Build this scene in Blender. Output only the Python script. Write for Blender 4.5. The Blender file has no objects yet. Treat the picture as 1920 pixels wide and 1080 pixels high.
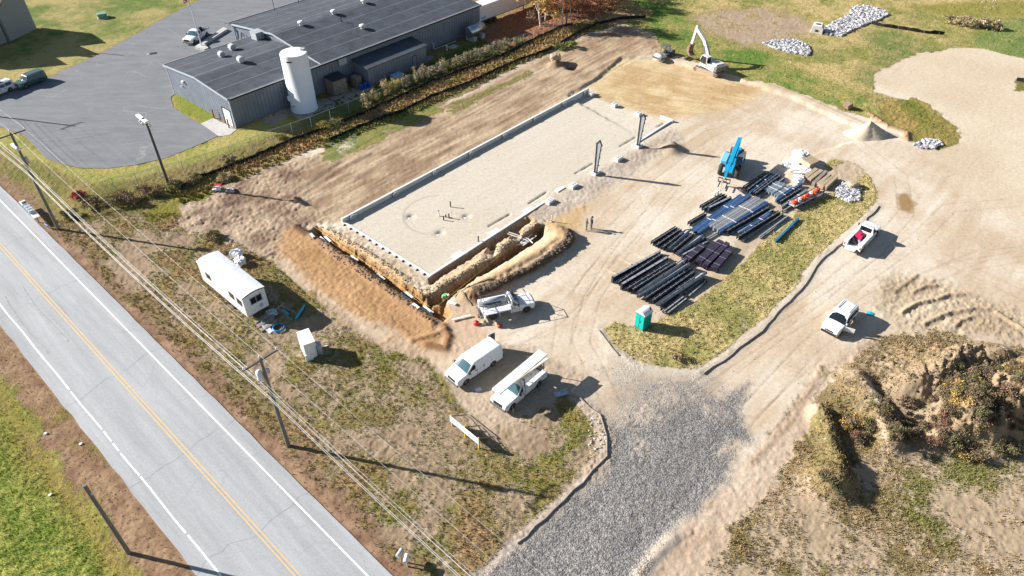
import bpy, math, random
import numpy as np
from mathutils import Vector, Matrix
random.seed(7); rng = np.random.default_rng(11)
S = bpy.context.scene; C = S.collection; PI = math.pi; R = math.radians

# ------------------------------------------------ camera, sky, sun, exposure
FPX = 1340.0; PITCH = R(40.25); CAMH = 51.0
cam = bpy.data.cameras.new('camera'); cam.sensor_width = 36; cam.lens = FPX / 1920 * 36
cam.clip_start = 0.5; cam.clip_end = 6000
camo = bpy.data.objects.new('camera', cam); C.objects.link(camo)
camo.location = (0, 0, CAMH); camo.rotation_euler = (PI / 2 - PITCH, 0, 0); S.camera = camo
SUN_EL = 25.5; SUN_HEAD = -13.0
w = bpy.data.worlds.new('World'); S.world = w; w.use_nodes = True
nt = w.node_tree; bg = nt.nodes['Background']
sky = nt.nodes.new('ShaderNodeTexSky'); sky.sky_type = 'NISHITA'; sky.sun_disc = False
sky.sun_elevation = R(SUN_EL); sky.sun_rotation = R(-77); sky.air_density = 1.0; sky.dust_density = 0.6
nt.links.new(sky.outputs[0], bg.inputs[0]); bg.inputs[1].default_value = 0.05
sl = bpy.data.lights.new('sun', 'SUN'); sl.energy = 5.0; sl.angle = R(0.53); sl.color = (1.0, 0.96, 0.91)
so = bpy.data.objects.new('sun', sl); C.objects.link(so)
ld = Vector((math.cos(R(SUN_EL)) * math.cos(R(SUN_HEAD)), math.cos(R(SUN_EL)) * math.sin(R(SUN_HEAD)), -math.sin(R(SUN_EL))))
so.rotation_euler = ld.to_track_quat('-Z', 'Y').to_euler(); so.location = (-80, 60, 60)
S.view_settings.view_transform = 'Standard'; S.view_settings.look = 'None'
S.view_settings.exposure = 1.17; S.view_settings.gamma = 1.0

# ------------------------------------------------ pixel of the survey photo -> point at height z
_fw = np.array([0, math.cos(PITCH), -math.sin(PITCH)]); _rt = np.array([1.0, 0, 0]); _up = np.cross(_rt, _fw)
def P(x, y, z=0.0):
    d = _fw * FPX + _rt * (x - 960) - _up * (y - 540); t = (z - CAMH) / d[2]
    return Vector((d[0] * t, d[1] * t, z))
def heading(a, b): return math.atan2(b.y - a.y, b.x - a.x)

# ------------------------------------------------ materials
def mat(name, col, rough=0.7, metal=0.0, var=0.12, scale=2.5, bump=0.0, bscale=20.0, stretch=None, spec=0.5, dirt=None, dirtamt=0.0, coat=0.0):
    m = bpy.data.materials.new(name); m.use_nodes = True; n = m.node_tree.nodes; l = m.node_tree.links
    b = n['Principled BSDF']; b.inputs['Roughness'].default_value = rough; b.inputs['Metallic'].default_value = metal
    b.inputs['Specular IOR Level'].default_value = spec
    if coat: b.inputs['Coat Weight'].default_value = coat
    tc = n.new('ShaderNodeTexCoord'); mp = n.new('ShaderNodeMapping'); l.new(tc.outputs['Object'], mp.inputs[0])
    if stretch: mp.inputs['Scale'].default_value = stretch
    nz = n.new('ShaderNodeTexNoise'); nz.inputs['Scale'].default_value = scale; nz.inputs['Detail'].default_value = 6; nz.inputs['Roughness'].default_value = 0.65
    l.new(mp.outputs[0], nz.inputs['Vector'])
    cr = n.new('ShaderNodeValToRGB'); cr.color_ramp.elements[0].position = 0.3; cr.color_ramp.elements[1].position = 0.7
    lo = [max(0, c * (1 - var)) for c in col]; hi = [min(1, c * (1 + var)) for c in col]
    cr.color_ramp.elements[0].color = (*lo, 1); cr.color_ramp.elements[1].color = (*hi, 1)
    l.new(nz.outputs[0], cr.inputs[0]); out = cr.outputs[0]
    if dirt:
        n2 = n.new('ShaderNodeTexNoise'); n2.inputs['Scale'].default_value = scale * 1.7; n2.inputs['Detail'].default_value = 8
        l.new(mp.outputs[0], n2.inputs['Vector'])
        mr = n.new('ShaderNodeMapRange'); mr.inputs[1].default_value = 0.62 - dirtamt * 0.3; mr.inputs[2].default_value = 0.75 - dirtamt * 0.2
        l.new(n2.outputs[0], mr.inputs[0]); mx = n.new('ShaderNodeMix'); mx.data_type = 'RGBA'
        l.new(mr.outputs[0], mx.inputs[0]); l.new(out, mx.inputs[6]); mx.inputs[7].default_value = (*dirt, 1); out = mx.outputs[2]
    l.new(out, b.inputs['Base Color'])
    if bump:
        bn = n.new('ShaderNodeTexNoise'); bn.inputs['Scale'].default_value = bscale; bn.inputs['Detail'].default_value = 5
        l.new(mp.outputs[0], bn.inputs['Vector']); bp = n.new('ShaderNodeBump'); bp.inputs['Strength'].default_value = bump; bp.inputs['Distance'].default_value = 0.05
        l.new(bn.outputs[0], bp.inputs['Height']); l.new(bp.outputs[0], b.inputs['Normal'])
    return m
M = {}
def dm(k, *a, **kw): M[k] = mat(k, *a, **kw)
dm('white_paint', (0.74, 0.75, 0.77), 0.3, var=.03, coat=.5, dirt=(.5, .46, .4), dirtamt=.15)
dm('white_dull', (0.72, 0.72, 0.71), 0.6, var=.05, dirt=(.45, .42, .37), dirtamt=.2)
dm('white_sheet', (0.78, 0.79, 0.82), 0.35, var=.05, bump=.6, bscale=6)
dm('black_plastic', (0.02, 0.02, 0.022), 0.5)
dm('tyre', (0.03, 0.029, 0.028), 0.85, var=.3, scale=9, dirt=(.16, .13, .1), dirtamt=.3)
dm('rim', (0.42, 0.42, 0.43), 0.35, .7)
dm('glass', (0.012, 0.016, 0.02), 0.06, var=.02, spec=.8)
dm('windshield', (0.05, 0.11, 0.13), 0.08, var=.05, spec=.9)
dm('chrome', (0.5, 0.5, 0.5), 0.2, .9)
dm('headlight', (0.6, 0.62, 0.65), 0.1)
dm('red_light', (0.4, 0.03, 0.02), 0.3)
dm('amber', (0.6, 0.2, 0.03), 0.3)
dm('dark_green_paint', (0.05, 0.11, 0.11), 0.22, .2, coat=.8)
dm('steel_grey', (0.27, 0.285, 0.30), 0.45, .0, var=.15, scale=1.2, dirt=(.2, .18, .16), dirtamt=.1)
dm('steel_dark', (0.028, 0.033, 0.05), 0.4, .2, var=.3, scale=1.0)
dm('steel_web', (0.05, 0.062, 0.09), 0.45, .2, var=.2, scale=1.0)
dm('steel_blue', (0.085, 0.17, 0.34), 0.3, .35, var=.25, scale=.8)
dm('steel_pale', (0.36, 0.43, 0.47), 0.35, .4, var=.12)
dm('purlin', (0.055, 0.042, 0.07), 0.45, .1, var=.3)
dm('blue_beam', (0.02, 0.16, 0.33), 0.4, .1)
dm('wood_light', (0.5, 0.4, 0.27), 0.8, var=.2)
dm('wood_grey', (0.24, 0.2, 0.16), 0.85, var=.3)
dm('wood_pole', (0.19, 0.165, 0.14), 0.9, var=.3, scale=4, stretch=(3, 3, .3))
dm('wood_pole_dark', (0.085, 0.085, 0.085), 0.9, var=.3, scale=4, stretch=(3, 3, .3))
dm('cardboard', (0.38, 0.29, 0.19), 0.8, var=.15)
dm('concrete', (0.44, 0.43, 0.41), 0.85, var=.1, scale=1.2, bump=.15, dirt=(.3, .25, .2), dirtamt=.15)
dm('concrete_pale', (0.62, 0.61, 0.59), 0.85, var=.08, scale=1.2)
dm('concrete_old', (0.3, 0.27, 0.23), 0.9, var=.2, scale=1.0, dirt=(.14, .12, .1), dirtamt=.3)
dm('teal_foam', (0.05, 0.36, 0.38), 0.6)
dm('teal_plastic', (0.0, 0.40, 0.34), 0.4, var=.05)
dm('teal_plastic_dark', (0.0, 0.26, 0.23), 0.4, var=.05)
dm('cyan_pipe', (0.02, 0.42, 0.5), 0.35, var=.05)
dm('machine_blue', (0.01, 0.29, 0.52), 0.32, var=.08, coat=.4)
dm('machine_blue_pale', (0.18, 0.48, 0.62), 0.35, var=.06, coat=.3)
dm('machine_white', (0.58, 0.58, 0.55), 0.45, var=.08, dirt=(.35, .3, .23), dirtamt=.3)
dm('machine_grey', (0.1, 0.105, 0.11), 0.5, var=.15, dirt=(.25, .21, .16), dirtamt=.3)
dm('track_mud', (0.36, 0.28, 0.19), 0.9, var=.3, scale=8)
dm('red', (0.55, 0.03, 0.03), 0.5); dm('red_dark', (0.3, 0.03, 0.025), 0.6)
dm('magenta_red', (0.42, 0.02, 0.08), 0.4)
dm('orange', (0.75, 0.13, 0.03), 0.5)
dm('barrel_blue', (0.02, 0.09, 0.42), 0.4)
dm('yellow', (0.6, 0.42, 0.06), 0.6)
dm('hose_blue', (0.05, 0.22, 0.5), 0.4)
dm('metal_galv', (0.42, 0.44, 0.46), 0.45, .15, var=.1)
dm('wire', (0.5, 0.5, 0.5), 0.45, .2, var=.05)
dm('galv_shiny', (.5, .52, .55), .3, .9, var=.08); dm('wire_dark', (0.12, 0.11, 0.11), 0.5, var=.05)
dm('fabric_black', (0.012, 0.012, 0.013), 0.9, var=.3)
dm('tank_white', (0.8, 0.81, 0.83), 0.55, var=.05, scale=.5, dirt=(.5, .46, .42), dirtamt=-.2)
dm('sand', (0.55, 0.45, 0.33), 0.95, var=.12, scale=2, bump=.4)
dm('dirt_dark', (0.13, 0.095, 0.065), 0.95, var=.35, scale=3, bump=.8)
dm('rock', (0.36, 0.35, 0.35), 0.85, var=.45, scale=1.5, bump=.3)
dm('rusty', (0.2, 0.13, 0.09), 0.8, var=.3)
dm('skin', (0.45, 0.26, 0.18), 0.6); dm('hair', (0.03, 0.02, 0.015), 0.7)
dm('cloth_black', (0.015, 0.015, 0.018), 0.85); dm('cloth_grey', (0.16, 0.17, 0.17), 0.85)
dm('cloth_jeans', (0.06, 0.08, 0.13), 0.85); dm('cloth_light', (0.5, 0.53, 0.5), 0.85); dm('cloth_green', (0.05, 0.6, 0.12), 0.7)
dm('cloth_khaki', (0.22, 0.19, 0.15), 0.85); dm('boot', (0.07, 0.045, 0.03), 0.8); dm('hat_white', (0.75, 0.75, 0.72), 0.4)
dm('leaf_orange', (0.48, 0.19, 0.07), 0.8, var=.35, scale=1.5); dm('leaf_yellow', (0.55, 0.36, 0.09), 0.8, var=.3, scale=1.5)
dm('leaf_rust', (0.3, 0.12, 0.06), 0.8, var=.35, scale=1.5); dm('birch', (0.55, 0.5, 0.44), 0.8, var=.25, scale=6)
dm('bark', (0.13, 0.1, 0.08), 0.9, var=.3)
dm('straw', (0.5, 0.4, 0.24), 0.9, var=.3, scale=1.2); dm('straw_pale', (0.5, 0.42, 0.28), 0.9, var=.2, scale=1.2)
dm('weed_green', (0.17, 0.24, 0.06), 0.85, var=.4, scale=1.2); dm('weed_olive', (0.3, 0.28, 0.10), 0.85, var=.35, scale=1.2)
dm('weed_brown', (0.24, 0.17, 0.105), 0.9, var=.35, scale=1.2); dm('weed_yellow', (0.42, 0.34, 0.07), 0.9, var=.3, scale=1.2)
dm('weed_red', (0.2, 0.09, 0.06), 0.9, var=.35)
dm('lawn_blade', (.34, .46, .06), .8, var=.35, scale=.6); dm('verge_leaf', (.33, .21, .13), .9, var=.3); dm('verge_leaf2', (.26, .16, .1), .9, var=.3)
dm('scrub_dark', (.10, .085, .045), .9, var=.4)
dm('scrub_olive', (.15, .15, .06), .9, var=.35)
dm('leaf_red', (0.5, 0.05, 0.04), 0.8)

# ------------------------------------------------ mesh builder
class MB:
    def __init__(s): s.v = []; s.f = []; s.m = []; s.sm = []
    def add(s, vs, fs, m=0, sm=False):
        o = len(s.v); s.v += [tuple(v) for v in vs]
        for f in fs: s.f.append([o + i for i in f]); s.m.append(m); s.sm.append(sm)
        return s
    def box(s, c, d, rz=0.0, m=0, ry=0.0, rx=0.0):
        x, y, z = d[0] / 2, d[1] / 2, d[2] / 2
        T = Matrix.Translation(c) @ Matrix.Rotation(rz, 4, 'Z') @ Matrix.Rotation(ry, 4, 'Y') @ Matrix.Rotation(rx, 4, 'X')
        vs = [T @ Vector(p) for p in ((-x, -y, -z), (x, -y, -z), (x, y, -z), (-x, y, -z), (-x, -y, z), (x, -y, z), (x, y, z), (-x, y, z))]
        return s.add(vs, [(3, 2, 1, 0), (4, 5, 6, 7), (0, 1, 5, 4), (1, 2, 6, 5), (2, 3, 7, 6), (3, 0, 4, 7)], m)
    def bar(s, a, b, wd, h, m=0):
        a = Vector(a); b = Vector(b); d = b - a; L = d.length
        if L < 1e-6: return s
        q = d.to_track_quat('X', 'Z'); T = Matrix.Translation((a + b) / 2) @ q.to_matrix().to_4x4()
        x, y, z = L / 2, wd / 2, h / 2
        vs = [T @ Vector(p) for p in ((-x, -y, -z), (x, -y, -z), (x, y, -z), (-x, y, -z), (-x, -y, z), (x, -y, z), (x, y, z), (-x, y, z))]
        return s.add(vs, [(3, 2, 1, 0), (4, 5, 6, 7), (0, 1, 5, 4), (1, 2, 6, 5), (2, 3, 7, 6), (3, 0, 4, 7)], m)
    def tube(s, pts, r, n=8, m=0, cap=True, sm=True):
        pts = [Vector(p) for p in pts]; k = len(pts); rr = r if isinstance(r, (list, tuple)) else [r] * k
        vs = []; ref = None
        for i, p in enumerate(pts):
            t = (pts[min(i + 1, k - 1)] - pts[max(i - 1, 0)]).normalized()
            if ref is None: ref = t.orthogonal().normalized()
            ref = (ref - t * ref.dot(t)).normalized(); b = t.cross(ref)
            for j in range(n):
                a = 2 * PI * j / n; vs.append(p + (ref * math.cos(a) + b * math.sin(a)) * rr[i])
        fs = [(i * n + j, i * n + (j + 1) % n, (i + 1) * n + (j + 1) % n, (i + 1) * n + j) for i in range(k - 1) for j in range(n)]
        s.add(vs, fs, m, sm)
        if cap:
            s.add(vs[:n], [tuple(range(n - 1, -1, -1))], m); s.add(vs[-n:], [tuple(range(n))], m)
        return s
    def prism(s, poly, z0, z1, m=0, mt=None):
        n = len(poly); g = lambda z, i: z(i) if callable(z) else z
        A = sum(poly[i][0] * poly[(i + 1) % n][1] - poly[(i + 1) % n][0] * poly[i][1] for i in range(n))
        if A < 0: poly = list(poly)[::-1]
        vs = [(p[0], p[1], z0) for p in poly] + [(p[0], p[1], z1) for p in poly]
        s.add(vs, [tuple(range(n - 1, -1, -1))] + [(i, (i + 1) % n, n + (i + 1) % n, n + i) for i in range(n)], m)
        return s.add(vs[n:], [tuple(range(n))], m if mt is None else mt)
    def xz(s, poly, y0, y1, m=0):
        n = len(poly); A = sum(poly[i][0] * poly[(i + 1) % n][1] - poly[(i + 1) % n][0] * poly[i][1] for i in range(n))
        if A < 0: poly = list(poly)[::-1]
        if y0 > y1: y0, y1 = y1, y0
        vs = [(p[0], y0, p[1]) for p in poly] + [(p[0], y1, p[1]) for p in poly]
        return s.add(vs, [tuple(range(n)), tuple(range(2 * n - 1, n - 1, -1))] + [(i, n + i, n + (i + 1) % n, (i + 1) % n) for i in range(n)], m)
    def lathe(s, prof, n=16, c=(0, 0, 0), axis='z', m=0, sm=True):
        vs = []
        for (a, r) in prof:
            for j in range(n):
                t = 2 * PI * j / n; u, v = r * math.cos(t), r * math.sin(t)
                vs.append({'z': (c[0] + u, c[1] + v, c[2] + a), 'y': (c[0] + v, c[1] + a, c[2] + u), 'x': (c[0] + a, c[1] + u, c[2] + v)}[axis])
        k = len(prof)
        s.add(vs, [(i * n + j, i * n + (j + 1) % n, (i + 1) * n + (j + 1) % n, (i + 1) * n + j) for i in range(k - 1) for j in range(n)], m, sm)
        s.add(vs[:n], [tuple(range(n - 1, -1, -1))], m); s.add(vs[-n:], [tuple(range(n))], m)
        return s
    def build(s, name, mats, parent=None, bevel=0.0, loc=None, rz=0.0):
        me = bpy.data.meshes.new(name); me.from_pydata(s.v, [], s.f)
        if not isinstance(mats, (list, tuple)): mats = [mats]
        for q in mats: me.materials.append(M[q] if isinstance(q, str) else q)
        me.polygons.foreach_set('material_index', s.m); me.polygons.foreach_set('use_smooth', s.sm); me.update()
        o = bpy.data.objects.new(name, me); C.objects.link(o)
        if parent: o.parent = parent
        if loc is not None: o.location = loc; o.rotation_euler = (0, 0, rz)
        if bevel:
            b = o.modifiers.new('bevel', 'BEVEL'); b.width = bevel; b.segments = 2; b.limit_method = 'ANGLE'; b.angle_limit = R(28); b.harden_normals = False
        return o
def tag(o, label, cat, group=None, kind=None):
    o['label'] = label; o['category'] = cat
    if group: o['group'] = group
    if kind: o['kind'] = kind
    return o
def thing(name, label, cat, loc=(0, 0, 0), rz=0.0, group=None):
    o = bpy.data.objects.new(name, None); C.objects.link(o); o.location = loc; o.rotation_euler = (0, 0, rz); o.empty_display_size = .3
    return tag(o, label, cat, group)
def copy_tree(o, parent=None):
    c = o.copy(); C.objects.link(c); c.parent = parent
    for ch in [k for k in bpy.data.objects if k.parent == o]: copy_tree(ch, c)
    return c

# ------------------------------------------------ noise on arrays
def vnoise(x, y, seed):
    xi = np.floor(x).astype(np.int64); yi = np.floor(y).astype(np.int64); fx = x - xi; fy = y - yi
    fx = fx * fx * (3 - 2 * fx); fy = fy * fy * (3 - 2 * fy)
    def h(a, b):
        n = (a * 374761393 + b * 668265263 + seed * 974634777) & 0x7fffffff
        n = ((n ^ (n >> 13)) * 1274126177) & 0x7fffffff
        return ((n ^ (n >> 16)) & 0xffff) / 65535.0
    a = h(xi, yi); b = h(xi + 1, yi); c = h(xi, yi + 1); d = h(xi + 1, yi + 1)
    return (a * (1 - fx) + b * fx) * (1 - fy) + (c * (1 - fx) + d * fx) * fy
def fbm(x, y, scale, octv=4, seed=1, gain=.55):
    s = 0; a = 1; t = 0
    for i in range(octv):
        s = s + a * vnoise(x / scale * 2 ** i + 17.3 * i, y / scale * 2 ** i - 9.1 * i, seed + i); t += a; a *= gain
    return s / t - 0.5
# ------------------------------------------------ terrain grid
NU, NY = 1200, 800
ug = np.concatenate([[-40, -12, -5, -2.6, -1.7, -1.3, -1.12, -1.04], np.linspace(-1, 1, NU), [1.04, 1.12, 1.3, 1.7, 2.6, 5, 12, 40]])
yg = np.concatenate([[-2500, -900, -300, -100, -40, -15, 0, 9, 14, 18], np.geomspace(20, 182, NY), [188, 198, 215, 245, 300, 420, 700, 1400, 3500]])
def HW(y): return np.maximum(25 + 0.68 * y, 30)
GX = ug[None, :] * HW(yg)[:, None]; GY = np.repeat(yg[:, None], len(ug), 1)
X = GX.ravel(); Y = GY.ravel(); N = X.size
def w2(poly, z=0.0): return [P(a, b, z)[:2] for a, b in poly]
def sdf(poly, margin=6.0):
    """signed distance in metres, positive inside; poly in survey pixels"""
    W_ = np.array(w2(poly)); margin = float(margin); out = np.full(N, -margin)
    lo = W_.min(0) - margin; hi = W_.max(0) + margin
    idx = np.nonzero((X > lo[0]) & (X < hi[0]) & (Y > lo[1]) & (Y < hi[1]))[0]
    x = X[idx]; y = Y[idx]; d = np.full(x.size, 1e9); ins = np.zeros(x.size, bool)
    for i in range(len(W_)):
        ax, ay = W_[i]; bx, by = W_[(i + 1) % len(W_)]; ex, ey = bx - ax, by - ay
        t = np.clip(((x - ax) * ex + (y - ay) * ey) / (ex * ex + ey * ey + 1e-9), 0, 1)
        d = np.minimum(d, (x - ax - t * ex) ** 2 + (y - ay - t * ey) ** 2)
        c = (ay > y) != (by > y)
        if ay != by: ins ^= c & (x < (bx - ax) * (y - ay) / (by - ay) + ax)
    d = np.sqrt(d); out[idx] = np.where(ins, d, -np.minimum(d, margin)); return out
def line(pts, margin=5.0, px=True):
    """distance in metres to a polyline"""
    margin = float(margin); W_ = np.array([P(a, b)[:2] for a, b in pts]) if px else np.array(pts); out = np.full(N, margin)
    lo = W_.min(0) - margin; hi = W_.max(0) + margin
    idx = np.nonzero((X > lo[0]) & (X < hi[0]) & (Y > lo[1]) & (Y < hi[1]))[0]; x = X[idx]; y = Y[idx]; d = np.full(x.size, margin ** 2)
    for i in range(len(W_) - 1):
        ax, ay = W_[i]; bx, by = W_[i + 1]; ex, ey = bx - ax, by - ay
        t = np.clip(((x - ax) * ex + (y - ay) * ey) / (ex * ex + ey * ey + 1e-9), 0, 1)
        d = np.minimum(d, (x - ax - t * ex) ** 2 + (y - ay - t * ey) ** 2)
    out[idx] = np.sqrt(d); return out
def ss(x, a, b): t = np.clip((x - a) / (b - a), 0, 1); return t * t * (3 - 2 * t)
def lin(r, g, b, k=0.74):
    f = lambda c: ((c / 255 + .055) / 1.055) ** 2.4 if c > 10 else c / 255 / 12.92
    return np.array([f(r), f(g), f(b)]) * k
n_big = fbm(X, Y, 9, 4, 3); n_mid = fbm(X, Y, 3, 4, 21); n_sm = fbm(X, Y, 1.0, 3, 41); n_fine = fbm(X, Y, .35, 2, 61)
def rot(a): c, s_ = math.cos(a), math.sin(a); return X * c + Y * s_, -X * s_ + Y * c
def streak(ang, L, Wd, seed, octv=4): u_, v_ = rot(ang); return fbm(u_ / L, v_ / Wd, 1.0, octv, seed)

col = np.zeros((N, 3)); gcol = np.zeros((N, 3)); gr = np.zeros(N); rough = np.full(N, .05); Z = np.zeros(N); gv = np.zeros(N)
def paint(m, c=None, g=None, gc=None, r=None, v=None):
    m = np.clip(m, 0, 1); mm = m[:, None]
    if c is not None: col[:] = col * (1 - mm) + np.asarray(c) * mm
    if gc is not None: gcol[:] = gcol * (1 - mm) + np.asarray(gc) * mm
    if g is not None: gr[:] = gr * (1 - m) + g * m
    if r is not None: rough[:] = rough * (1 - m) + r * m
    if v is not None: gv[:] = gv * (1 - m) + v * m
def zone(poly, soft=.5, warp=1.0, **k):
    s_ = sdf(poly) + warp * (n_mid * 1.6 + n_sm * .8 + n_fine * .4); m = ss(s_, -soft, soft); paint(m, **k); return m
def mixc(a, b, t): t = np.clip(t, 0, 1)[:, None]; return np.asarray(a) * (1 - t) + np.asarray(b) * t

# default: rough field of straw and olive grass on grey brown soil
soil = mixc(lin(150, 130, 105), lin(195, 175, 150), .5 + n_mid * 1.6 + n_sm * .8)
paint(np.ones(N), c=soil, g=.7 + n_mid * .7, gc=mixc(lin(128, 126, 58), lin(156, 138, 92), .5 + n_big * 2 + n_sm), r=.09)
# far meadow behind the yard
far = ss(Y, 100, 112) * ss(X, 10, 25)
paint(far, c=lin(196, 176, 135), g=.78 + n_big * .7, gc=mixc(lin(146, 148, 76), lin(206, 184, 126), .68 + n_big * 2.6 + n_mid * 2.0 + n_sm), r=.045)
zone([(1180, -20), (1330, -20), (1290, 20), (1330, 60), (1420, 95), (1480, 120), (1560, 150), (1610, 175), (1700, 230), (1650, 232), (1580, 205), (1480, 175), (1400, 150), (1300, 100), (1230, 70)], 1, 1.5, g=.97, gc=mixc(lin(112, 142, 62), lin(176, 166, 100), .5 + n_big * 2.2 + n_mid * 2.2 + n_sm))
zone([(1330, 22), (1420, 14), (1500, 30), (1540, 60), (1490, 72), (1430, 82), (1400, 88), (1330, 60), (1290, 35)], 2.2, 3, c=mixc(lin(165, 142, 120), lin(198, 178, 150), .5 + n_mid * 2), g=.35 + n_mid, gc=lin(178, 156, 112))
zone([(1820, 70), (1880, 40), (1990, 30), (1990, 120), (1900, 108), (1830, 90)], 1.5, 1.5, g=.95, gc=mixc(lin(118, 142, 74), lin(150, 156, 92), .5 + n_mid * 2 + n_sm))
zone([(1620, 60), (1680, 55), (1750, 90), (1800, 80), (1760, 110), (1700, 150), (1640, 170), (1600, 150), (1640, 110)], 2, 3.5, g=.85, gc=mixc(lin(114, 136, 70), lin(176, 162, 108), .4 + n_mid * 2.4 + n_sm))
zone([(1900, 0), (1990, 0), (1990, 30), (1780, 30), (1700, 12)], 1.5, 1.5, g=.9, gc=lin(160, 152, 80))
# lawns
zone([(-300, 640), (-20, 640), (30, 660), (120, 790), (190, 900), (240, 1000), (300, 1080), (350, 1150), (-300, 1300)], .8, 1.0, g=.99, gc=mixc(lin(126, 146, 56), lin(184, 184, 96), .5 + n_big * 1.6 + n_sm * 1.8 + n_fine), r=.04)
zone([(-200, -80), (480, -80), (390, 5), (290, 50), (180, 112), (120, 135), (-200, 225)], .8, .6, g=.95, c=lin(170, 150, 110), gc=mixc(lin(112, 132, 62), lin(188, 172, 112), .55 + n_big * 2.6 + n_mid * 1.2 + n_sm), r=.03)
zone([(-100, 232), (0, 235), (60, 262), (110, 303), (180, 318), (300, 302), (420, 255), (450, 240), (560, 205), (600, 215), (545, 238), (470, 268), (390, 300), (300, 322), (210, 348), (160, 345), (60, 300), (-100, 262)], .8, .8, g=.97, gc=mixc(lin(144, 156, 60), lin(184, 174, 104), .6 + n_big * 2 + n_mid * 1.4 + n_sm), r=.04)
zone([(318, 172), (345, 176), (400, 210), (395, 228), (378, 234), (345, 218), (322, 200)], .4, .4, g=.95, gc=lin(140, 150, 60), r=.03)
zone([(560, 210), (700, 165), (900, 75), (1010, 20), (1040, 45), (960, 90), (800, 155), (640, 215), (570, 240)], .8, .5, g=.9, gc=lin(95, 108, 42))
zone([(895, 70), (960, 20), (1130, -20), (1150, 20), (1080, 45), (1000, 75), (940, 92)], 1, 1, c=lin(160, 112, 82), g=.2, gc=lin(170, 110, 70), r=.1)
# strip between the silt fences: dry weeds
zone([(330, 355), (440, 312), (560, 262), (700, 200), (810, 152), (950, 98), (1060, 46), (1180, 10), (1230, 20), (1200, 40), (1110, 60), (980, 115), (880, 160), (750, 215), (660, 250), (560, 290), (440, 335), (350, 375)], .6, .6, g=.72, c=lin(150, 122, 95), gc=mixc(lin(156, 142, 82), lin(198, 164, 122), .6 + n_mid * 2.5), r=.05)
# bare earth yard
yard = [(360, 385), (420, 350), (520, 310), (590, 280), (660, 262), (720, 235), (800, 212), (880, 172), (960, 130), (1040, 95), (1100, 62), (1170, 45), (1225, 62), (1245, 98), (1300, 115), (1400, 150), (1450, 158), (1540, 190), (1600, 213), (1680, 240), (1705, 262), (1760, 285), (1800, 270), (1770, 225), (1700, 190), (1640, 172), (1640, 140), (1720, 100), (1820, 88), (1920, 110), (2300, 190), (2300, 760), (1920, 660), (1780, 640), (1660, 630), (1600, 650), (1540, 700), (1480, 770), (1400, 870), (1320, 960), (1200, 1110), (880, 1110), (960, 1025), (1035, 965), (1100, 905), (1138, 860), (1140, 815), (1110, 765), (1060, 742), (1010, 770), (965, 795), (900, 790), (860, 755), (835, 710), (800, 675), (700, 640), (620, 580), (560, 535), (520, 500), (470, 470), (420, 440)]
light = mixc(lin(206, 184, 156), lin(232, 218, 198), .5 + n_big * 2.0 + n_mid * .7 + streak(R(48), 9, 1.1, 191) * 1.2)
ym = zone(yard, .5, .9, c=light, g=.0, gc=lin(150, 145, 80), r=.008)
brown = mixc(lin(158, 132, 106), lin(200, 176, 146), .5 + n_mid * 1.8 + streak(R(48), 5, .7, 77) * 2.0)
zone([(560, 300), (640, 285), (720, 238), (800, 214), (880, 175), (960, 135), (1040, 97), (1100, 64), (1170, 47), (1225, 62), (1245, 98), (1165, 108), (1105, 150), (1080, 176), (640, 415), (560, 425), (520, 400), (500, 350)], .5, .8, c=brown, r=.03)
zone([(360, 385), (420, 350), (520, 310), (600, 290), (560, 350), (600, 400), (560, 440), (520, 460), (520, 500), (470, 470), (400, 440), (330, 440)], .9, 1.5, c=mixc(lin(132, 108, 90), lin(192, 168, 140), .5 + n_mid * 2.4 + streak(R(60), 4, .5, 31)), r=.08)
zone([(610, 262), (680, 235), (760, 205), (810, 195), (830, 205), (760, 245), (690, 275), (640, 300), (600, 305)], .8, 1.2, g=.7 + n_mid, gc=mixc(lin(108, 134, 56), lin(156, 146, 88), .5 + n_mid * 2.5))
zone([(830, 200), (920, 160), (990, 130), (1000, 140), (930, 175), (850, 215)], .8, 1.2, g=.6, gc=lin(135, 130, 72))
gold = mixc(lin(196, 164, 118), lin(222, 198, 156), .5 + n_mid * 1.8 + streak(R(-25), 3, .5, 93) * 1.4)
zone([(1108, 158), (1165, 108), (1235, 108), (1300, 125), (1400, 152), (1440, 165), (1380, 200), (1300, 212), (1250, 225), (1190, 205), (1120, 182)], 1.2, 1.5, c=gold, r=.014)
zone([(955, 400), (1010, 388), (1080, 362), (1100, 385), (1092, 425), (1060, 440), (1000, 420), (960, 425)], .7, 1, c=lin(206, 174, 130), r=.03)
pad = mixc(lin(212, 200, 180), lin(224, 213, 195), .5 + n_big + streak(R(48), 6, .5, 55) * .9)
zone([(641, 418), (1102, 174), (1262, 238), (1200, 275), (1117, 325), (1000, 398), (801, 524)], .15, .12, c=pad, r=.002)
# side strip next to the east wall
zone([(985, 402), (1262, 240), (1280, 262), (1180, 330), (1060, 400), (1010, 425)], .8, 1, c=mixc(lin(178, 162, 146), lin(205, 190, 172), .5 + n_mid * 2), r=.05)
# orange tracked bank
orange = mixc(lin(166, 126, 86), lin(200, 160, 116), .5 + n_mid * 1.5)
bank = zone([(530, 438), (556, 424), (578, 436), (655, 486), (730, 542), (815, 600), (842, 632), (838, 652), (800, 655), (740, 630), (640, 570), (560, 510), (524, 470)], .9, 1.6, c=orange, r=.045)
zone([(560, 535), (620, 580), (700, 635), (790, 660), (760, 700), (660, 640), (580, 590)], 1.2, 1.5, c=lin(186, 158, 130), g=.15, r=.05)
zone([(820, 590), (880, 560), (960, 540), (900, 600), (940, 640), (900, 660), (830, 680), (800, 660), (840, 640)], .9, 1.5, c=lin(205, 178, 150), r=.02)
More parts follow.
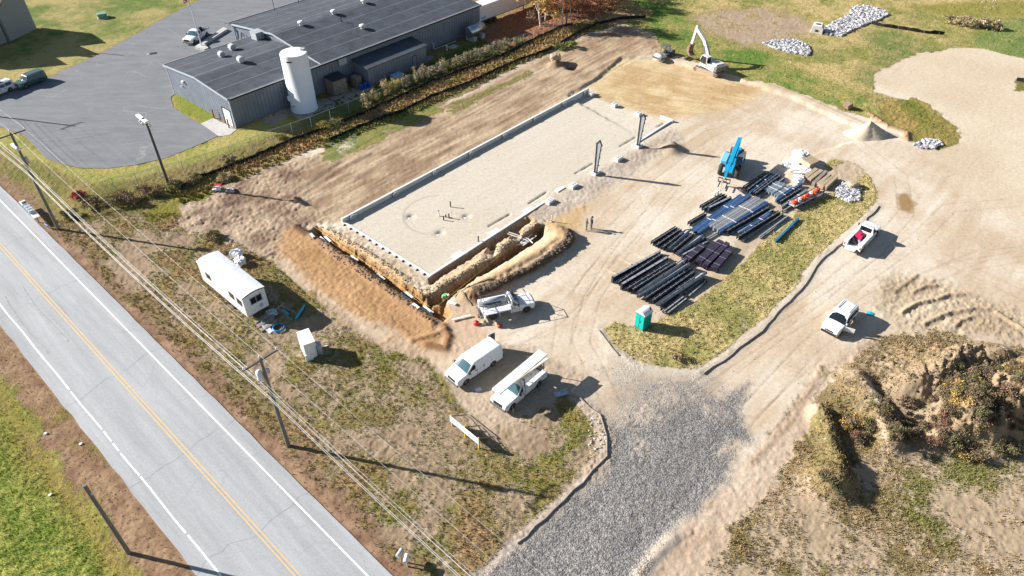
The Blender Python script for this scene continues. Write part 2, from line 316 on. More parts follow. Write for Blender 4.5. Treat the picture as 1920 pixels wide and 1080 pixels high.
# car stand with brown soil
zone([(835, 690), (900, 640), (1000, 650), (1090, 700), (1070, 745), (1010, 775), (960, 800), (900, 790), (850, 745)], .8, 1.2, c=mixc(lin(176, 156, 132), lin(200, 180, 156), .5 + n_mid * 2), r=.04)
# patch of dark soil on the haul road
zone([(1685, 365), (1700, 362), (1712, 380), (1705, 398), (1688, 395)], .5, 1, c=lin(165, 135, 95))
# pinkish tracked earth to the right
pink = mixc(lin(194, 168, 144), lin(216, 196, 172), .5 + n_mid * 2 + n_sm)
zone([(1540, 690), (1600, 650), (1650, 630), (1570, 740), (1500, 850), (1420, 960), (1360, 1110), (1190, 1110), (1260, 1000), (1400, 870), (1480, 770)], .7, 1.5, c=pink, g=.12, r=.03)
weeds = zone([(1640, 640), (1760, 620), (1920, 655), (2400, 700), (2400, 1300), (1260, 1300), (1330, 1040), (1440, 930), (1500, 830), (1560, 740)], 1.2, 2, c=mixc(lin(180, 158, 130), lin(208, 188, 162), .5 + n_mid * 2), g=.44 + n_mid * 1.1, gc=mixc(lin(140, 128, 82), lin(182, 156, 118), .5 + n_big * 2 + n_sm), r=.04)
zone([(1740, 850), (1900, 850), (1900, 900), (1860, 950), (1760, 1000), (1700, 960)], 1.5, 3, g=.45 + n_mid * 1.5, gc=lin(142, 138, 82))
zone([(1560, 700), (1640, 645), (1780, 630), (1920, 650), (2200, 720), (2200, 850), (1900, 850), (1700, 830), (1570, 790)], 1.2, 2, c=lin(168, 148, 122), g=.5 + n_mid * 1.0, gc=mixc(lin(122, 112, 72), lin(176, 152, 116), .55 + n_mid * 2.4), r=.07)
zone([(1650, 520), (1720, 515), (1850, 560), (1950, 600), (1950, 650), (1780, 625), (1680, 610), (1640, 570)], 1, 1.5, c=mixc(lin(178, 156, 128), lin(205, 186, 158), .5 + n_mid * 2), r=.07)
zone([(1530, 740), (1600, 740), (1640, 820), (1600, 930), (1530, 950), (1500, 880)], 1.2, 1.5, g=.85 + n_mid * .6, gc=mixc(lin(134, 122, 80), lin(184, 160, 120), .5 + n_mid * 2.4))
# far right sand
zone([(1640, 150), (1730, 98), (1820, 86), (1920, 110), (2300, 190), (2300, 420), (1920, 430), (1820, 370), (1740, 290), (1800, 272), (1790, 240), (1700, 190)], 1.6, 3.0, c=mixc(lin(212, 192, 164), lin(224, 208, 182), .5 + n_big * 2), r=.012)
zone([(1660, 190), (1720, 182), (1790, 235), (1800, 262), (1770, 272), (1700, 250), (1650, 225)], .8, 1.2, g=.85, gc=mixc(lin(118, 128, 52), lin(176, 152, 92), .5 + n_mid * 2.2), r=.07)
zone([(1895, 148), (1940, 145), (1940, 175), (1900, 172)], .8, 1, g=.7, gc=lin(130, 125, 60))
# grass island
isl = [(1122, 620), (1150, 604), (1190, 612), (1215, 615), (1250, 590), (1300, 565), (1340, 535), (1385, 495), (1430, 450), (1480, 412), (1500, 378), (1540, 368), (1580, 345), (1548, 312), (1555, 298), (1590, 302), (1632, 332), (1646, 368), (1632, 398), (1592, 432), (1532, 482), (1505, 528), (1420, 612), (1350, 668), (1312, 696), (1245, 694), (1190, 680), (1148, 652)]
zone(isl, .35, .6, c=lin(190, 170, 138), g=.80 + n_mid * .8, gc=mixc(lin(146, 148, 76), lin(204, 186, 130), .7 + n_mid * 2.2 + n_sm * .8), r=.05)
zone([(1450, 380), (1540, 330), (1580, 300), (1620, 320), (1600, 350), (1540, 375), (1490, 400), (1330, 540), (1300, 545)], .6, 1, c=lin(196, 176, 148), g=.25)
# roadside lot (weeds in patches)
lot = [(-200, 330), (60, 420), (200, 400), (330, 400), (420, 440), (520, 500), (620, 590), (700, 645), (800, 680), (850, 750), (900, 795), (960, 800), (1010, 775), (1062, 745), (1108, 768), (1136, 818), (1134, 862), (1095, 905), (1030, 965), (950, 1025), (900, 1110), (740, 1110), (520, 860), (320, 660), (160, 490), (-200, 160)]
zone(lot, .7, 1.2, c=mixc(lin(158, 136, 110), lin(192, 170, 144), .5 + n_mid * 1.8 + n_sm), g=.52 + n_mid * 1.1 + n_big * .4, gc=mixc(lin(120, 132, 42), lin(172, 144, 104), .55 + n_big * 1.9 + n_mid * 2.0 + n_sm * .8), r=.045)
zone([(-60, 250), (60, 300), (160, 345), (250, 350), (330, 340), (340, 380), (230, 400), (130, 420), (60, 400), (-60, 300)], 1, 1.2, g=.85 + n_mid * .5, gc=mixc(lin(122, 122, 60), lin(158, 142, 88), .5 + n_mid * 2), r=.06)
zone([(270, 400), (330, 370), (395, 360), (380, 385), (310, 410), (275, 415)], .5, .8, g=.92, gc=lin(142, 136, 60))
zone([(870, 745), (1000, 770), (1040, 760), (1060, 800), (1000, 850), (930, 830), (870, 790)], 1, 1.5, g=.12)
zone([(1000, 790), (1060, 765), (1110, 790), (1125, 830), (1080, 860), (1010, 860)], 1.2, 2.4, g=.62 + n_mid, gc=mixc(lin(126, 138, 60), lin(158, 146, 84), .5 + n_mid * 2 + n_sm))
zone([(340, 380), (460, 380), (520, 420), (500, 470), (430, 450), (350, 430)], 1, 2, g=.22, c=mixc(lin(140, 116, 98), lin(195, 172, 145), .5 + n_mid * 2.4), r=.09)
# gravel drive
grav = [(1215, 722), (1290, 712), (1345, 742), (1405, 720), (1392, 770), (1402, 820), (1345, 850), (1388, 832), (1335, 925), (1262, 1000), (1188, 1110), (880, 1110), (955, 1040), (1040, 975), (1120, 900), (1150, 850), (1140, 800), (1180, 770)]
gm = zone(grav, .8, 1.3, c=mixc(lin(136, 132, 128), lin(164, 159, 153), .5 + n_big * 1.6 + streak(R(55), 9, .9, 171) * 1.2), g=0, v=1.0, r=.03)
zone([(1120, 745), (1180, 690), (1340, 700), (1380, 730), (1360, 770), (1250, 770), (1160, 800)], 2.2, 4, v=.5, c=mixc(lin(168, 158, 148), lin(200, 186, 168), .5 + n_mid * 2 + n_sm))
zone([(1395, 700), (1420, 690), (1410, 740)], 1, 2, v=.5)
# road frame: along (up left), off (positive = far side)
RO = P(556, 1078); RD = Vector((-0.7359, 0.6771)); RN = Vector((-RD.y, RD.x))
ra = (X - RO.x) * RD.x + (Y - RO.y) * RD.y; ro = (X - RO.x) * RN.x + (Y - RO.y) * RN.y
wob = n_mid * 2.4 + n_sm * 1.0
m = ss(ro + wob, -7.4, -6.6) * ss(-ro, 0, 1) * ss(-(ro + wob), 4.2, 4.6) * (1 - gm)
paint(m * (ra < 78), c=mixc(lin(142, 114, 90), lin(172, 146, 118), .5 + n_sm * 2), g=.5 + n_sm, gc=lin(150, 132, 84), r=.03)
m = ss(ro + wob, -5.9, -5.3) * ss(-ro, 0, 1)
paint(m * (1 - gm) * (ra < 78), c=mixc(lin(128, 94, 72), lin(168, 138, 110), .5 + n_sm * 2 + n_mid), g=.22)
m = ss(ro, 0, 1) * ss(-(ro + wob), -8.6, -7.2)
paint(m, c=mixc(lin(138, 106, 82), lin(176, 146, 114), .5 + n_sm * 1.6), g=.35 + n_mid, gc=lin(150, 132, 76), r=.03)
m = ss(ro, 0, 1) * ss(-(ro + wob), -11.5, -8) * ss(ro, 7, 9)
paint(m, g=.6, gc=lin(160, 140, 76))

# ------------------------------------------------ relief
n_vf = fbm(X, Y, .7, 3, 141)
rel = rough * (n_mid * 1.0 + n_sm * 1.7 + n_fine * 2.4 + np.abs(n_vf) * 2.4)
Z += rel + n_big * .0
def bump(px, py, h, r, pz=None, sharp=2.0, asp=1.0, ang=0.0):
    c = P(px, py, h * .5 if pz is None else pz); dx = X - c.x; dy = Y - c.y
    if asp != 1: ca, sa = math.cos(ang), math.sin(ang); dx, dy = (dx * ca + dy * sa) / asp, -dx * sa + dy * ca
    d = np.sqrt(dx * dx + dy * dy) + (n_mid * .35 + n_sm * .18) * r
    return h * np.exp(-(np.abs(d) / r) ** sharp)
def ridge(pts, h, wd, sharp=2.0, c=None, cs=1.0, g=None):
    global Z
    d = line(pts, wd * 3 + 1) + (n_sm * .5 + n_fine * .3) * wd; k = np.exp(-(np.abs(d) / wd) ** sharp); k[d > wd * 2.9] = 0
    Z += h * k
    if c is not None: paint(np.clip(k * 1.4, 0, 1) * cs, c=c, g=0 if g is None else g)
    return k
# trenches
T1 = [(577, 437), (595, 423), (607, 428), (680, 473), (755, 526), (802, 554), (801, 566), (835, 572), (848, 588), (832, 602), (817, 598), (730, 540), (655, 485)]
T2 = [(803, 556), (855, 532), (925, 486), (965, 458), (1005, 428), (1022, 422), (1020, 443), (970, 479), (897, 521), (846, 560), (836, 574), (800, 570)]
def cut(poly, depth, slope, warp=.12, c=None):
    global Z
    s_ = sdf(poly, 2.0) + n_sm * warp * 2 + n_fine * warp; k = ss(s_, -.05, slope); Z -= depth * k
    if c is not None: paint(ss(s_, -.15, .15), c=c, g=0, v=0)
    return k
tc = mixc(lin(150, 108, 64), lin(198, 156, 106), .5 + n_sm * 2)
wallstrip = [(801, 524), (990, 405), (1003, 412), (960, 440), (905, 470), (830, 520), (808, 535)]
cut(wallstrip, .55, .35, .35, c=mixc(lin(150, 124, 94), lin(186, 158, 122), .5 + n_sm * 2))
k1 = cut(T1, 1.25, .75, .32, c=tc); k2 = cut(T2, 1.35, .4, .22, c=mixc(lin(132, 98, 66), lin(182, 146, 106), .5 + n_sm * 2))
Z += (k1 * (1 - k1) + k2 * (1 - k2)) * 4 * (np.abs(n_fine) * .5 + np.abs(n_vf) * .5) + .12 * n_fine * (k1 + k2)
cut([(910, 474), (918, 452), (936, 458), (928, 480)], .7, .4); cut([(955, 450), (962, 428), (982, 430), (975, 450)], .7, .4)
ridge([(826, 540), (862, 520), (905, 493)], .42, .7, c=lin(190, 162, 126), cs=.8); ridge([(938, 470), (955, 458)], .5, .6, c=lin(190, 162, 126), cs=.8); ridge([(985, 440), (1005, 425)], .45, .7)
ridge([(868, 556), (905, 535), (960, 505), (1020, 470), (1048, 448), (1042, 432)], .55, .9, c=lin(200, 166, 120), cs=.8)
ridge([(890, 560), (930, 542), (985, 515), (1040, 480), (1068, 455), (1066, 440)], .55, .7, c=lin(112, 84, 62), cs=1)
_tr = ss(-line([(600, 428), (805, 560), (1010, 425)], 6), -3.2, -.5) * (sdf([(641, 418), (1102, 174), (1262, 238), (1117, 325), (1000, 398), (801, 524)], 2) < -.1); Z += _tr * (np.abs(n_vf) * .30 + n_fine * .16); paint(_tr * ss(n_sm + n_fine, .08, .3) * .6, c=lin(140, 112, 84))
clod = ss(line([(890, 560), (930, 542), (985, 515), (1040, 480), (1068, 455), (1066, 440)], 4) * -1, -1.3, -.2)
Z += clod * np.abs(n_fine) * .55 + clod * np.abs(n_sm) * .4
# crest clods of trench one
k = ridge([(585, 444), (655, 492), (730, 548), (812, 606)], .28, .55, c=lin(150, 118, 92), cs=.7); Z += k * np.abs(n_fine) * .5
k = ridge([(555, 426), (575, 440)], .3, .5, c=lin(105, 80, 62)); k = ridge([(612, 430), (682, 470), (757, 522)], .12, .4, c=lin(214, 184, 142), cs=.7)
# tracked bank: raised with grouser ribs across
bu, bv = rot(R(136.3)); Z += bank * (.05 + .012 * np.sin(bu * 2 * PI / .42 + n_mid * 2) * ss(np.abs(np.sin(bv * 1.9 + n_mid * 2)), .2, .5)) - bank * .06 * ss(np.abs(np.sin(bv * 1.9 + n_mid * 2)), .25, 0)
ridge([(800, 648), (835, 655), (842, 632), (832, 612)], .22, .45, c=lin(150, 112, 80)); ridge([(772, 640), (815, 628), (836, 618)], .15, .3, c=lin(150, 112, 80), cs=.6)
for a in ([(395, 330), (430, 360), (500, 372), (560, 372), (600, 388)], [(430, 420), (500, 400), (560, 372), (640, 320), (700, 290)], [(445, 405), (512, 388), (575, 350), (640, 305)], [(300, 440), (370, 400), (450, 380)], [(320, 452), (390, 412), (470, 392)]):
    Z -= .09 * np.exp(-(line(a, 3) / .45) ** 2); ridge(a, -.02, .5, c=lin(128, 102, 84), cs=.35)
st = streak(R(50), 7, .45, 113, 3); bn = ss(sdf([(520, 440), (560, 300), (900, 175), (1170, 47), (1230, 100), (1105, 160), (640, 412)], 4), -1, 1)
Z += bn * st * .14
# terrace step down to the golden sand
gs = sdf([(1060, 178), (1108, 152), (1163, 106), (1238, 106), (1300, 125), (1400, 152), (1480, 178), (1640, 250), (1500, 300), (1200, 260)], 3)
Z -= .32 * ss(gs + n_sm * .6, -.2, .6) * ss(-sdf([(1000, 230), (1300, 205), (1700, 300), (1200, 420)], 12) + 1, -9, 8)
for a in ([(1108, 152), (1130, 138), (1163, 106), (1200, 104), (1236, 100)], [(1440, 158), (1500, 178), (1560, 205), (1640, 240), (1700, 262)]): ridge(a, .05, .3, c=lin(176, 148, 116), cs=.5)
# dunes, heaps and holes
Z += bump(1041, 117, .9, .9) + bump(1262, 275, 1.1, 1.3); paint(bump(1041, 117, 1, 1.0) * 1.5, c=lin(165, 135, 105), g=0); paint(bump(1262, 275, 1, 1.6) * 1.3, c=lin(170, 150, 130), g=0)
Z -= bump(1072, 126, .9, .8, 0); paint(bump(1072, 126, 1, .9, 0) * 1.3, c=lin(110, 82, 60), g=0)
k = ridge([(1205, 283), (1240, 283), (1262, 276)], .2, .4, c=lin(165, 145, 128))
k = ridge([(1630, 215), (1665, 238), (1700, 250), (1700, 262)], .25, .5, c=lin(176, 142, 106)); Z += k * np.abs(n_fine) * .5
Z += bump(1370, 700, .0, 1)
# furrows and ruts at the right
for a, h_ in (([(1690, 587), (1718, 569), (1748, 563)], .55), ([(1757, 561), (1779, 553), (1806, 553)], .5), ([(1732, 608), (1760, 594), (1786, 584)], .4), ([(1793, 585), (1829, 578), (1850, 581)], .4), ([(1870, 587), (1895, 603), (1922, 620)], .6), ([(1790, 612), (1800, 602), (1822, 594)], .35), ([(1712, 548), (1735, 537), (1755, 536)], .45), ([(1680, 545), (1700, 530), (1720, 516)], .3)):
    ridge(a, h_ * .42, .22, c=lin(150, 126, 98), cs=.3); Z -= .08 * np.exp(-(line([(p[0] + 4, p[1] + 6) for p in a], 3) / .5) ** 2)
# stockpile hill
hs_ = sdf([(1545, 700), (1600, 668), (1680, 655), (1790, 668), (1890, 700), (2010, 730), (2040, 800), (1930, 842), (1850, 850), (1750, 838), (1695, 812), (1690, 770), (1640, 750), (1570, 740)], 4) + n_mid * 2.2 + n_sm * .8
_a = P(1590, 715); _b = P(1860, 730); ht_ = np.clip((X - _a.x) / (_b.x - _a.x), -.2, 1.15)
hill = ss(hs_, -.3, 3.0) * np.clip(.4 + 2.9 * ht_, .3, 3.6)
Z += hill + ss(hill, .3, 2.0) * (n_mid * 2.0 + n_sm * 1.3 + np.abs(n_vf) * 1.2 + np.abs(n_fine) * .6)
k = ridge([(1600, 720), (1625, 750), (1648, 795), (1665, 830)], 1.3, 1.2); paint(np.exp(-(line([(1618, 728), (1640, 765), (1652, 800)], 3) / .4) ** 2) * .9, c=lin(222, 204, 176), g=0)
k = ridge([(1535, 775), (1552, 820), (1562, 870)], .9, .8); Z += bump(1556, 905, 1.7, 1.8, 0, 2.4); Z += k * np.abs(n_fine) * .7
ridge([(1690, 745), (1770, 715), (1830, 690), (1870, 670)], 1.3, 1.3, c=lin(170, 148, 118), cs=.4); ridge([(1760, 830), (1800, 790), (1850, 760)], 1.2, 1.2, c=lin(170, 144, 112), cs=.6); ridge([(1850, 840), (1890, 800), (1930, 770)], 1.2, 1.2, c=lin(160, 134, 104), cs=.6)
# kerb like ridges of the erosion control lines
for a in ([(1122, 618), (1146, 652), (1190, 684), (1246, 698), (1310, 700)], [(1312, 700), (1352, 674), (1425, 618), (1508, 532), (1536, 486), (1596, 436), (1646, 386)]): ridge(a, .07, .5, c=lin(206, 194, 176), cs=.9)
k = ridge([(1085, 752), (1122, 782), (1136, 820), (1134, 858), (1110, 890)], .1, .8, c=lin(190, 174, 156), cs=.7); Z += k * np.abs(n_fine) * .3
ridge([(1095, 905), (1040, 955), (965, 1020), (915, 1075)], .06, .5, c=lin(190, 176, 162), cs=.9)
ridge([(1200, 1075), (1240, 1030), (1262, 1010)], .2, .5, c=lin(206, 190, 172))
k = ridge([(1410, 868), (1445, 828), (1490, 780), (1535, 700)], .05, .3, c=lin(176, 148, 124), cs=.4)
# wheel tracks
def tracks(pts, off=.9, dep=.012, wd=.12, dark=.22):
    global Z
    Wp = [P(a, b)[:2] for a, b in pts]
    for s_ in (-off, off):
        q = []
        for i in range(len(Wp)):
            a = Vector(Wp[max(i - 1, 0)]); b = Vector(Wp[min(i + 1, len(Wp) - 1)]); t = (b - a).normalized(); q.append((Wp[i][0] - t.y * s_, Wp[i][1] + t.x * s_))
        d = line(q, 2, px=False); k = np.exp(-(d / wd) ** 2); Z += -dep * k * (1 + .5 * np.sin((X + Y) * 22) + 1.5 * n_sm); paint(k * dark * (1 + n_sm * 2), c=lin(150, 125, 100), g=0)
for a in ([(1240, 760), (1400, 650), (1530, 560), (1640, 470), (1700, 400), (1690, 330), (1600, 260), (1450, 210)], [(1300, 740), (1450, 630), (1590, 540), (1720, 450), (1780, 390), (1900, 380)], [(1080, 740), (1050, 680), (1060, 600), (1110, 520), (1200, 420), (1320, 320), (1420, 250)], [(1150, 760), (1090, 640), (1110, 560), (1160, 480), (1260, 350)], [(1130, 420), (1220, 330), (1330, 250), (1430, 220)], [(1200, 990), (1300, 880), (1400, 780), (1520, 650), (1640, 560), (1800, 500), (1920, 480)], [(960, 640), (1040, 600), (1080, 560), (1150, 470)], [(1430, 800), (1500, 730), (1560, 680)], [(1760, 480), (1850, 520), (1930, 560)], [(1740, 520), (1840, 480), (1930, 470)], [(1180, 190), (1260, 180), (1350, 190), (1450, 230)], [(1140, 170), (1230, 130), (1300, 150)], [(1660, 920), (1680, 860), (1720, 850), (1730, 900), (1700, 960)]):
    tracks(a)
# faint scribed arc and slots on the pad
arc = []
for i in range(19):
    t = R(95 + i * 9.5); c_ = P(823, 402); arc.append((c_.x + 4.4 * math.cos(t), c_.y + 4.4 * math.sin(t)))
d = line(arc, 1, px=False); paint(np.exp(-(d / .12) ** 2) * .45, c=lin(150, 138, 122)); Z -= .015 * np.exp(-(d / .12) ** 2)
for a in ([(917, 424), (955, 402)], [(992, 381), (1025, 360)], [(1079, 325), (1112, 306)], [(1163, 274), (1192, 257)], [(1232, 237), (1244, 230)]):
    d = line(a, 1) + n_sm * .15; paint(np.exp(-(d / .13) ** 2) * .8, c=lin(130, 115, 98)); Z -= .14 * np.exp(-(d / .13) ** 2)
for a in ((771, 406), (875, 406), (825, 437)): Z -= bump(*a, .3, .45, 0); paint(bump(*a, 1, .8, 0) * .5, c=lin(180, 162, 142))
# flatten below paved sheets
flat = ss(ro, -5.6, -4.9) * ss(-ro, -5.7, -5.1); Z = Z * (1 - flat) - .04 * flat
lotpoly = [(-200, 225), (0, 238), (40, 250), (62, 270), (88, 298), (120, 308), (150, 315), (200, 316), (250, 310), (310, 297), (360, 277), (412, 254), (435, 245), (378, 232), (345, 215), (325, 200), (320, 182), (336, 172), (520, 60), (620, -60), (430, -60), (375, 0), (350, 12), (287, 45), (262, 60), (175, 107), (125, 129), (60, 160), (-200, 215)]
lm = ss(sdf(lotpoly, 3), -.4, .3); Z = Z * (1 - lm) - .05 * lm
paint(ss(sdf(lotpoly, 3), -1.2, 0) * ss(n_sm + .5, .2, .8) * .7, g=.4, gc=lin(190, 160, 90))
ext = (np.abs(X) > HW(Y) * 1.03) | (Y < 18.5) | (Y > 186); Z[ext] *= .2

ZG = Z.reshape(GX.shape)
def zat(x, y):
    j = np.interp(y, yg, np.arange(len(yg))); hw = max(25 + .68 * y, 30); i = np.interp(x / hw, ug, np.arange(len(ug)))
    j0 = min(int(j), len(yg) - 2); i0 = min(int(i), len(ug) - 2); fj = j - j0; fi = i - i0
    return float((ZG[j0, i0] * (1 - fi) + ZG[j0, i0 + 1] * fi) * (1 - fj) + (ZG[j0 + 1, i0] * (1 - fi) + ZG[j0 + 1, i0 + 1] * fi) * fj)
def G(px, py, dz=0.0):
    p = P(px, py); p.z = zat(p.x, p.y) + dz; return p

# ground material
def ground_mat():
    m = bpy.data.materials.new('ground_surface'); m.use_nodes = True; n = m.node_tree.nodes; l = m.node_tree.links; b = n['Principled BSDF']
    b.inputs['Roughness'].default_value = .95; b.inputs['Specular IOR Level'].default_value = .15
    def at(k): a = n.new('ShaderNodeAttribute'); a.attribute_name = k; return a
    def mth(op, a, b_, c=None):
        q = n.new('ShaderNodeMath'); q.operation = op
        for i, v in enumerate((a, b_, c)):
            if v is None: continue
            if isinstance(v, (int, float)): q.inputs[i].default_value = v
            else: l.new(v, q.inputs[i])
        return q.outputs[0]
    def nz(s, d=4, r=.6):
        q = n.new('ShaderNodeTexNoise'); q.inputs['Scale'].default_value = s; q.inputs['Detail'].default_value = d; q.inputs['Roughness'].default_value = r; l.new(tc_.outputs['Object'], q.inputs['Vector']); return q.outputs[0]
    def mix(f, a, c, mode='MIX'):
        q = n.new('ShaderNodeMix'); q.data_type = 'RGBA'; q.blend_type = mode
        if isinstance(f, (int, float)): q.inputs[0].default_value = f
        else: l.new(f, q.inputs[0])
        for i, v in ((6, a), (7, c)):
            if isinstance(v, tuple): q.inputs[i].default_value = v
            else: l.new(v, q.inputs[i])
        return q.outputs[2]
    def mr(v, a, b_, c=0, d=1):
        q = n.new('ShaderNodeMapRange'); q.interpolation_type = 'SMOOTHSTEP'; l.new(v, q.inputs[0]); q.inputs[1].default_value = a; q.inputs[2].default_value = b_; q.inputs[3].default_value = c; q.inputs[4].default_value = d; return q.outputs[0]
    tc_ = n.new('ShaderNodeTexCoord')
    base = at('col').outputs['Color']; gcolr = at('gcol').outputs['Color']; g = at('gr').outputs['Fac']; gvf = at('gv').outputs['Fac']
    n1 = nz(1.3, 7, .72); n2 = nz(7, 4, .7); n3 = nz(22, 3, .7); n4 = nz(.6, 4)
    # soil: speckle and small stones
    fac = mth('ADD', mth('MULTIPLY', n2, .5), mth('MULTIPLY', n3, .5))
    soilv = mth('MULTIPLY', mr(fac, .32, .68, .86, 1.13), mr(nz(2.2, 7, .75), .3, .7, .88, 1.11))
    s1 = mix(1.0, base, soilv, 'MULTIPLY')
    # grass cover
    n5 = nz(3.0, 7, .75); t = mth('SUBTRACT', mth('ADD', mth('ADD', mth('MULTIPLY', n1, .4), mth('ADD', mth('MULTIPLY', n5, .4), mth('MULTIPLY', n2, .2))), mth('MULTIPLY', g, .42)), .71)
    gm_ = mr(t, -.05, .05)
    gvv = mth('MULTIPLY', mr(mth('ADD', mth('MULTIPLY', n2, .5), mth('MULTIPLY', n3, .5)), .32, .68, .5, 1.5), mr(n5, .3, .7, .75, 1.25))
    g1 = mix(1.0, gcolr, gvv, 'MULTIPLY')
    g2 = mix(mr(nz(2.6, 5, .7), .52, .66, 0, .65), g1, mix(1.0, g1, (1.35, 1.08, .95, 1), 'MULTIPLY'))
    c1 = mix(gm_, s1, g2)
    # gravel
    vo = n.new('ShaderNodeTexVoronoi'); vo.inputs['Scale'].default_value = 8.0; l.new(tc_.outputs['Object'], vo.inputs['Vector'])
    sp = n.new('ShaderNodeSeparateColor'); l.new(vo.outputs['Color'], sp.inputs[0])
    gb = mth('MULTIPLY', mr(sp.outputs[0], 0, 1, .68, 1.36), mr(vo.outputs['Distance'], .3, .75, 1.1, .55))
    c2 = mix(mth('MULTIPLY', gvf, mr(n2, .25, .6, .6, 1)), c1, mix(1.0, base, gb, 'MULTIPLY'))
    l.new(c2, b.inputs['Base Color'])
    hgt = mth('ADD', mth('MULTIPLY', n3, mth('ADD', mth('MULTIPLY', gm_, .9), .12)), mth('MULTIPLY', n2, mth('ADD', mth('MULTIPLY', gm_, 1.0), .16)))
    hgt = mth('SUBTRACT', hgt, mth('MULTIPLY', mth('MULTIPLY', vo.outputs['Distance'], gvf), .6))
    bp = n.new('ShaderNodeBump'); bp.inputs['Strength'].default_value = .75; bp.inputs['Distance'].default_value = .09
    l.new(hgt, bp.inputs['Height']); l.new(bp.outputs[0], b.inputs['Normal'])
    return m
GMAT = ground_mat()
def ground_objects():
    nr, nc = GX.shape
    i = np.arange(nr * nc).reshape(nr, nc); quads = np.stack([i[:-1, :-1], i[:-1, 1:], i[1:, 1:], i[1:, :-1]], -1).reshape(-1, 4)
    ysd = sdf(yard, 3) > 0; gsd = gv > .5; psd = sdf([(641, 418), (1102, 174), (1262, 238), (1117, 325), (1000, 398), (801, 524)], 1) > 0
    isd = sdf(isl, 1) > 0
    cls = np.zeros(N, int); cls[ysd] = 1; cls[isd] = 2; cls[psd] = 3; cls[gsd] = 4
    fc = cls[quads[:, 0]]
    for k, nm in enumerate(('ground', 'dirt_yard', 'grass_island', 'building_pad', 'gravel_drive')):
        q = quads[fc == k]; used, inv = np.unique(q.ravel(), return_inverse=True)
        me = bpy.data.meshes.new(nm); me.vertices.add(len(used)); co = np.stack([X[used], Y[used], Z[used]], 1).astype(np.float32)
        me.vertices.foreach_set('co', co.ravel()); me.loops.add(len(q) * 4); me.loops.foreach_set('vertex_index', inv.astype(np.int32))
        me.polygons.add(len(q)); me.polygons.foreach_set('loop_start', np.arange(0, len(q) * 4, 4, dtype=np.int32))
        try: me.polygons.foreach_set('loop_total', np.full(len(q), 4, np.int32))
        except Exception: pass
        me.update(calc_edges=True); me.polygons.foreach_set('use_smooth', np.ones(len(q), bool))
        for an, arr in (('col', col), ('gcol', gcol)):
            a = me.attributes.new(an, 'FLOAT_COLOR', 'POINT'); c4 = np.ones((len(used), 4), np.float32); c4[:, :3] = np.clip(arr[used], 0, 1); a.data.foreach_set('color', c4.ravel())
        for an, arr in (('gr', gr), ('gv', gv)):
            a = me.attributes.new(an, 'FLOAT', 'POINT'); a.data.foreach_set('value', np.clip(arr[used], 0, 1.2).astype(np.float32))
        me.materials.append(GMAT); o = bpy.data.objects.new(nm, me); C.objects.link(o); o['kind'] = 'structure'
ground_objects()

# ------------------------------------------------ paved sheets
def asphalt(name, col_, seams, crackcol, cscale, camt):
    m = bpy.data.materials.new(name); m.use_nodes = True; n = m.node_tree.nodes; l = m.node_tree.links; b = n['Principled BSDF']; b.inputs['Roughness'].default_value = .85
    b.inputs['Specular IOR Level'].default_value = .3
    tc_ = n.new('ShaderNodeTexCoord')
    def nz(s, d=5, src=None, r=.6):
        q = n.new('ShaderNodeTexNoise'); q.inputs['Scale'].default_value = s; q.inputs['Detail'].default_value = d; q.inputs['Roughness'].default_value = r; l.new(src or tc_.outputs['Object'], q.inputs['Vector']); return q
    def ramp(v, p0, c0, p1, c1):
        q = n.new('ShaderNodeValToRGB'); q.color_ramp.elements[0].position = p0; q.color_ramp.elements[0].color = (*c0, 1); q.color_ramp.elements[1].position = p1; q.color_ramp.elements[1].color = (*c1, 1); l.new(v, q.inputs[0]); return q.outputs[0]
    mp = n.new('ShaderNodeMapping'); l.new(tc_.outputs['Object'], mp.inputs[0]); mp.inputs['Scale'].default_value = seams
    a = ramp(nz(.45, 7, mp.outputs[0], .7).outputs[0], .32, [c * .82 for c in col_], .68, [c * 1.14 for c in col_])
    def mix(f, x, y, mode='MIX'):
        q = n.new('ShaderNodeMix'); q.data_type = 'RGBA'; q.blend_type = mode
        if isinstance(f, float): q.inputs[0].default_value = f
        else: l.new(f, q.inputs[0])
        l.new(x, q.inputs[6])
        if isinstance(y, tuple): q.inputs[7].default_value = y
        else: l.new(y, q.inputs[7])
        return q.outputs[2]
    a = mix(1.0, a, ramp(nz(9, 4).outputs[0], .3, (.88,) * 3, .7, (1.1,) * 3), 'MULTIPLY')
    wz = nz(.5, 4); ad = n.new('ShaderNodeMix'); ad.data_type = 'RGBA'; ad.blend_type = 'ADD'; ad.inputs[0].default_value = 1.6; l.new(tc_.outputs['Object'], ad.inputs[6]); l.new(wz.outputs['Color'], ad.inputs[7])
    vo = n.new('ShaderNodeTexVoronoi'); vo.feature = 'DISTANCE_TO_EDGE'; vo.inputs['Scale'].default_value = cscale; l.new(ad.outputs[2], vo.inputs['Vector'])
    ed = n.new('ShaderNodeMapRange'); l.new(vo.outputs[0], ed.inputs[0]); ed.inputs[1].default_value = .002; ed.inputs[2].default_value = .012; ed.inputs[3].default_value = 1; ed.inputs[4].default_value = 0
    gate = n.new('ShaderNodeMapRange'); l.new(nz(.12, 3).outputs[0], gate.inputs[0]); gate.inputs[1].default_value = .5; gate.inputs[2].default_value = .58; gate.inputs[4].default_value = camt
    mu = n.new('ShaderNodeMath'); mu.operation = 'MULTIPLY'; l.new(ed.outputs[0], mu.inputs[0]); l.new(gate.outputs[0], mu.inputs[1])
    a = mix(mu.outputs[0], a, (*crackcol, 1)); l.new(a, b.inputs['Base Color'])
    bp = n.new('ShaderNodeBump'); bp.inputs['Strength'].default_value = .3; bp.inputs['Distance'].default_value = .02; l.new(nz(25, 3).outputs[0], bp.inputs['Height']); l.new(bp.outputs[0], b.inputs['Normal'])
    return m
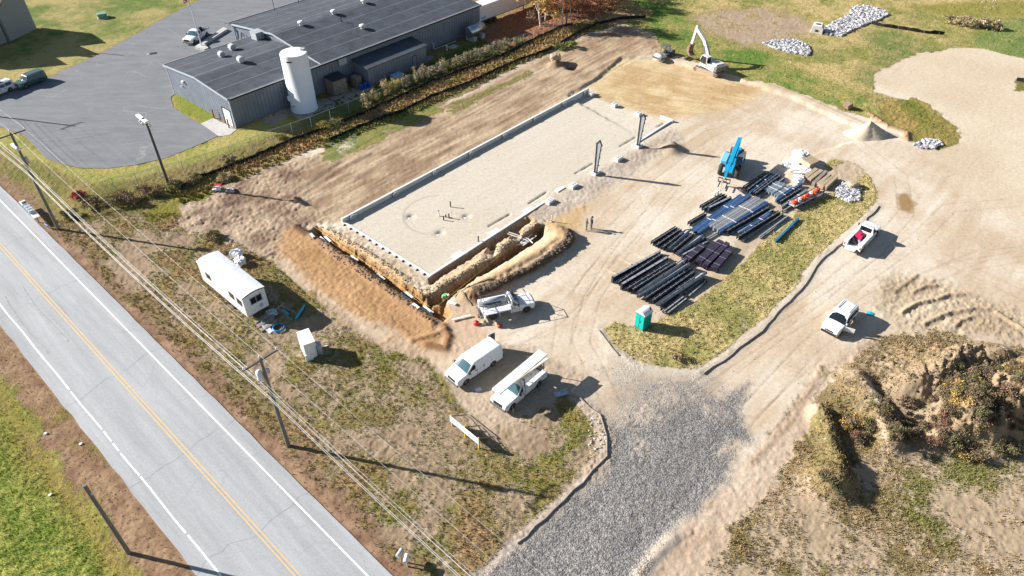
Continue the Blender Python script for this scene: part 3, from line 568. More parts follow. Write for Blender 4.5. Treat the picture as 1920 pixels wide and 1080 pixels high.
M['road_asphalt'] = asphalt('road_asphalt', (.355, .36, .365), (.12, 1.6, 1), (.27, .27, .27), .13, .35)
M['lot_asphalt'] = asphalt('lot_asphalt', (.175, .18, .19), (.5, 1.3, 1), (.32, .31, .29), .13, .55)
dm('road_white', (.8, .8, .79), .7, var=.1, scale=3, dirt=(.42, .42, .42), dirtamt=.25)
dm('road_yellow', (.62, .42, .16), .7, var=.1, scale=4, dirt=(.42, .4, .36), dirtamt=.4)
dm('skid', (.31, .31, .315), .8, var=.25, scale=3, dirt=(.35, .355, .36), dirtamt=.3); dm('crack', (.29, .285, .28), .9, var=.2)
ang = math.atan2(RD.y, RD.x)
def RP(a, o, z=.04): return (a, o, z)
mb = MB(); xs = list(range(-60, 320, 2))
vs = []; fs = []
for i, a in enumerate(xs):
    e1 = 5.05 + .05 * math.sin(a * 1.3) + random.uniform(-.04, .04); e0 = -4.83 + random.uniform(-.05, .05)
    for o, z in ((e0 - .02, -.2), (e0, .035), (-2, .06), (0, .08), (2, .06), (e1, .035), (e1 + .02, -.2)): vs.append((a, o, z))
    if i:
        for k in range(6): q = (i - 1) * 7 + k; fs.append((q, q + 7, q + 8, q + 1))
mb.add(vs, [f[::-1] for f in fs], sm=False)
road = mb.build('road', 'road_asphalt', loc=(RO.x, RO.y, 0), rz=ang); road['kind'] = 'structure'
def zroad(o): return np.interp(o, (-4.83, -2, 0, 2, 5.05), (.035, .06, .08, .06, .035))
def stripe(name, o, wd, m, segs, wav=.0):
    q = MB()
    for a0, a1 in segs:
        a = a0
        while a < a1:
            b = min(a + 2, a1); j0 = wav * math.sin(a * .7); j1 = wav * math.sin(b * .7)
            q.add([(a, o - wd / 2 + j0, zroad(o) + .012), (b, o - wd / 2 + j1, zroad(o) + .012), (b, o + wd / 2 + j1, zroad(o) + .012), (a, o + wd / 2 + j0, zroad(o) + .012)], [(0, 1, 2, 3)]); a = b
    return q.build(name, m, road)
stripe('edge_line', -3.55, .15, 'road_white', [(-60, 318)]); stripe('edge_line', 3.88, .15, 'road_white', [(-60, 1), (1.2, 9), (9.3, 17), (17.15, 20.6), (20.9, 22.1), (22.35, 24), (24.25, 31), (31.3, 318)], .03)
stripe('centre_line', .13, .12, 'road_yellow', [(-60, 318)]); stripe('centre_line', -.17, .12, 'road_yellow', [(-60, 318)])
Rinv = Matrix.Rotation(-ang, 2)
def toR(p): return Rinv @ (Vector((p.x, p.y)) - Vector((RO.x, RO.y)))
for pts in ([(40, 537), (63, 573), (104, 617), (128, 641)], [(8, 556), (19, 579), (44, 614), (63, 638), (90, 662)]):
    q = MB(); L = [toR(P(*p)) for p in pts]
    for i in range(len(L) - 1):
        d = (L[i + 1] - L[i]).normalized(); nn = Vector((-d.y, d.x)) * .13
        q.add([(v.x, v.y, zroad(v.y) + .018) for v in (L[i] - nn, L[i + 1] - nn, L[i + 1] + nn, L[i] + nn)], [(0, 1, 2, 3)])
    q.build('skid_mark', 'skid', road)
q = MB(); random.seed(5)
for a in (5, 17, 31, 47, 60):
    o = -4.8; a2 = a + random.uniform(-1, 1)
    end = random.choice((5, .2, 4.9, 4.9)); pv = (a2, o)
    while o < end:
        o2 = o + random.uniform(.4, .9); n2_ = a2 + random.uniform(-.35, .35); t = random.uniform(.008, .018)
        q.add([(a2 - t, o, zroad(o) + .008), (n2_ - t, o2, zroad(o2) + .008), (n2_ + t, o2, zroad(o2) + .008), (a2 + t, o, zroad(o) + .008)], [(3, 2, 1, 0)]); o = o2; a2 = n2_
q.build('crack', 'crack', road)
q = MB(); poly = [tuple(P(a, b)[:2]) for a, b in lotpoly]; q.prism(poly, -.1, .03); lo = q.build('parking_lot', 'lot_asphalt'); lo['kind'] = 'structure'
# ------------------------------------------------ warehouse
WN = P(443, 240); WA = R(48.55); WU = Vector((math.cos(WA), math.sin(WA))); WV = Vector((-WU.y, WU.x))
def WP(u, v, z=0): return Vector((WN.x + WU.x * u + WV.x * v, WN.y + WU.y * u + WV.y * v, z))
def siding(name, c):
    m = bpy.data.materials.new(name); m.use_nodes = True; n = m.node_tree.nodes; l = m.node_tree.links; b = n['Principled BSDF']
    tc_ = n.new('ShaderNodeTexCoord'); sp = n.new('ShaderNodeSeparateXYZ'); l.new(tc_.outputs['Object'], sp.inputs[0])
    ad = n.new('ShaderNodeMath'); ad.operation = 'ADD'; l.new(sp.outputs[0], ad.inputs[0]); l.new(sp.outputs[1], ad.inputs[1])
    mu = n.new('ShaderNodeMath'); mu.operation = 'FRACT'; dv = n.new('ShaderNodeMath'); dv.operation = 'DIVIDE'; l.new(ad.outputs[0], dv.inputs[0]); dv.inputs[1].default_value = .62; l.new(dv.outputs[0], mu.inputs[0])
    cr = n.new('ShaderNodeValToRGB'); e = cr.color_ramp.elements; e[0].position = .0; e[0].color = (.25, .25, .25, 1); e[1].position = .2; e[1].color = (1, 1, 1, 1); l.new(mu.outputs[0], cr.inputs[0])
    bp = n.new('ShaderNodeBump'); bp.inputs['Strength'].default_value = .9; bp.inputs['Distance'].default_value = .06; l.new(cr.outputs[0], bp.inputs['Height']); l.new(bp.outputs[0], b.inputs['Normal'])
    nz = n.new('ShaderNodeTexNoise'); nz.inputs['Scale'].default_value = .6; nz.inputs['Detail'].default_value = 6; l.new(tc_.outputs['Object'], nz.inputs['Vector'])
    c2 = n.new('ShaderNodeValToRGB'); c2.color_ramp.elements[0].position = .3; c2.color_ramp.elements[0].color = (*[k * .85 for k in c], 1); c2.color_ramp.elements[1].position = .7; c2.color_ramp.elements[1].color = (*[k * 1.1 for k in c], 1); l.new(nz.outputs[0], c2.inputs[0])
    mx = n.new('ShaderNodeMix'); mx.data_type = 'RGBA'; mx.blend_type = 'MULTIPLY'; mx.inputs[0].default_value = .55; l.new(c2.outputs[0], mx.inputs[6]); l.new(cr.outputs[0], mx.inputs[7]); l.new(mx.outputs[2], b.inputs['Base Color']); b.inputs['Roughness'].default_value = .5
    return m
def roofing(name, c, seam=3.05, axis=1, sc=(.30, .31, .32)):
    m = bpy.data.materials.new(name); m.use_nodes = True; n = m.node_tree.nodes; l = m.node_tree.links; b = n['Principled BSDF']; b.inputs['Roughness'].default_value = .8; b.inputs['Specular IOR Level'].default_value = .3
    tc_ = n.new('ShaderNodeTexCoord'); sp = n.new('ShaderNodeSeparateXYZ'); l.new(tc_.outputs['Object'], sp.inputs[0])
    nz = n.new('ShaderNodeTexNoise'); nz.inputs['Scale'].default_value = .5; nz.inputs['Detail'].default_value = 8; nz.inputs['Roughness'].default_value = .7; l.new(tc_.outputs['Object'], nz.inputs['Vector'])
    c2 = n.new('ShaderNodeValToRGB'); c2.color_ramp.elements[0].position = .3; c2.color_ramp.elements[0].color = (*[k * .68 for k in c], 1); c2.color_ramp.elements[1].position = .68; c2.color_ramp.elements[1].color = (*[k * 1.38 for k in c], 1); l.new(nz.outputs[0], c2.inputs[0])
    dv = n.new('ShaderNodeMath'); dv.operation = 'DIVIDE'; l.new(sp.outputs[axis], dv.inputs[0]); dv.inputs[1].default_value = seam; fr = n.new('ShaderNodeMath'); fr.operation = 'FRACT'; l.new(dv.outputs[0], fr.inputs[0])
    lt = n.new('ShaderNodeMath'); lt.operation = 'LESS_THAN'; l.new(fr.outputs[0], lt.inputs[0]); lt.inputs[1].default_value = .035
    n2 = n.new('ShaderNodeTexNoise'); n2.inputs['Scale'].default_value = 3; l.new(tc_.outputs['Object'], n2.inputs['Vector']); ml = n.new('ShaderNodeMath'); ml.operation = 'MULTIPLY'; l.new(lt.outputs[0], ml.inputs[0]); l.new(n2.outputs[0], ml.inputs[1])
    mx = n.new('ShaderNodeMix'); mx.data_type = 'RGBA'; l.new(ml.outputs[0], mx.inputs[0]); l.new(c2.outputs[0], mx.inputs[6]); mx.inputs[7].default_value = (*sc, 1); l.new(mx.outputs[2], b.inputs['Base Color'])
    return m
M['siding'] = siding('siding', (.17, .195, .245)); M['roof_membrane'] = roofing('roof_membrane', (.058, .066, .08)); M['shingle'] = roofing('shingle', (.16, .11, .09), .4, 2, (.11, .08, .07))
dm('trim', (.36, .39, .42), .5); dm('trim_dark', (.02, .02, .022), .6); dm('house_wall', (.3, .29, .28), .8, var=.08); dm('brown_trim', (.16, .07, .05), .7)
wh = thing('warehouse', 'long low grey metal warehouse with dark gable roof beside the asphalt lot', 'building', WN, WA)
def gable(u0, u1, v0, v1, ze, zr, vr, rise_back=None):
    zb = ze if rise_back is None else rise_back
    body = MB(); pv = [(v0, 0), (v1, 0), (v1, zb), (vr, zr), (v0, ze)]
    body.add([(u0, a, b) for a, b in pv] + [(u1, a, b) for a, b in pv], [(0, 1, 2, 3, 4)[::-1], (5, 6, 7, 8, 9), (0, 5, 9, 4)[::-1], (1, 2, 7, 6), (2, 3, 8, 7), (3, 4, 9, 8)])
    body.build('wall', 'siding', wh)
    ro_ = MB(); t = .14; o = .25
    def pt(v, z, u): return (u, v, z)
    sl1 = (zr - ze) / (vr - v0); sl2 = (zr - zb) / (v1 - vr)
    pr = [(v0 - o, ze - o * sl1 + .01), (vr, zr + .01), (v1 + o, zb - o * sl2 + .01)]
    vs = [(u, a, b + dz) for u in (u0 - o, u1 + o) for dz in (0, t) for a, b in pr]
    ro_.add(vs, [(3, 4, 10, 9)[::-1], (4, 5, 11, 10)[::-1], (0, 1, 7, 6), (1, 2, 8, 7), (0, 6, 9, 3)[::-1], (2, 5, 11, 8)[::-1], (0, 3, 4, 1), (1, 4, 5, 2), (6, 7, 10, 9), (7, 8, 11, 10)])
    return ro_.build('roof', 'roof_membrane', wh), pr
# volume A (low front) with notch at the back, then volume B
rA, prA = gable(0, 16.7, 0, 18.2, 4.6, 5.35, 8.6); rB, prB = gable(16.72, 53.2, .03, 26.4, 4.62, 6.3, 12.6, 4.7)
tr = MB()
for (u, v0, z0, v1, z1) in ((-.28, -.25, 4.66, 8.6, 5.44), (-.28, 8.6, 5.44, 18.45, 4.66), (16.4, -.22, 4.72, 12.6, 6.4), (16.4, 12.6, 6.4, 26.65, 4.75)): MB().bar((u, v0, z0), (u, v1, z1), .12, .26).build('rake_trim', 'trim', wh)
for a_ in (((34.7, -.3, 4.6), (37.6, .1, .24)), ((8, -.3, 4.58), (15.9, .1, .24))): MB().box(*a_).build('eave_gutter', 'trim_dark', wh)
for a_ in (((34.7, -.33, 4.76), (37.6, .12, .07)), ((8, -.33, 4.74), (15.9, .12, .07)), ((34.7, 26.7, 4.9), (37.6, .12, .1)), ((8, 18.5, 4.75), (16.6, .12, .1))): MB().box(*a_).build('eave_trim', 'trim', wh)
d_ = MB(); d_.box((-.05, 1.6, 1.25), (.08, 1.9, 2.5)); gd = d_.build('garage_door', 'white_dull', wh)
d_ = MB(); d_.box((-.06, 2.7, 1.3), (.1, .3, 2.6)); d_.box((-.06, 1.6, 2.62), (.1, 2.3, .12)); d_.build('door_frame', 'trim_dark', gd)
for y_ in (.05, 18.15): MB().box((0.02, y_, 2.3), (.14, .14, 4.6)).build('corner_trim', 'trim', wh)
MB().lathe([(0, .12), (.35, .12)], 10, (-.3, 14.2, 2.4), 'x').build('wall_light', 'white_dull', wh); MB().box((-.2, 13.3, 3.4), (.3, .45, .3)).build('wall_light', 'white_dull', wh)
# lean-to
lt_ = MB(); lt_.add([(22.6, 0, 0), (35.6, 0, 0), (35.6, 0, 3.5), (22.6, 0, 3.5), (22.6, -3.9, 0), (35.6, -3.9, 0), (35.6, -3.9, 3.0), (22.6, -3.9, 3.0)], [(4, 5, 6, 7), (0, 4, 7, 3), (5, 1, 2, 6), (7, 6, 2, 3)])
lt_.build('lean_to_wall', 'siding', wh)
q = MB(); q.add([(22.4, -4.1, 3.02), (35.8, -4.1, 3.02), (35.8, -.02, 3.55), (22.4, -.02, 3.55), (22.4, -4.1, 3.16), (35.8, -4.1, 3.16), (35.8, -.02, 3.69), (22.4, -.02, 3.69)], [(3, 2, 1, 0), (4, 5, 6, 7), (0, 1, 5, 4), (1, 2, 6, 5), (2, 3, 7, 6), (3, 0, 4, 7)]); q.build('lean_to_roof', 'roof_membrane', wh)
q = MB(); q.box((32.7, -3.93, 1.05), (.95, .05, 2.1)); dd = q.build('side_door', 'siding', wh)
q = MB(); q.box((32.2, -3.97, 1.08), (.05, .05, 2.2)); q.box((33.2, -3.97, 1.08), (.05, .05, 2.2)); q.box((32.7, -3.97, 2.2), (1.05, .05, .06)); q.build('door_frame', 'trim_dark', dd)
MB().box((20.7, -.1, 3.9), (1.6, .12, 1.1)).build('wall_vent', 'trim', wh); MB().tube([(18.6, -.15, 3.9), (18.7, -.2, 2.8)], .06).build('wall_pipe', 'trim', wh)
# roof vents
def on_roof(px, py, dz=5.4):
    p = P(px, py, dz); r = Vector((p.x - WN.x, p.y - WN.y)); u, v = r.dot(WU), r.dot(WV)
    z = np.interp(v, [a for a, b in (prA if u < 16.5 else prB)], [b for a, b in (prA if u < 16.5 else prB)]) + .14
    if abs(z - dz) > .04 and dz > 0: return on_roof(px, py, z) if not hasattr(on_roof, 'k') else (u, v, z)
    return u, v, z
def vent_hood(px, py, s=.8):
    u, v, z = on_roof(px, py); q = MB(); q.box((u, v, z + .2 * s), (.8 * s, .8 * s, .4 * s)); q.xz([(u - .55 * s, z + .35 * s), (u + .55 * s, z + .35 * s), (u + .5 * s, z + .8 * s), (u + .1 * s, z + 1.0 * s), (u - .4 * s, z + .85 * s)], v - .45 * s, v + .45 * s); q.build('roof_vent', 'metal_galv', wh, .03)
def mush(px, py, s=1, m_='white_dull'):
    u, v, z = on_roof(px, py); MB().lathe([(0, .35 * s), (.4 * s, .35 * s), (.42 * s, .6 * s), (.6 * s, .55 * s), (.75 * s, .25 * s)], 14, (u, v, z)).build('roof_fan', m_, wh)
vent_hood(436, 93, 1.0); vent_hood(416, 106, .9); vent_hood(452, 116, .95)
u, v, z = on_roof(484, 72); q = MB(); q.box((u, v, z + .55), (1.5, 1.7, 1.3)); q.box((u, v, z + 1.25), (1.7, 1.9, .1)); q.box((u + 1.3, v - .1, z + .4), (.5, .5, .8)); q.build('roof_unit', 'metal_galv', wh)
for a in ((565, 47), (626, 26), (683, 6)): mush(*a)
mush(680, 53, 1)
u, v, z = on_roof(640, 40); MB().tube([(u, v, z), (u, v, z + .8)], .08).build('vent_pipe', 'trim_dark', wh)
u, v, z = on_roof(515, 20); MB().tube([(u, v, z), (u, v, z + 3.2)], .05).build('roof_mast', 'trim_dark', wh); u, v, z = on_roof(560, 5); MB().tube([(u, v, z), (u, v, z + .8)], .05).build('roof_mast', 'trim_dark', wh)
# entry deck and canopy brace in the recess
q = MB(); q.box((12.6, 21.2, .5), (6.4, 4.6, .12)); dk = q.build('entry_deck', 'metal_galv', wh); q = MB(); q.box((9.3, 21.2, .62), (.12, 4.8, .35)); q.build('red_kerb', 'red', wh)
q = MB(); q.bar((16.3, 22.4, 4.3), (14.8, 21.6, .6), .2, .2); q.bar((16.3, 23.6, 4.3), (15.2, 22.8, .6), .2, .2); q.build('stair_brace', 'machine_grey', wh)
# slabs of concrete beside the building
for nm, poly in (('concrete_apron', [(377, 232), (400, 222), (444, 243), (430, 254), (411, 256)]), ('concrete_slab', [(488, 226), (512, 213), (540, 200), (640, 178), (655, 166), (700, 162), (700, 172), (672, 186), (590, 212), (580, 222), (560, 225), (548, 214), (512, 236)]), ('side_pad', [(795, 106), (810, 104), (815, 110), (800, 116)])):
    q = MB(); q.prism([tuple(P(*a)[:2]) for a in poly], -.1, .06); o = q.build(nm, 'concrete' if nm == 'concrete_apron' else 'concrete_old'); o['kind'] = 'structure'
# storage tank
tk = thing('storage_tank', 'tall white upright steel tank standing beside the grey warehouse wall', 'tank', P(571, 203), 0)
MB().lathe([(0, 2.12), (.1, 2.12), (.1, 2.0), (8.9, 2.0), (9.05, 1.95)], 40).build('tank_shell', 'tank_white', tk)
q = MB(); q.lathe([(9.05, .35), (9.25, .35)], 16, (1.2, .9, 0)); q.tube([(.9, .6, 9.05), (.9, .6, 9.5), (1.5, 1.1, 9.5), (1.5, 1.1, 9.05)], .05); q.build('hatch', 'metal_galv', tk)
MB().box((-1.75, -1.1, 2.2), (.4, .5, .6), .5).build('valve_box', 'tank_white', tk); MB().tube([(-1.0, -1.8, 1.3), (-1.3, -2.1, 1.0)], .1).build('valve', 'trim', tk)
MB().box((-.3, -2.02, 8.3), (.8, .06, .18)).build('tag_plate', 'trim_dark', tk)
# boxes, barrels and tanks along the wall
def crate(name, label, cat, loc, rz, d, m1, m2, lid=True, grp=None):
    t = thing(name, label, cat, loc, rz, grp); q = MB(); q.box((0, 0, d[2] / 2), d)
    for k in range(5): q.box((0, -d[1] / 2 - .03, d[2] * (k + .5) / 5), (d[0] + .06, .05, d[2] / 7))
    for sx in (-1, 1):
        for k in range(5): q.box((sx * (d[0] / 2 + .03), 0, d[2] * (k + .5) / 5), (.05, d[1] + .06, d[2] / 7))
    q.build('box_wall', m1, t); 
    if lid: MB().box((0, -.05, d[2] + .12), (d[0] + .3, d[1] + .3, .08), 0, 0, 0, .12).build('box_lid', m2, t)
    return t
crate('timber_shed', 'weathered timber lean-to box against the warehouse wall beside the white tank', 'shed', WP(17.9, -1.4, .06), WA, (2.6, 2.0, 2.4), 'wood_grey', 'steel_dark')
crate('pallet_stack', 'grey timber pallets stacked on end next to the blue barrels', 'pallets', WP(21.4, -2.1, .06), WA + .1, (1.1, 1.3, 1.7), 'wood_grey', 'wood_grey', False)
for i, (a, b) in enumerate(((20.9, -3.9), (21.7, -3.85), (22.4, -3.95))):
    t = thing('barrel', ('blue plastic barrel nearest the tank in the row of three', 'middle blue plastic barrel in the row of three by the warehouse', 'blue plastic barrel nearest the lean-to in the row of three')[i], 'barrel', WP(a, b, .06), 0, 'blue barrels by the warehouse')
    MB().lathe([(0, .27), (.05, .3), (.3, .29), (.33, .31), (.6, .29), (.63, .31), (.86, .3), (.92, .27)], 16).build('barrel_shell', 'barrel_blue', t); MB().lathe([(.92, .05), (.97, .05)], 8, (.15, 0, 0)).build('bung', 'black_plastic', t)
t = thing('wall_cabinet', 'pale blue metal cabinet standing outside the lean-to by the weeds', 'cabinet', WP(27.3, -5.4), WA); q = MB(); q.box((0, 0, .5), (2.0, 1.2, 1.0)); q.build('cabinet_body', 'metal_galv', t, .03); MB().box((0, 0, 1.03), (2.1, 1.3, .06)).build('cabinet_lid', 'machine_blue_pale', t)
t = thing('fuel_tank', 'silver horizontal fuel tank on concrete blocks beside the warehouse end', 'tank', WP(49.3, -2.6), WA)
q = MB(); q.lathe([(-1.9, .75), (-1.8, 1.0), (1.8, 1.0), (1.9, .75)], 28, (0, 0, 1.75), 'x'); q.build('tank_shell', 'galv_shiny', t)
for sx in (-1, 1): MB().box((sx * 1.1, 0, .42), (.9, 2.0, .84)).build('concrete_block', 'concrete', t)
MB().tube([(1.2, 0, 2.7), (1.2, 0, 3.0)], .12).build('fill_cap', 'white_dull', t)
t = thing('ground_hatch', 'white framed ground hatch on the shaded grass beside the fuel tank', 'hatch', P(849, 89), WA); q = MB(); q.box((0, 0, .12), (1.9, 1.1, .24)); q.build('hatch_frame', 'concrete', t); MB().box((0, 0, .26), (1.5, .7, .05)).build('hatch_cover', 'metal_galv', t)
for i, (a, b, lb) in enumerate(((838, 95, 'short white pipe riser standing beside the ground hatch'), (813, 91, 'short white pipe riser at the end of the buried line near the wall'), (806, 135, 'short white pipe riser in the weeds by the fence'))):
    tag(MB().lathe([(0, .16), (.8, .16), (.82, .2), (.95, .2)], 10).build('pipe_riser', 'white_dull', loc=P(a, b)), lb, 'pipe', 'white pipe risers near the warehouse')
tag(MB().bar((0, 0, .05), (5.4, 0, .05), .1, .1).build('white_pipe', 'white_dull', loc=P(815, 93), rz=WA - .02), 'thin white pipe lying on shaded grass along the warehouse wall', 'pipe')
for i, (a, b) in enumerate(((402, 222), (430, 240))):
    t = thing('bollard', ('dark red bollard left of the white garage door', 'dark red bollard right of the white garage door at the corner')[i], 'bollard', P(a, b), 0, 'red bollards at the garage door'); MB().lathe([(0, .1), (1.45, .1), (1.5, .06)], 10).build('post', 'red_dark', t); MB().lathe([(0, .13), (.12, .13)], 10).build('collar', 'concrete', t)
# shrubs retaining wall next to the entrance
t = tag(MB().prism([tuple(P(*a)[:2]) for a in ((366, 92), (420, 55), (428, 58), (384, 86), (392, 94), (384, 97))], -.05, .45).build('retaining_kerb', 'concrete'), 'low concrete planter wall beside the parked white pickup', 'planter wall')
# flagpole with flag
t = thing('flagpole', 'white flagpole with striped flag beside the parked pickup', 'flagpole', P(379, 89)); MB().tube([(0, 0, 0), (0, 0, 5), (0, 0, 10.2)], [.13, .11, .08]).build('pole', 'white_paint', t)
q = MB(); n_ = 10
for k in range(n_ + 1):
    x = -.05 - 1.25 * k / n_ * .55; y = .12 * math.sin(k * .9); 
    for s_ in range(8): q.v.append((x - .05 * s_, y + .03 * s_ * math.sin(k), 9.6 - 1.45 * s_ / 7 - .35 * k / n_))
for k in range(n_):
    for s_ in range(7): q.f.append([k * 8 + s_, k * 8 + s_ + 1, k * 8 + 9 + s_, k * 8 + 8 + s_]); q.m.append(2 if (s_ < 4 and k < 5) else s_ % 2); q.sm.append(False)
q.build('flag', ['red', 'white_dull', 'barrel_blue'], t)
MB().lathe([(10.2, .02), (10.25, .09), (10.35, .02)], 8).build('ball_finial', 'yellow', t)
# ------------------------------------------------ semi trailer
tp = WP(53.9, .6); t = thing('semi_trailer', 'long white box trailer parked beyond the warehouse end', 'trailer', tp, WA - .02)
MB().box((8, 1.3, 2.6), (16, 2.6, 2.75)).build('box_body', 'white_paint', t, .03); q = MB(); q.box((8, 1.3, 4.0), (16.04, 2.64, .06)); q.build('box_roof', 'white_dull', t); q = MB(); q.box((8, .1, 1.15), (15.5, .12, .14)); q.box((8, 2.5, 1.15), (15.5, .12, .14)); q.build('side_rail', 'machine_grey', t)
MB().box((1.0, -.01, 1.7), (1.2, .04, .5)).build('side_panel', 'machine_blue_pale', t)
def wheel_on(root, x, y, r, wd, rim='rim', side=1, tm='tyre', n=20, deep=.55):
    q = MB(); q.lathe([(-wd / 2, r * .62), (-wd / 2, r * .93), (-wd / 2 + wd * .12, r), (wd / 2 - wd * .12, r), (wd / 2, r * .93), (wd / 2, r * .62), (wd / 2 - .04, r * .6)], n, (0, 0, 0), 'y')
    o = q.build('wheel', tm, root); o.location = (x, y, r)
    q = MB(); s = side; q.lathe([(-wd * .2, r * .6), (s * wd / 2 - s * .03, r * .6), (s * wd / 2 - s * .06, r * .5), (s * wd / 2 - s * .1, r * .28), (s * wd / 2 - s * .03, r * .22), (s * wd / 2 - s * .02, r * .1)] if s > 0 else [(wd * .2, r * .6), (-wd / 2 + .03, r * .6), (-wd / 2 + .06, r * .5), (-wd / 2 + .1, r * .28), (-wd / 2 + .03, r * .22), (-wd / 2 + .02, r * .1)], n, (0, 0, 0), 'y'); q.build('rim', rim, o)
    return o
for x in (3, 4.3):
    for y, s in ((.25, -1), (2.35, 1)): wheel_on(t, x, y, .5, .5, 'rim', s)
for y in (.4, 2.2): MB().box((13, y, .6), (.15, .15, 1.2)).build('landing_leg', 'machine_grey', t)
# ------------------------------------------------ house at the left edge
hs = thing('house', 'grey sided house with brown roofs and tall chimney beside the lawn', 'house', P(-72, 113), R(75))
ho = P(20, 108)
def hwing(x0, x1, y0, y1, ze, zr, win=()):
    q = MB(); ym_ = (x0 + x1) / 2; pv = [(x0, 0), (x1, 0), (x1, ze), (ym_, zr), (x0, ze)]
    q.add([(a, y0, b) for a, b in pv] + [(a, y1, b) for a, b in pv], [(0, 1, 2, 3, 4), (9, 8, 7, 6, 5), (0, 4, 9, 5), (1, 6, 7, 2)]); wl = q.build('wall', 'house_wall', hs)
    for s_ in (0, 1):
        xa = x0 - .35 if s_ == 0 else x1 + .35; za = ze - .35 * (zr - ze) / (ym_ - x0)
        q = MB(); vs = [(xa, y0 - .35, za), (ym_, y0 - .35, zr), (ym_, y1 + .35, zr), (xa, y1 + .35, za)]; q.add([(a, b, c + .02) for a, b, c in vs] + [(a, b, c + .2) for a, b, c in vs], [(0, 1, 2, 3), (4, 5, 6, 7), (0, 1, 5, 4), (1, 2, 6, 5), (2, 3, 7, 6), (3, 0, 4, 7)]); q.build('roof', 'shingle', hs)
    return wl
# local +x roughly away from the camera, +y to the left
hwing(-1.5, 6.5, .4, 12, 5.6, 9.2); hwing(4.8, 10.5, -1.3, 9, 6.4, 9.6); hwing(9.5, 16, -1.6, 9, 5.6, 8.2)
q = MB(); q.box((6.6, -1.6, 4.7), (.7, .7, 9.4)); q.build('chimney', 'brown_trim', hs)
MB().tube([(8.3, -2.4, 0), (8.3, -2.4, 11.5)], .09).build('antenna_mast', 'trim_dark', hs)
for x, y in ((1.5, .36), (3.6, .36)):
    q = MB(); q.box((x, y, 2.0), (1.0, .08, 1.3)); wn = q.build('window', 'glass', hs); q = MB(); q.box((x, y - .03, 2.7), (1.2, .06, .1)); q.box((x, y - .03, 1.32), (1.2, .06, .1)); q.build('frame', 'white_dull', wn)
# green utility boxes and rocks on lawn
t = thing('utility_box', 'green ground utility cabinet on the lawn beyond the house', 'utility box', P(193, 33), .5); MB().box((0, 0, .45), (1.7, 1.3, .9)).build('cabinet_body', mat('utility_green', (.18, .32, .25), .5), t, .05); MB().box((0, 0, .04), (2.0, 1.6, .08)).build('pad', 'concrete', t)
t = thing('storm_drain', 'square catch basin grate in the asphalt lot', 'drain', P(287, 100, .05), .4); MB().box((0, 0, .01), (1.2, .8, .02)).build('grate', 'steel_dark', t); MB().box((-.85, 0, .006), (.5, .8, .012)).build('patch', 'crack', t)
# ------------------------------------------------ foundation
FO = P(640, 417); FA = R(48.1); FU = Vector((math.cos(FA), math.sin(FA))); FV = Vector((FU.y, -FU.x))   # v to the right
def FP(u, v, z=0): return Vector((FO.x + FU.x * u + FV.x * v, FO.y + FU.y * u + FV.y * v, z))
fd = thing('foundation', 'pale concrete foundation wall around the smooth building pad', 'foundation', FP(0, 0), FA)
def fbox(name, u0, u1, v0, v1, z0, z1, m='concrete_pale', par=fd): q = MB(); q.box(((u0 + u1) / 2, -(v0 + v1) / 2, (z0 + z1) / 2), (u1 - u0, v1 - v0, z1 - z0)); return q.build(name, m, par)
fbox('west_wall', 0, 50.1, 0, .3, -.6, .62); fbox('south_wall', 0, .3, .303, 15.7, -.8, .14)
for a, b in ((0, 21.5), (40.0, 50.1)): fbox('east_wall', a, b, 15.7, 16.0, -1.0, .13)
fbox('east_wall', 24.6, 32, 15.75, 15.95, -.5, -.02, 'concrete'); fbox('north_wall', 50.103, 50.4, 14, 16.2, -.6, .35)
for u in (4.2, 10.4, 16.8, 23.2): fbox('wall_ledge', u, u + 1.5, 15.1, 15.697, -.5, .11)
for u in (1, 8, 15, 22, 29, 36, 43, 48.5):
    q = fbox('wall_pier', u, u + .9, .303, .6, -.3, .5, 'concrete'); fbox('anchor_plate', u + .2, u + .7, .35, .55, .5, .56, 'metal_galv', q)
q = MB()
for i in range(13): u = 1.2 * i + .8; q.box((-.14, -u, .0), (.28, .18, .1)); q.box((-.1, -u, .12), (.12, .12, .14))
q.build('form_clips', 'black_plastic', fd)
q = MB()
for i in range(15):
    u = .6 + i * 1.4; big = i in (9, 11, 13); q.box((u, -16.06, -.16 if not big else -.3), (.22, .09, .2 if not big else .65)); q.lathe([(-.02, .11), (.05, .11)], 8, (u + .35, -16.06, -.3), 'y')
q.build('foam_tabs', 'teal_foam', fd)
for i, (px, py, lb) in enumerate(((1031, 380, 'lone pale concrete pier nearest the open trench'), (1075, 351, 'pale concrete pier between the trench and the first steel column'), (1117, 326, 'concrete pier carrying the nearer tapered steel column'), (1159, 300, 'bare concrete pier between the two steel columns'), (1197, 276, 'concrete pier carrying the farther tapered steel column'), (1152, 197, 'pale concrete pad at the middle of the far pad edge'), (1197, 214, 'pale concrete pad behind the farther steel column top'), (1108, 177, 'small concrete pad beside the far left foundation corner'))):
    t = thing('concrete_pier', lb, 'pier', P(px, py), FA, 'concrete piers around the building pad'); big = i < 5
    MB().box((0, 0, -.1 if big else .05), (1.15 if big else .8, .75 if big else .8, 1.1 if big else .5)).build('pier_block', 'concrete_pale', t, .02)
    q = MB()
    for a in (-.2, .2):
        for b in (-.12, .12): q.tube([(a, b, .4 if big else .2), (a, b, .62 if big else .45)], .03, 6)
    q.build('anchor_bolts', 'steel_dark', t)
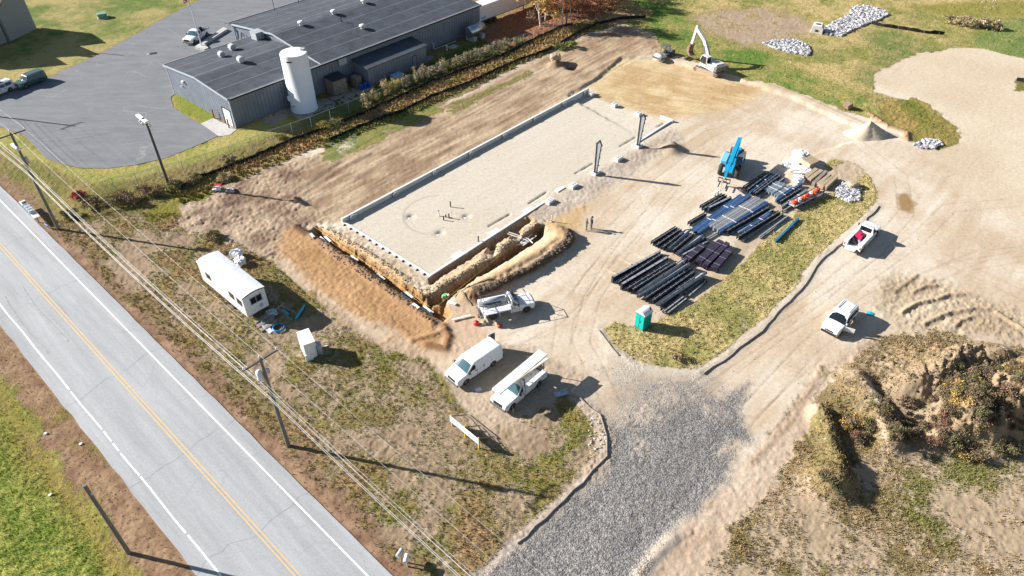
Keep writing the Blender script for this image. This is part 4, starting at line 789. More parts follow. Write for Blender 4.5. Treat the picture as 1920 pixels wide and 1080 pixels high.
def ibeam_vs(L, d0, d1, bf, tf=.03, tw=.02):
    """lying beam along x, web upright, bottom flat; returns flange and web builders"""
    fl = MB(); wb = MB(); h = L / 2
    fl.add([(-h, -bf / 2, 0), (h, -bf / 2, 0), (h, bf / 2, 0), (-h, bf / 2, 0), (-h, -bf / 2, tf), (h, -bf / 2, tf), (h, bf / 2, tf), (-h, bf / 2, tf)], [(3, 2, 1, 0), (4, 5, 6, 7), (0, 1, 5, 4), (1, 2, 6, 5), (2, 3, 7, 6), (3, 0, 4, 7)])
    fl.add([(-h, -bf / 2, d0 - tf), (h, -bf / 2, d1 - tf), (h, bf / 2, d1 - tf), (-h, bf / 2, d0 - tf), (-h, -bf / 2, d0), (h, -bf / 2, d1), (h, bf / 2, d1), (-h, bf / 2, d0)], [(3, 2, 1, 0), (4, 5, 6, 7), (0, 1, 5, 4), (1, 2, 6, 5), (2, 3, 7, 6), (3, 0, 4, 7)])
    wb.add([(-h, -tw / 2, tf), (h, -tw / 2, tf), (h, tw / 2, tf), (-h, tw / 2, tf), (-h, -tw / 2, d0 - tf), (h, -tw / 2, d1 - tf), (h, tw / 2, d1 - tf), (-h, tw / 2, d0 - tf)], [(3, 2, 1, 0), (4, 5, 6, 7), (0, 1, 5, 4), (1, 2, 6, 5), (2, 3, 7, 6), (3, 0, 4, 7)])
    return fl, wb
# steel columns: tapered web, angled cap
for i, (px, py, lb) in enumerate(((1117, 323, 'nearer of the two upright tapered steel columns on the pad edge'), (1197, 272, 'farther of the two upright tapered steel columns on the pad edge'))):
    t = thing('steel_column', lb, 'steel column', P(px, py, .45), FA - R(90), 'tapered steel columns on the pad edge'); H_ = 4.9
    # x local = across the building; web in xz plane
    q = MB(); q.xz([(-.2, .03), (.14, .03), (.52, H_ - .62), (.22, H_), (-.2, H_ - .55)], -.012, .012); q.build('web', mat('primer_grey', (.27, .28, .29), .6), t)
    q = MB(); q.box((-.215, 0, H_ / 2 - .27), (.03, .24, H_ - .58)); q.bar((.155, 0, .03), (.535, 0, H_ - .62), .24, .03); q.build('flange', 'steel_web', t)
    q = MB(); q.bar((-.34, 0, H_ - .68), (.22, 0, H_ + .04), .24, .04); q.bar((.2, 0, H_ + .03), (.66, 0, H_ - .72), .24, .04); q.build('cap_plate', 'steel_web', t)
    q = MB(); q.box((-.02, 0, .015), (.55, .35, .03)); q.build('base_plate', 'steel_dark', t)
    q = MB()
    for z in (1.2, 2.4, 3.6): q.box((.30 + z * .065, 0, z), (.16, .14, .1))
    q.build('girt_clip', 'steel_dark', t)
# stub pipes
for i, (px, py, h_, lb) in enumerate(((845, 388, .75, 'black stub pipe standing alone near the pad centre'), (823, 405, .75, 'thin pale stub pipe at the left of the pipe cluster'), (832, 413, .55, 'black stub pipe nearest the camera in the cluster'), (842, 409, .6, 'black stub pipe right of the pipe cluster'), (836, 407, .3, 'shortest black stub pipe within the cluster'), (897, 453, .7, 'black stub pipe beside the near foundation wall'))):
    t = thing('stub_pipe', lb, 'pipe', G(px, py), 0, 'stub pipes rising from the pad'); MB().tube([(0, 0, -.2), (0, 0, h_)], .075, 10).build('pipe', 'black_plastic' if i != 1 else 'white_dull', t); MB().lathe([(h_, .09), (h_ + .05, .09)], 10).build('cap', 'black_plastic', t)
for i, (px, py) in enumerate(((772, 408), (877, 407), (826, 439))): tag(MB().box((0, 0, .05), (.9, .45, .14), .4, ry=.15).build('broken_slab', 'concrete_pale', loc=G(px, py)), ('pale concrete scrap beside the leftmost pit in the pad', 'pale concrete scrap beside the rightmost pit in the pad', 'pale concrete scrap beside the nearest pit in the pad')[i], 'concrete', 'scraps beside the pits')
# planks in the trench
pk = [((549 - 0, 441), (590, 451), 'white timber plank on the trench lip at its far left end')]
tz = -1.0
planks = [((600, 444), (617, 458), 'timber form plank deepest in the dark end of the trench, left one'), ((609, 443), (620, 453), 'timber form plank deepest in the dark end of the trench, right one'), ((648, 479), (668, 493), 'left plank of the second pair along the trench'), ((658, 479), (671, 489), 'right plank of the second pair along the trench'), ((698, 514), (719, 529), 'left plank of the third pair along the trench'), ((707, 513), (721, 524), 'right plank of the third pair along the trench'), ((751, 550), (771, 565), 'left plank of the fourth pair along the trench'), ((760, 547), (774, 558), 'right plank of the fourth pair along the trench'), ((788, 577), (810, 592), 'left plank of the last pair before the trench corner'), ((794, 573), (812, 587), 'right plank of the last pair before the trench corner')]
for a, b, lb in planks:
    A_ = P(*a, tz + .55); B_ = P(*b, tz + .55); q = MB(); q.box((0, 0, 0), ((B_ - A_).length, .26, .07)); tag(q.build('plank', 'white_dull', loc=(A_ + B_) / 2, rz=heading(A_, B_)), lb, 'plank', 'form planks in the trench')
for i, (a, b) in enumerate((((584, 445), (590, 451)), ((775, 575), (786, 584)))): A_ = G(*a, .1); B_ = G(*b, .1); tag(MB().bar(A_, B_, .3, .08).build('plank', 'white_dull'), ('short pale board on the far left lip of the trench', 'short pale board on the trench lip near the corner')[i], 'plank', 'boards on the trench lip')
# form frame in the deep trench
t = thing('form_frame', 'white timber form frame spanning the deep trench', 'frame', P(985, 455, -.6), R(-25)); q = MB()
for y in (-.18, .18): q.bar((-2.3, y, .75), (.4, y, .55), .09, .09)
q.build('rail', 'white_dull', t); q = MB(); q.bar((-.4, -1.2, .4), (.3, 1.3, .5), .12, .12); q.bar((.2, -1.2, .4), (.9, 1.2, .5), .12, .12); q.bar((-.9, -1.6, .3), (.4, -.4, .5), .12, .12); q.bar((1.1, -.3, .5), (-.1, .5, .5), .1, .1); q.build('cross_bar', 'white_dull', t)
t = thing('box_form', 'grey rectangular timber form lying in the dark trench', 'frame', P(910, 505, -1.2), R(40)); q = MB(); q.box((0, .45, .1), (2.6, .12, .2)); q.box((0, -.45, .1), (2.6, .12, .2)); q.build('side_board', 'wood_grey', t); q = MB(); q.box((1.25, 0, .1), (.12, .78, .2)); q.box((-1.25, 0, .1), (.12, .78, .2)); q.build('end_board', 'wood_grey', t)
t = thing('marker_stake', 'small white cross stake standing on the spoil bank', 'stake', G(1034, 416), .3); MB().box((0, 0, .45), (.1, .08, .9)).build('post', 'white_dull', t); MB().box((-.2, 0, .2), (.6, .06, .1), ry=.3).build('board', 'white_dull', t)
for i, (a, b, wd, lb) in enumerate((((850, 560), (880, 543), .12, 'long pale board lying on the spoil bank behind the service truck'), ((858, 553), (918, 528), .14, 'longest board lying up the spoil bank by the trench'), ((848, 602), (883, 593), .22, 'white board on the ground left of the service truck'), ((843, 568), (855, 573), .35, 'short white board beside the worker in the trench'), ((868, 556), (880, 573), .1, 'dark leaning board at the end of the spoil bank'))):
    A_ = G(*a, .18); B_ = G(*b, .18); tag(MB().bar(A_, B_, wd, .07).build('board', 'wood_grey' if i == 4 else ('white_dull' if i > 1 else 'wood_light')), lb, 'board', 'loose boards by the trench')
def string(a, b, name, label): tag(MB().tube([a, (Vector(a) + Vector(b)) / 2 - Vector((0, 0, .05)), b], .018, 5).build(name, 'yellow'), label, 'string')
string(P(588, 424, .2), P(805, 575, .2), 'mason_line', 'taut yellow string line above the shallow trench'); string(P(800, 590, .1), P(1010, 420, .1), 'mason_line', 'taut yellow string line above the deep trench')
for i, (px, py, r_, lb) in enumerate(((893, 608, .3, 'red hand compactor part on the dirt by the service truck'), (907, 607, .28, 'tan bag on the dirt by the service truck'), (937, 613, .25, 'dark red bucket on the dirt ahead of the cargo van'), (898, 594, .2, 'small brown rag heap by the truck rear wheel'))):
    q = MB(); q.lathe([(0, r_), (r_ * .7, r_ * 1.05), (r_ * 1.3, r_ * .7), (r_ * 1.5, r_ * .2)], 10); q.tube([(-r_, 0, r_ * 1.2), (0, 0, r_ * 2), (r_, 0, r_ * 1.2)], .03, 6); tag(q.build('site_tool', ('red', 'wood_light', 'red_dark', 'weed_brown')[i], loc=G(px, py)), lb, 'tool', 'tools and bags by the service truck')
# ------------------------------------------------ steel laid out in the yard
def zb(px, py): return G(px, py)
BEAMS = []
def beam(a, b, kind, z6=None, w_=1.0, wt=None):
    ox, oy, s_ = z6
    A_ = P(ox + a[0] / s_, oy + a[1] / s_, .35); B_ = P(ox + b[0] / s_, oy + b[1] / s_, .35); A_.z = B_.z = .12; BEAMS.append((A_, B_, kind, w_, a, wt)); 
Z6 = (1120, 400, 5.3333); Z5 = (1280, 250, 5.3333)
ORD = ['first', 'second', 'third', 'fourth', 'fifth', 'sixth', 'seventh', 'eighth', 'ninth', 'tenth', 'eleventh', 'twelfth', 'thirteenth', 'fourteenth', 'fifteenth', 'sixteenth', 'seventeenth', 'eighteenth', 'nineteenth', 'twentieth']
def lay(A_, B_, kind, label, group, wd=1.0):
    L = (B_ - A_).length; c = (A_ + B_) / 2; h = heading(A_, B_)
    t = thing({'r': 'steel_rafter', 'R': 'steel_rafter', 'p': 'purlin_bundle', 'b': 'sheet_bundle', 'g': 'sheet_bundle', 'l': 'lattice_beam', 'c': 'steel_channel', 's': 'pale_sheet_bundle'}[kind], label, {'r': 'steel beam', 'R': 'steel beam', 'l': 'steel beam', 'c': 'steel channel', 'p': 'purlin bundle'}.get(kind, 'sheet bundle'), c, h, group)
    if kind == 'r' and wd >= .9: t.rotation_euler = (R(55), 0, h); t.location.z = .28
    if kind in 'rR':
        d0, d1 = (.35, .75) if kind == 'r' else (.8, .4); fl, wb = ibeam_vs(L, d0 * wd, d1 * wd, .24 * wd + .03)
        wb.build('web', 'steel_grey' if (kind == 'r' and wd >= .9) else 'steel_web', t); q = MB(); k = max(3, int(L / 1.5))  # same primer as the flanges; shade on upright webs is put into a darker colour
        for i in range(k):
            x = -L / 2 + (i + .5) * L / k; zt = np.interp(x, (-L / 2, L / 2), (d0 * wd, d1 * wd)); q.box((x, 0, zt + .03), (.02, .16, .1)); q.box((x, -.06, zt / 2), (.02, .1, zt - .04))
        q.box((-L / 2 - .015, 0, d0 * wd / 2), (.03, .26, d0 * wd + .1)); q.box((L / 2 + .0, 0, d1 * wd / 2), (.03, .26, d1 * wd + .1)); fl.add(q.v, q.f, 1); fl.build('flange', ['steel_grey', 'steel_dark'], t)
    elif kind == 'l':
        q = MB(); q.box((0, -.16, .3), (L, .05, .5)); q.box((0, .16, .3), (L, .05, .5)); q.build('chord', 'steel_dark', t); q = MB(); k = int(L / .9)
        for i in range(k): x = -L / 2 + (i + .5) * L / k; q.box((x, 0, .5), (.07, .27, .03)); q.box((x, .05, .55), (.12, .03, .08))
        q.box((0, 0, .49), (L, .05, .02)); q.build('clips', 'steel_grey', t)
    elif kind == 'p':
        q = MB(); n_ = 7
        for i in range(n_):
            y = (i - (n_ - 1) / 2) * .125 * wd
            for z in (.1, .32, .54): q.box((0.05 * math.sin(i * 3 + z * 9), y, z), (L + .1 * math.sin(i * 2.3 + z * 7), .1 * wd, .17))
        q.build('purlins', 'purlin', t); q = MB()
        for x in (-L * .35, 0, L * .35): q.box((x, 0, .66), (.04, .95 * wd, .02))
        q.build('strap', 'steel_pale', t); q = MB()
        for x in (-L * .3, L * .3): q.box((x, 0, -.02), (.12, 1.1 * wd, .12))
        q.build('dunnage', 'wood_light', t)
    elif kind in 'bgs':
        mt = {'b': 'steel_blue', 'g': 'steel_grey', 's': 'steel_pale'}[kind]; q = MB(); n_ = 6 if kind != 's' else 9; W2 = .9 * wd; k = 0
        for i in range(n_):
            y = (i + .5 - n_ / 2) * W2 / n_; off = .12 * math.sin(i * 5.1); q.box((off, y, .22 + .012 * (i % 2)), (L, W2 / n_ * .8, .36 + .03 * (i % 3)))
        q.build('sheets', mt, t); q = MB()
        for x in (-L * .32, L * .3): q.box((x, 0, .0), (.12, W2 + .35, .12))
        q.build('dunnage', 'wood_light', t); q = MB()
        for x in (-L * .2, L * .15): q.box((x, 0, .46), (.1, W2 + .04, .02))
        q.build('strap', 'white_dull', t)
    elif kind == 'c':
        q = MB(); q.box((0, 0, .1), (L, .03, .2)); q.box((0, .08, .2), (L, .16, .03)); q.box((0, .08, .015), (L, .16, .03)); q.build('channel', 'steel_pale' if wd > 1 else 'steel_dark', t); q = MB(); q.box((L * .3, .05, -.03), (.1, .5, .08)); q.box((-L * .3, .05, -.03), (.1, .5, .08)); q.build('dunnage', 'wood_light', t)
def row(items, Zs, words, group):
    for i, (a, b, kind, wd) in enumerate(items):
        ox, oy, s_ = Zs; z_ = .4
        A_ = P(ox + a[0] / s_, oy + a[1] / s_, z_); B_ = P(ox + b[0] / s_, oy + b[1] / s_, z_); A_.z = B_.z = .1
        nm = {'r': 'tapered steel rafter', 'R': 'tapered steel rafter', 'p': 'dark purlin bundle', 'b': 'bundle of blue sheets', 'g': 'bundle of grey sheets', 'l': 'dark steel beam with clips', 'c': 'thin steel channel', 's': 'pale blue sheet bundle'}[kind]
        lay(A_, B_, kind, '%s, %s from the left %s' % (nm, ORD[i], words), group, wd)
row([((150, 668), (625, 380), 'R', 1.0), ((205, 700), (640, 415), 'l', 1), ((240, 740), (700, 440), 'R', 1.0), ((292, 765), (720, 500), 'l', 1), ((350, 770), (770, 505), 'l', 1), ((396, 780), (850, 460), 'r', .9), ((400, 825), (870, 500), 'r', 1.25), ((470, 862), (940, 550), 'l', 1.1), ((545, 884), (965, 590), 'l', 1), ((590, 904), (1030, 590), 'r', 1.25), ((640, 955), (820, 805), 'c', 1), ((664, 972), (862, 832), 'r', .45), ((702, 985), (890, 850), 'r', .45), ((790, 770), (960, 655), 'l', .8), ((872, 790), (1062, 655), 'r', .45), ((915, 815), (1090, 670), 'r', .45)], Z6, 'in the row behind the portable toilet', 'steel row nearest the portable toilet')
row([((545, 300), (790, 145), 'l', 1), ((592, 325), (830, 165), 'l', 1), ((650, 350), (850, 200), 'l', 1), ((700, 350), (880, 165), 'r', 1.15), ((752, 380), (950, 215), 'l', 1), ((790, 392), (1010, 220), 'r', 1.15), ((810, 400), (1080, 250), 'r', .6), ((850, 430), (1110, 270), 'R', .7)], Z6, 'in the short middle row', 'steel in the short middle row')
row([((885, 480), (1055, 330), 'p', .85), ((1010, 495), (1235, 290), 'p', .9), ((1070, 535), (1300, 310), 'p', .7), ((1165, 560), (1325, 375), 'p', .85)], Z6, 'among the purlin bundles by the grass', 'dark purlin bundles by the grass island')
row([((180, 740), (400, 615), 'l', 1), ((205, 765), (430, 625), 'l', 1), ((255, 772), (480, 640), 'R', 1.0), ((60, 905), (230, 805), 'l', .8), ((110, 975), (590, 625), 'b', .75), ((150, 992), (665, 620), 'b', .6), ((270, 930), (740, 645), 'g', .7), ((305, 950), (770, 655), 'g', .6), ((345, 968), (815, 672), 'g', .6), ((370, 985), (850, 695), 'b', .4), ((232, 1050), (385, 965), 'c', 2), ((440, 985), (860, 745), 'l', 1), ((490, 992), (900, 765), 'r', .5), ((560, 985), (890, 765), 'c', 2), ((605, 992), (870, 800), 'b', .5), ((548, 1045), (965, 790), 'l', 1), ((605, 1062), (1000, 805), 'r', .5), ((772, 1030), (1058, 820), 'c', 2)], Z5, 'in the long row before the telehandler', 'steel row in front of the telehandler')
row([((610, 548), (838, 400), 'l', 1), ((640, 575), (870, 405), 'l', 1), ((675, 592), (900, 410), 'b', .3), ((700, 600), (950, 408), 'l', 1), ((720, 612), (975, 425), 'l', 1), ((770, 625), (1010, 450), 'r', .5), ((835, 570), (960, 490), 's', .8), ((880, 595), (1010, 505), 's', .8), ((935, 625), (1085, 530), 's', .7), ((935, 672), (1190, 505), 'b', .35), ((970, 692), (1180, 560), 'l', 1), ((990, 735), (1240, 570), 'g', .35), ((1005, 765), (1275, 600), 'r', .5)], Z5, 'in the back row by the white packs', 'steel row beside the white wrapped packs')
A_ = P(1456, 452, .1); B_ = P(1495, 413, .1); t = thing('blue_beam', 'single bright blue steel beam lying on the grass island', 'steel beam', (A_ + B_) / 2, heading(A_, B_)); L = (B_ - A_).length + .6; fl, wb = ibeam_vs(L, .25, .25, .25); fl.build('flange', 'blue_beam', t); wb.build('web', 'blue_beam', t)
# brown board bundles
for i, (a, b) in enumerate((((1225, 450), (1335, 365)), ((1262, 472), (1385, 380)), ((1305, 510), (1432, 390)), ((1350, 520), (1470, 430)), ((1385, 538), (1500, 430)), ((1420, 545), (1532, 442)))):
    A_ = P(1280 + a[0] / 5.333, 250 + a[1] / 5.333, .4); B_ = P(1280 + b[0] / 5.333, 250 + b[1] / 5.333, .4); A_.z = B_.z = .05; L = (B_ - A_).length
    t = thing('carton_bundle', 'long brown carton bundle, %s from the left beside the rubble patch' % ORD[i], 'carton bundle', (A_ + B_) / 2, heading(A_, B_), 'long brown carton bundles'); MB().box((0, 0, .38), (L, .55 if i != 2 else .45, .52)).build('carton', 'cardboard' if i not in (2,) else 'wood_grey', t, .03); q = MB()
    for x in (-L * .3, L * .3): q.box((x, 0, .06), (.15, .75, .12))
    q.build('dunnage', 'wood_grey', t); q = MB()
    for x in (-L * .2, L * .2): q.box((x, 0, .65), (.05, .58, .02))
    q.build('strap', 'wood_grey', t)
def blob(name, label, cat, loc, dims, m_, rz=0.0, seed=1, grp=None, rnd=.16, zf=0.0):
    q = MB(); rr = random.Random(seed); nu, nv = 16, 9; dx, dy, dz = dims; vs = []
    for i in range(nv + 1):
        ph = -PI / 2 * (1 if zf == 0 else zf) + (PI / 2 + PI / 2 * (1 if zf == 0 else zf)) * i / nv
        for j in range(nu):
            th = 2 * PI * j / nu; e = .55; k = 1 + rr.uniform(-rnd, rnd)
            cx = math.copysign(abs(math.cos(th)) ** e, math.cos(th)); cy = math.copysign(abs(math.sin(th)) ** e, math.sin(th)); cp = abs(math.cos(ph)) ** e
            vs.append((dx / 2 * cx * cp * k, dy / 2 * cy * cp * k, dz / 2 + dz / 2 * math.copysign(abs(math.sin(ph)) ** e, math.sin(ph)) * k))
    fs = [(i * nu + j, i * nu + (j + 1) % nu, (i + 1) * nu + (j + 1) % nu, (i + 1) * nu + j) for i in range(nv) for j in range(nu)]
    q.add(vs, fs, 0, False); return tag(q.build(name, m_, loc=loc, rz=rz), label, cat, grp)
blob('wrapped_pack', 'tallest white wrapped pack at the back of the laydown yard', 'wrapped pack', G(1497, 302), (1.7, 2.0, 1.6), 'white_sheet', .7, 1, 'white wrapped packs')
blob('wrapped_pack', 'smallest white wrapped roll left of the tallest pack', 'wrapped pack', G(1480, 312), (1.9, 1.1, .8), 'white_sheet', -.1, 2, 'white wrapped packs')
blob('wrapped_pack', 'wide crumpled white wrapped pack beside the brown cartons', 'wrapped pack', G(1499, 322), (2.6, 1.5, .7), 'white_sheet', -.4, 3, 'white wrapped packs')
blob('wrapped_pack', 'white bag standing at the near end of the brown cartons', 'wrapped pack', G(1496, 341), (1.2, 1.3, .9), 'white_sheet', .2, 4, 'white wrapped packs')
t = crate('timber_crate', 'brown timber crate behind the carton bundles', 'crate', G(1514, 312), .6, (1.5, 1.5, 1.0), 'wood_light', 'cardboard')
# tool rack with orange buckets
A_ = P(1487, 389); B_ = P(1532, 366); h_ = heading(A_, B_); t = thing('tool_rack', 'long low metal trailer rack holding orange tools beside the grass', 'rack', (A_ + B_) / 2, h_); L = 6.0
q = MB(); q.box((0, 0, .55), (L, 1.1, .12)); q.build('deck', 'metal_galv', t); q = MB()
for x in (-L / 2, -L / 6, L / 6, L / 2):
    for y in (-.5, .5): q.box((x, y, .45), (.08, .08, .9))
q.build('post', 'steel_dark', t); q = MB(); q.box((0, -.55, .85), (L, .05, .06)); q.box((0, .55, .85), (L, .05, .06)); q.build('rail', 'steel_dark', t)
for i in range(10):
    x = -L / 2 + .4 + i * .55; p = Vector((math.cos(h_), math.sin(h_), 0)) * x + (A_ + B_) / 2 + Vector((0, 0, .61)); k = i % 3
    q = MB(); q.lathe([(0, .2), (.38, .25), (.4, .26)] if k != 1 else [(0, .3), (.04, .3), (.05, .2), (.6, .05)], 12); q.lathe([(.4, .12), (.55, .1)], 8)
    tag(q.build('tool_bucket' if k != 1 else 'safety_cone', ('orange', 'orange', 'white_dull', 'red')[(i * 7) % 4] if i < 9 else 'red', loc=p), 'orange or white container on the tool rack, %s from its near end' % ORD[i], 'bucket' if k != 1 else 'cone', 'containers on the tool rack')
for i, (px, py) in enumerate(((1340, 362), (1410, 375), (1144, 509), (1173, 491), (1200, 480))):
    tag(MB().box((0, 0, .06), (1.6, .12, .12)).build('dunnage_timber', 'wood_light', loc=G(px, py, .0), rz=R(-42)), 'loose dunnage timber on the dirt, %s from the far end of the steel' % ORD[i], 'timber', 'loose dunnage timbers')
# ------------------------------------------------ vehicles
def arcpts(xc, r, z0, n=8):
    z = .02; return [(xc + r * math.cos(PI - PI * i / n), max(z0, r * .93 + r * math.sin(PI * i / n) - .0) if 0 < i < n else z0) for i in range(n + 1)]
def body_prof(xr, xf, z0, xs, r, top):
    p = [(xr, z0)]
    for x in sorted(xs): p += [(x - r * math.cos(PI * i / 8), z0 if i in (0, 8) else max(z0, .36 + (r - .03) * math.sin(PI * i / 8))) for i in range(9)]
    return p + [(xf, z0)] + top
def hull(prof, hw, rings=(-1, -.86, -.45, 0, .45, .86, 1), crown=.03, m=0):
    q = MB(); n = len(prof); zm = max(p[1] for p in prof); vs = []
    for s_ in rings:
        for x, z in prof: vs.append((x, s_ * hw(x, z), z + (crown * (1 - s_ * s_) * (1 if z > .7 else 0))))
    A = sum(prof[i][0] * prof[(i + 1) % n][1] - prof[(i + 1) % n][0] * prof[i][1] for i in range(n)); fs = []
    for k in range(len(rings) - 1):
        for i in range(n): j = (i + 1) % n; f = (k * n + i, k * n + j, (k + 1) * n + j, (k + 1) * n + i); fs.append(f[::-1] if A > 0 else f)
    e0 = tuple(range(n)); e1 = tuple(range((len(rings) - 1) * n, len(rings) * n)); fs += [e0, e1[::-1]] if A > 0 else [e0[::-1], e1]
    q.add(vs, fs, m); return q
def sp_(q, pts, s_, hw, off=.012, m=0):
    """plate on a body side following its width"""
    vs = [(x, s_ * (hw(x, z) + off), z) for x, z in pts] + [(x, s_ * (hw(x, z) - .02), z) for x, z in pts]; n = len(pts)
    q.add(vs, [tuple(range(n)), tuple(range(2 * n - 1, n - 1, -1))] + [(i, n + i, n + (i + 1) % n, (i + 1) % n) for i in range(n)], m)
def fp_(q, a, b, ya, yb, off=.015, crown=.03, m=0):
    """glass across the body between profile points a and b"""
    dx, dz = b[0] - a[0], b[1] - a[1]; L = math.hypot(dx, dz); nx, nz_ = dz / L, -dx / L
    if nz_ < 0: nx, nz_ = -nx, -nz_
    vs = []
    for o in (off, -.02):
        for (x, z), y in ((a, ya), (b, yb)):
            for s_ in (-1, -.5, 0, .5, 1): vs.append((x + nx * o, s_ * y, z + nz_ * o + crown * (1 - s_ * s_)))
    fs = [(i, i + 1, i + 6, i + 5) for i in range(4)] + [(10 + i + 5, 10 + i + 6, 10 + i + 1, 10 + i) for i in range(4)] + [(0, 5, 15, 10), (4, 14, 19, 9), (0, 10, 11, 1), (1, 11, 12, 2), (2, 12, 13, 3), (3, 13, 14, 4), (5, 6, 16, 15), (6, 7, 17, 16), (7, 8, 18, 17), (8, 9, 19, 18)]
    q.add(vs, fs, m)
def mirror(t, x, y, z, m='black_plastic'):
    for s_ in (-1, 1): MB().box((x, s_ * (y + .14), z), (.12, .22, .3)).build('side_mirror', m, t, .03)
def lights(t, xf, yf, zf, xr, yr, zr, hl=(.08, .34, .2), tl=(.06, .14, .3)):
    for s_ in (-1, 1): MB().box((xf, s_ * yf, zf), hl, rz=-s_ * .12).build('headlight', 'headlight', t, .02); MB().box((xr, s_ * yr, zr), tl).build('taillight', 'red_light', t)
def seams(t, hw, xs, z0, z1):
    for i, x in enumerate(xs):
        q = MB()
        for s_ in (-1, 1): sp_(q, [(x - .012, z0), (x + .012, z0), (x + .012, z1), (x - .012, z1)], s_, hw, .006)
        q.build('door_seam', 'black_plastic', t)
        if i: 
            for s_ in (-1, 1): q = MB(); sp_(q, [(x + .08, z1 - .2), (x + .24, z1 - .2), (x + .24, z1 - .15), (x + .08, z1 - .15)], s_, hw, .03); q.build('door_handle', 'black_plastic', t)
def place(t, a, b, side, half):
    A_ = P(*a); B_ = P(*b); d = (A_ - B_).normalized(); l_ = Vector((-d.y, d.x, 0)); c = (A_ + B_) / 2 - l_ * side * half; c.z = max(zat(c.x, c.y), 0) ; t.location = c; t.rotation_euler = (0, 0, math.atan2(d.y, d.x))
def van():
    t = thing('cargo_van', 'long white cargo van with one rear door swung open', 'van', group='white work vehicles on the site')
    hw = lambda x, z: (1.0 - max(0, z - 1.15) * .16) * (1 - max(0, (x - 2.0)) ** 2 * .18) * (1 - max(0, -x - 2.6) * .06)
    prof = body_prof(-3.0, 2.62, .34, (-1.72, 1.72), .46, [(2.74, .5), (2.72, .95), (2.6, 1.1), (1.75, 1.28), (1.62, 1.32), (.82, 1.98), (.55, 2.08), (-2.8, 2.12), (-2.97, 2.0), (-3.02, 1.2)])
    hull(prof, hw, crown=.06).build('body', 'white_paint', t, .05)
    q = MB(); fp_(q, (1.58, 1.36), (.86, 1.94), hw(1.6, 1.36) * .93, hw(.86, 1.94) * .9, crown=.06); q.build('windshield', 'windshield', t)
    for s_ in (-1, 1): q = MB(); sp_(q, [(1.32, 1.38), (.5, 1.36), (.5, 1.86), (.82, 1.86)], s_, hw); q.build('side_window', 'glass', t)
    q = MB(); q.box((-3.02, .45, 1.62), (.03, .6, .5)); q.build('rear_window', 'glass', t)
    q = MB(); q.box((2.73, 0, .46), (.2, 1.86, .24)); q.build('front_bumper', 'machine_grey', t, .04); q = MB(); q.box((2.74, 0, .85), (.06, 1.0, .28)); q.build('grille', 'black_plastic', t); q = MB(); q.box((-3.08, 0, .45), (.2, 1.8, .18)); q.build('rear_bumper', 'machine_grey', t)
    lights(t, 2.66, .7, .88, -3.0, .88, 1.1); mirror(t, 1.35, .95, 1.4); seams(t, hw, (1.35, .32, -.6), .45, 1.3)
    for s_ in (-1, 1): q = MB(); sp_(q, [(1.25, .36), (-1.2, .36), (-1.2, .46), (1.25, .46)], s_, hw, .02); q.build('rocker_strip', 'black_plastic', t)
    q = MB(); q.box((.12, 0, 0), (.9, .06, 1.6)); o = q.build('rear_door', 'white_paint', t, .02); o.location = (-3.4, -1.02, 1.25); o.rotation_euler = (0, 0, R(-12)); q = MB(); q.box((.1, -.035, .38), (.55, .02, .5)); q.build('pane', 'glass', o)
    q = MB(); q.box((.1, .035, 0), (.8, .01, 1.4)); q.build('door_lining', 'machine_grey', o)
    for x in (-1.72, 1.72):
        for s_ in (-1, 1): wheel_on(t, x, s_ * .84, .37, .24, 'rim', s_)
    return t
place(van(), (875, 722), (925, 688), 1, .98)
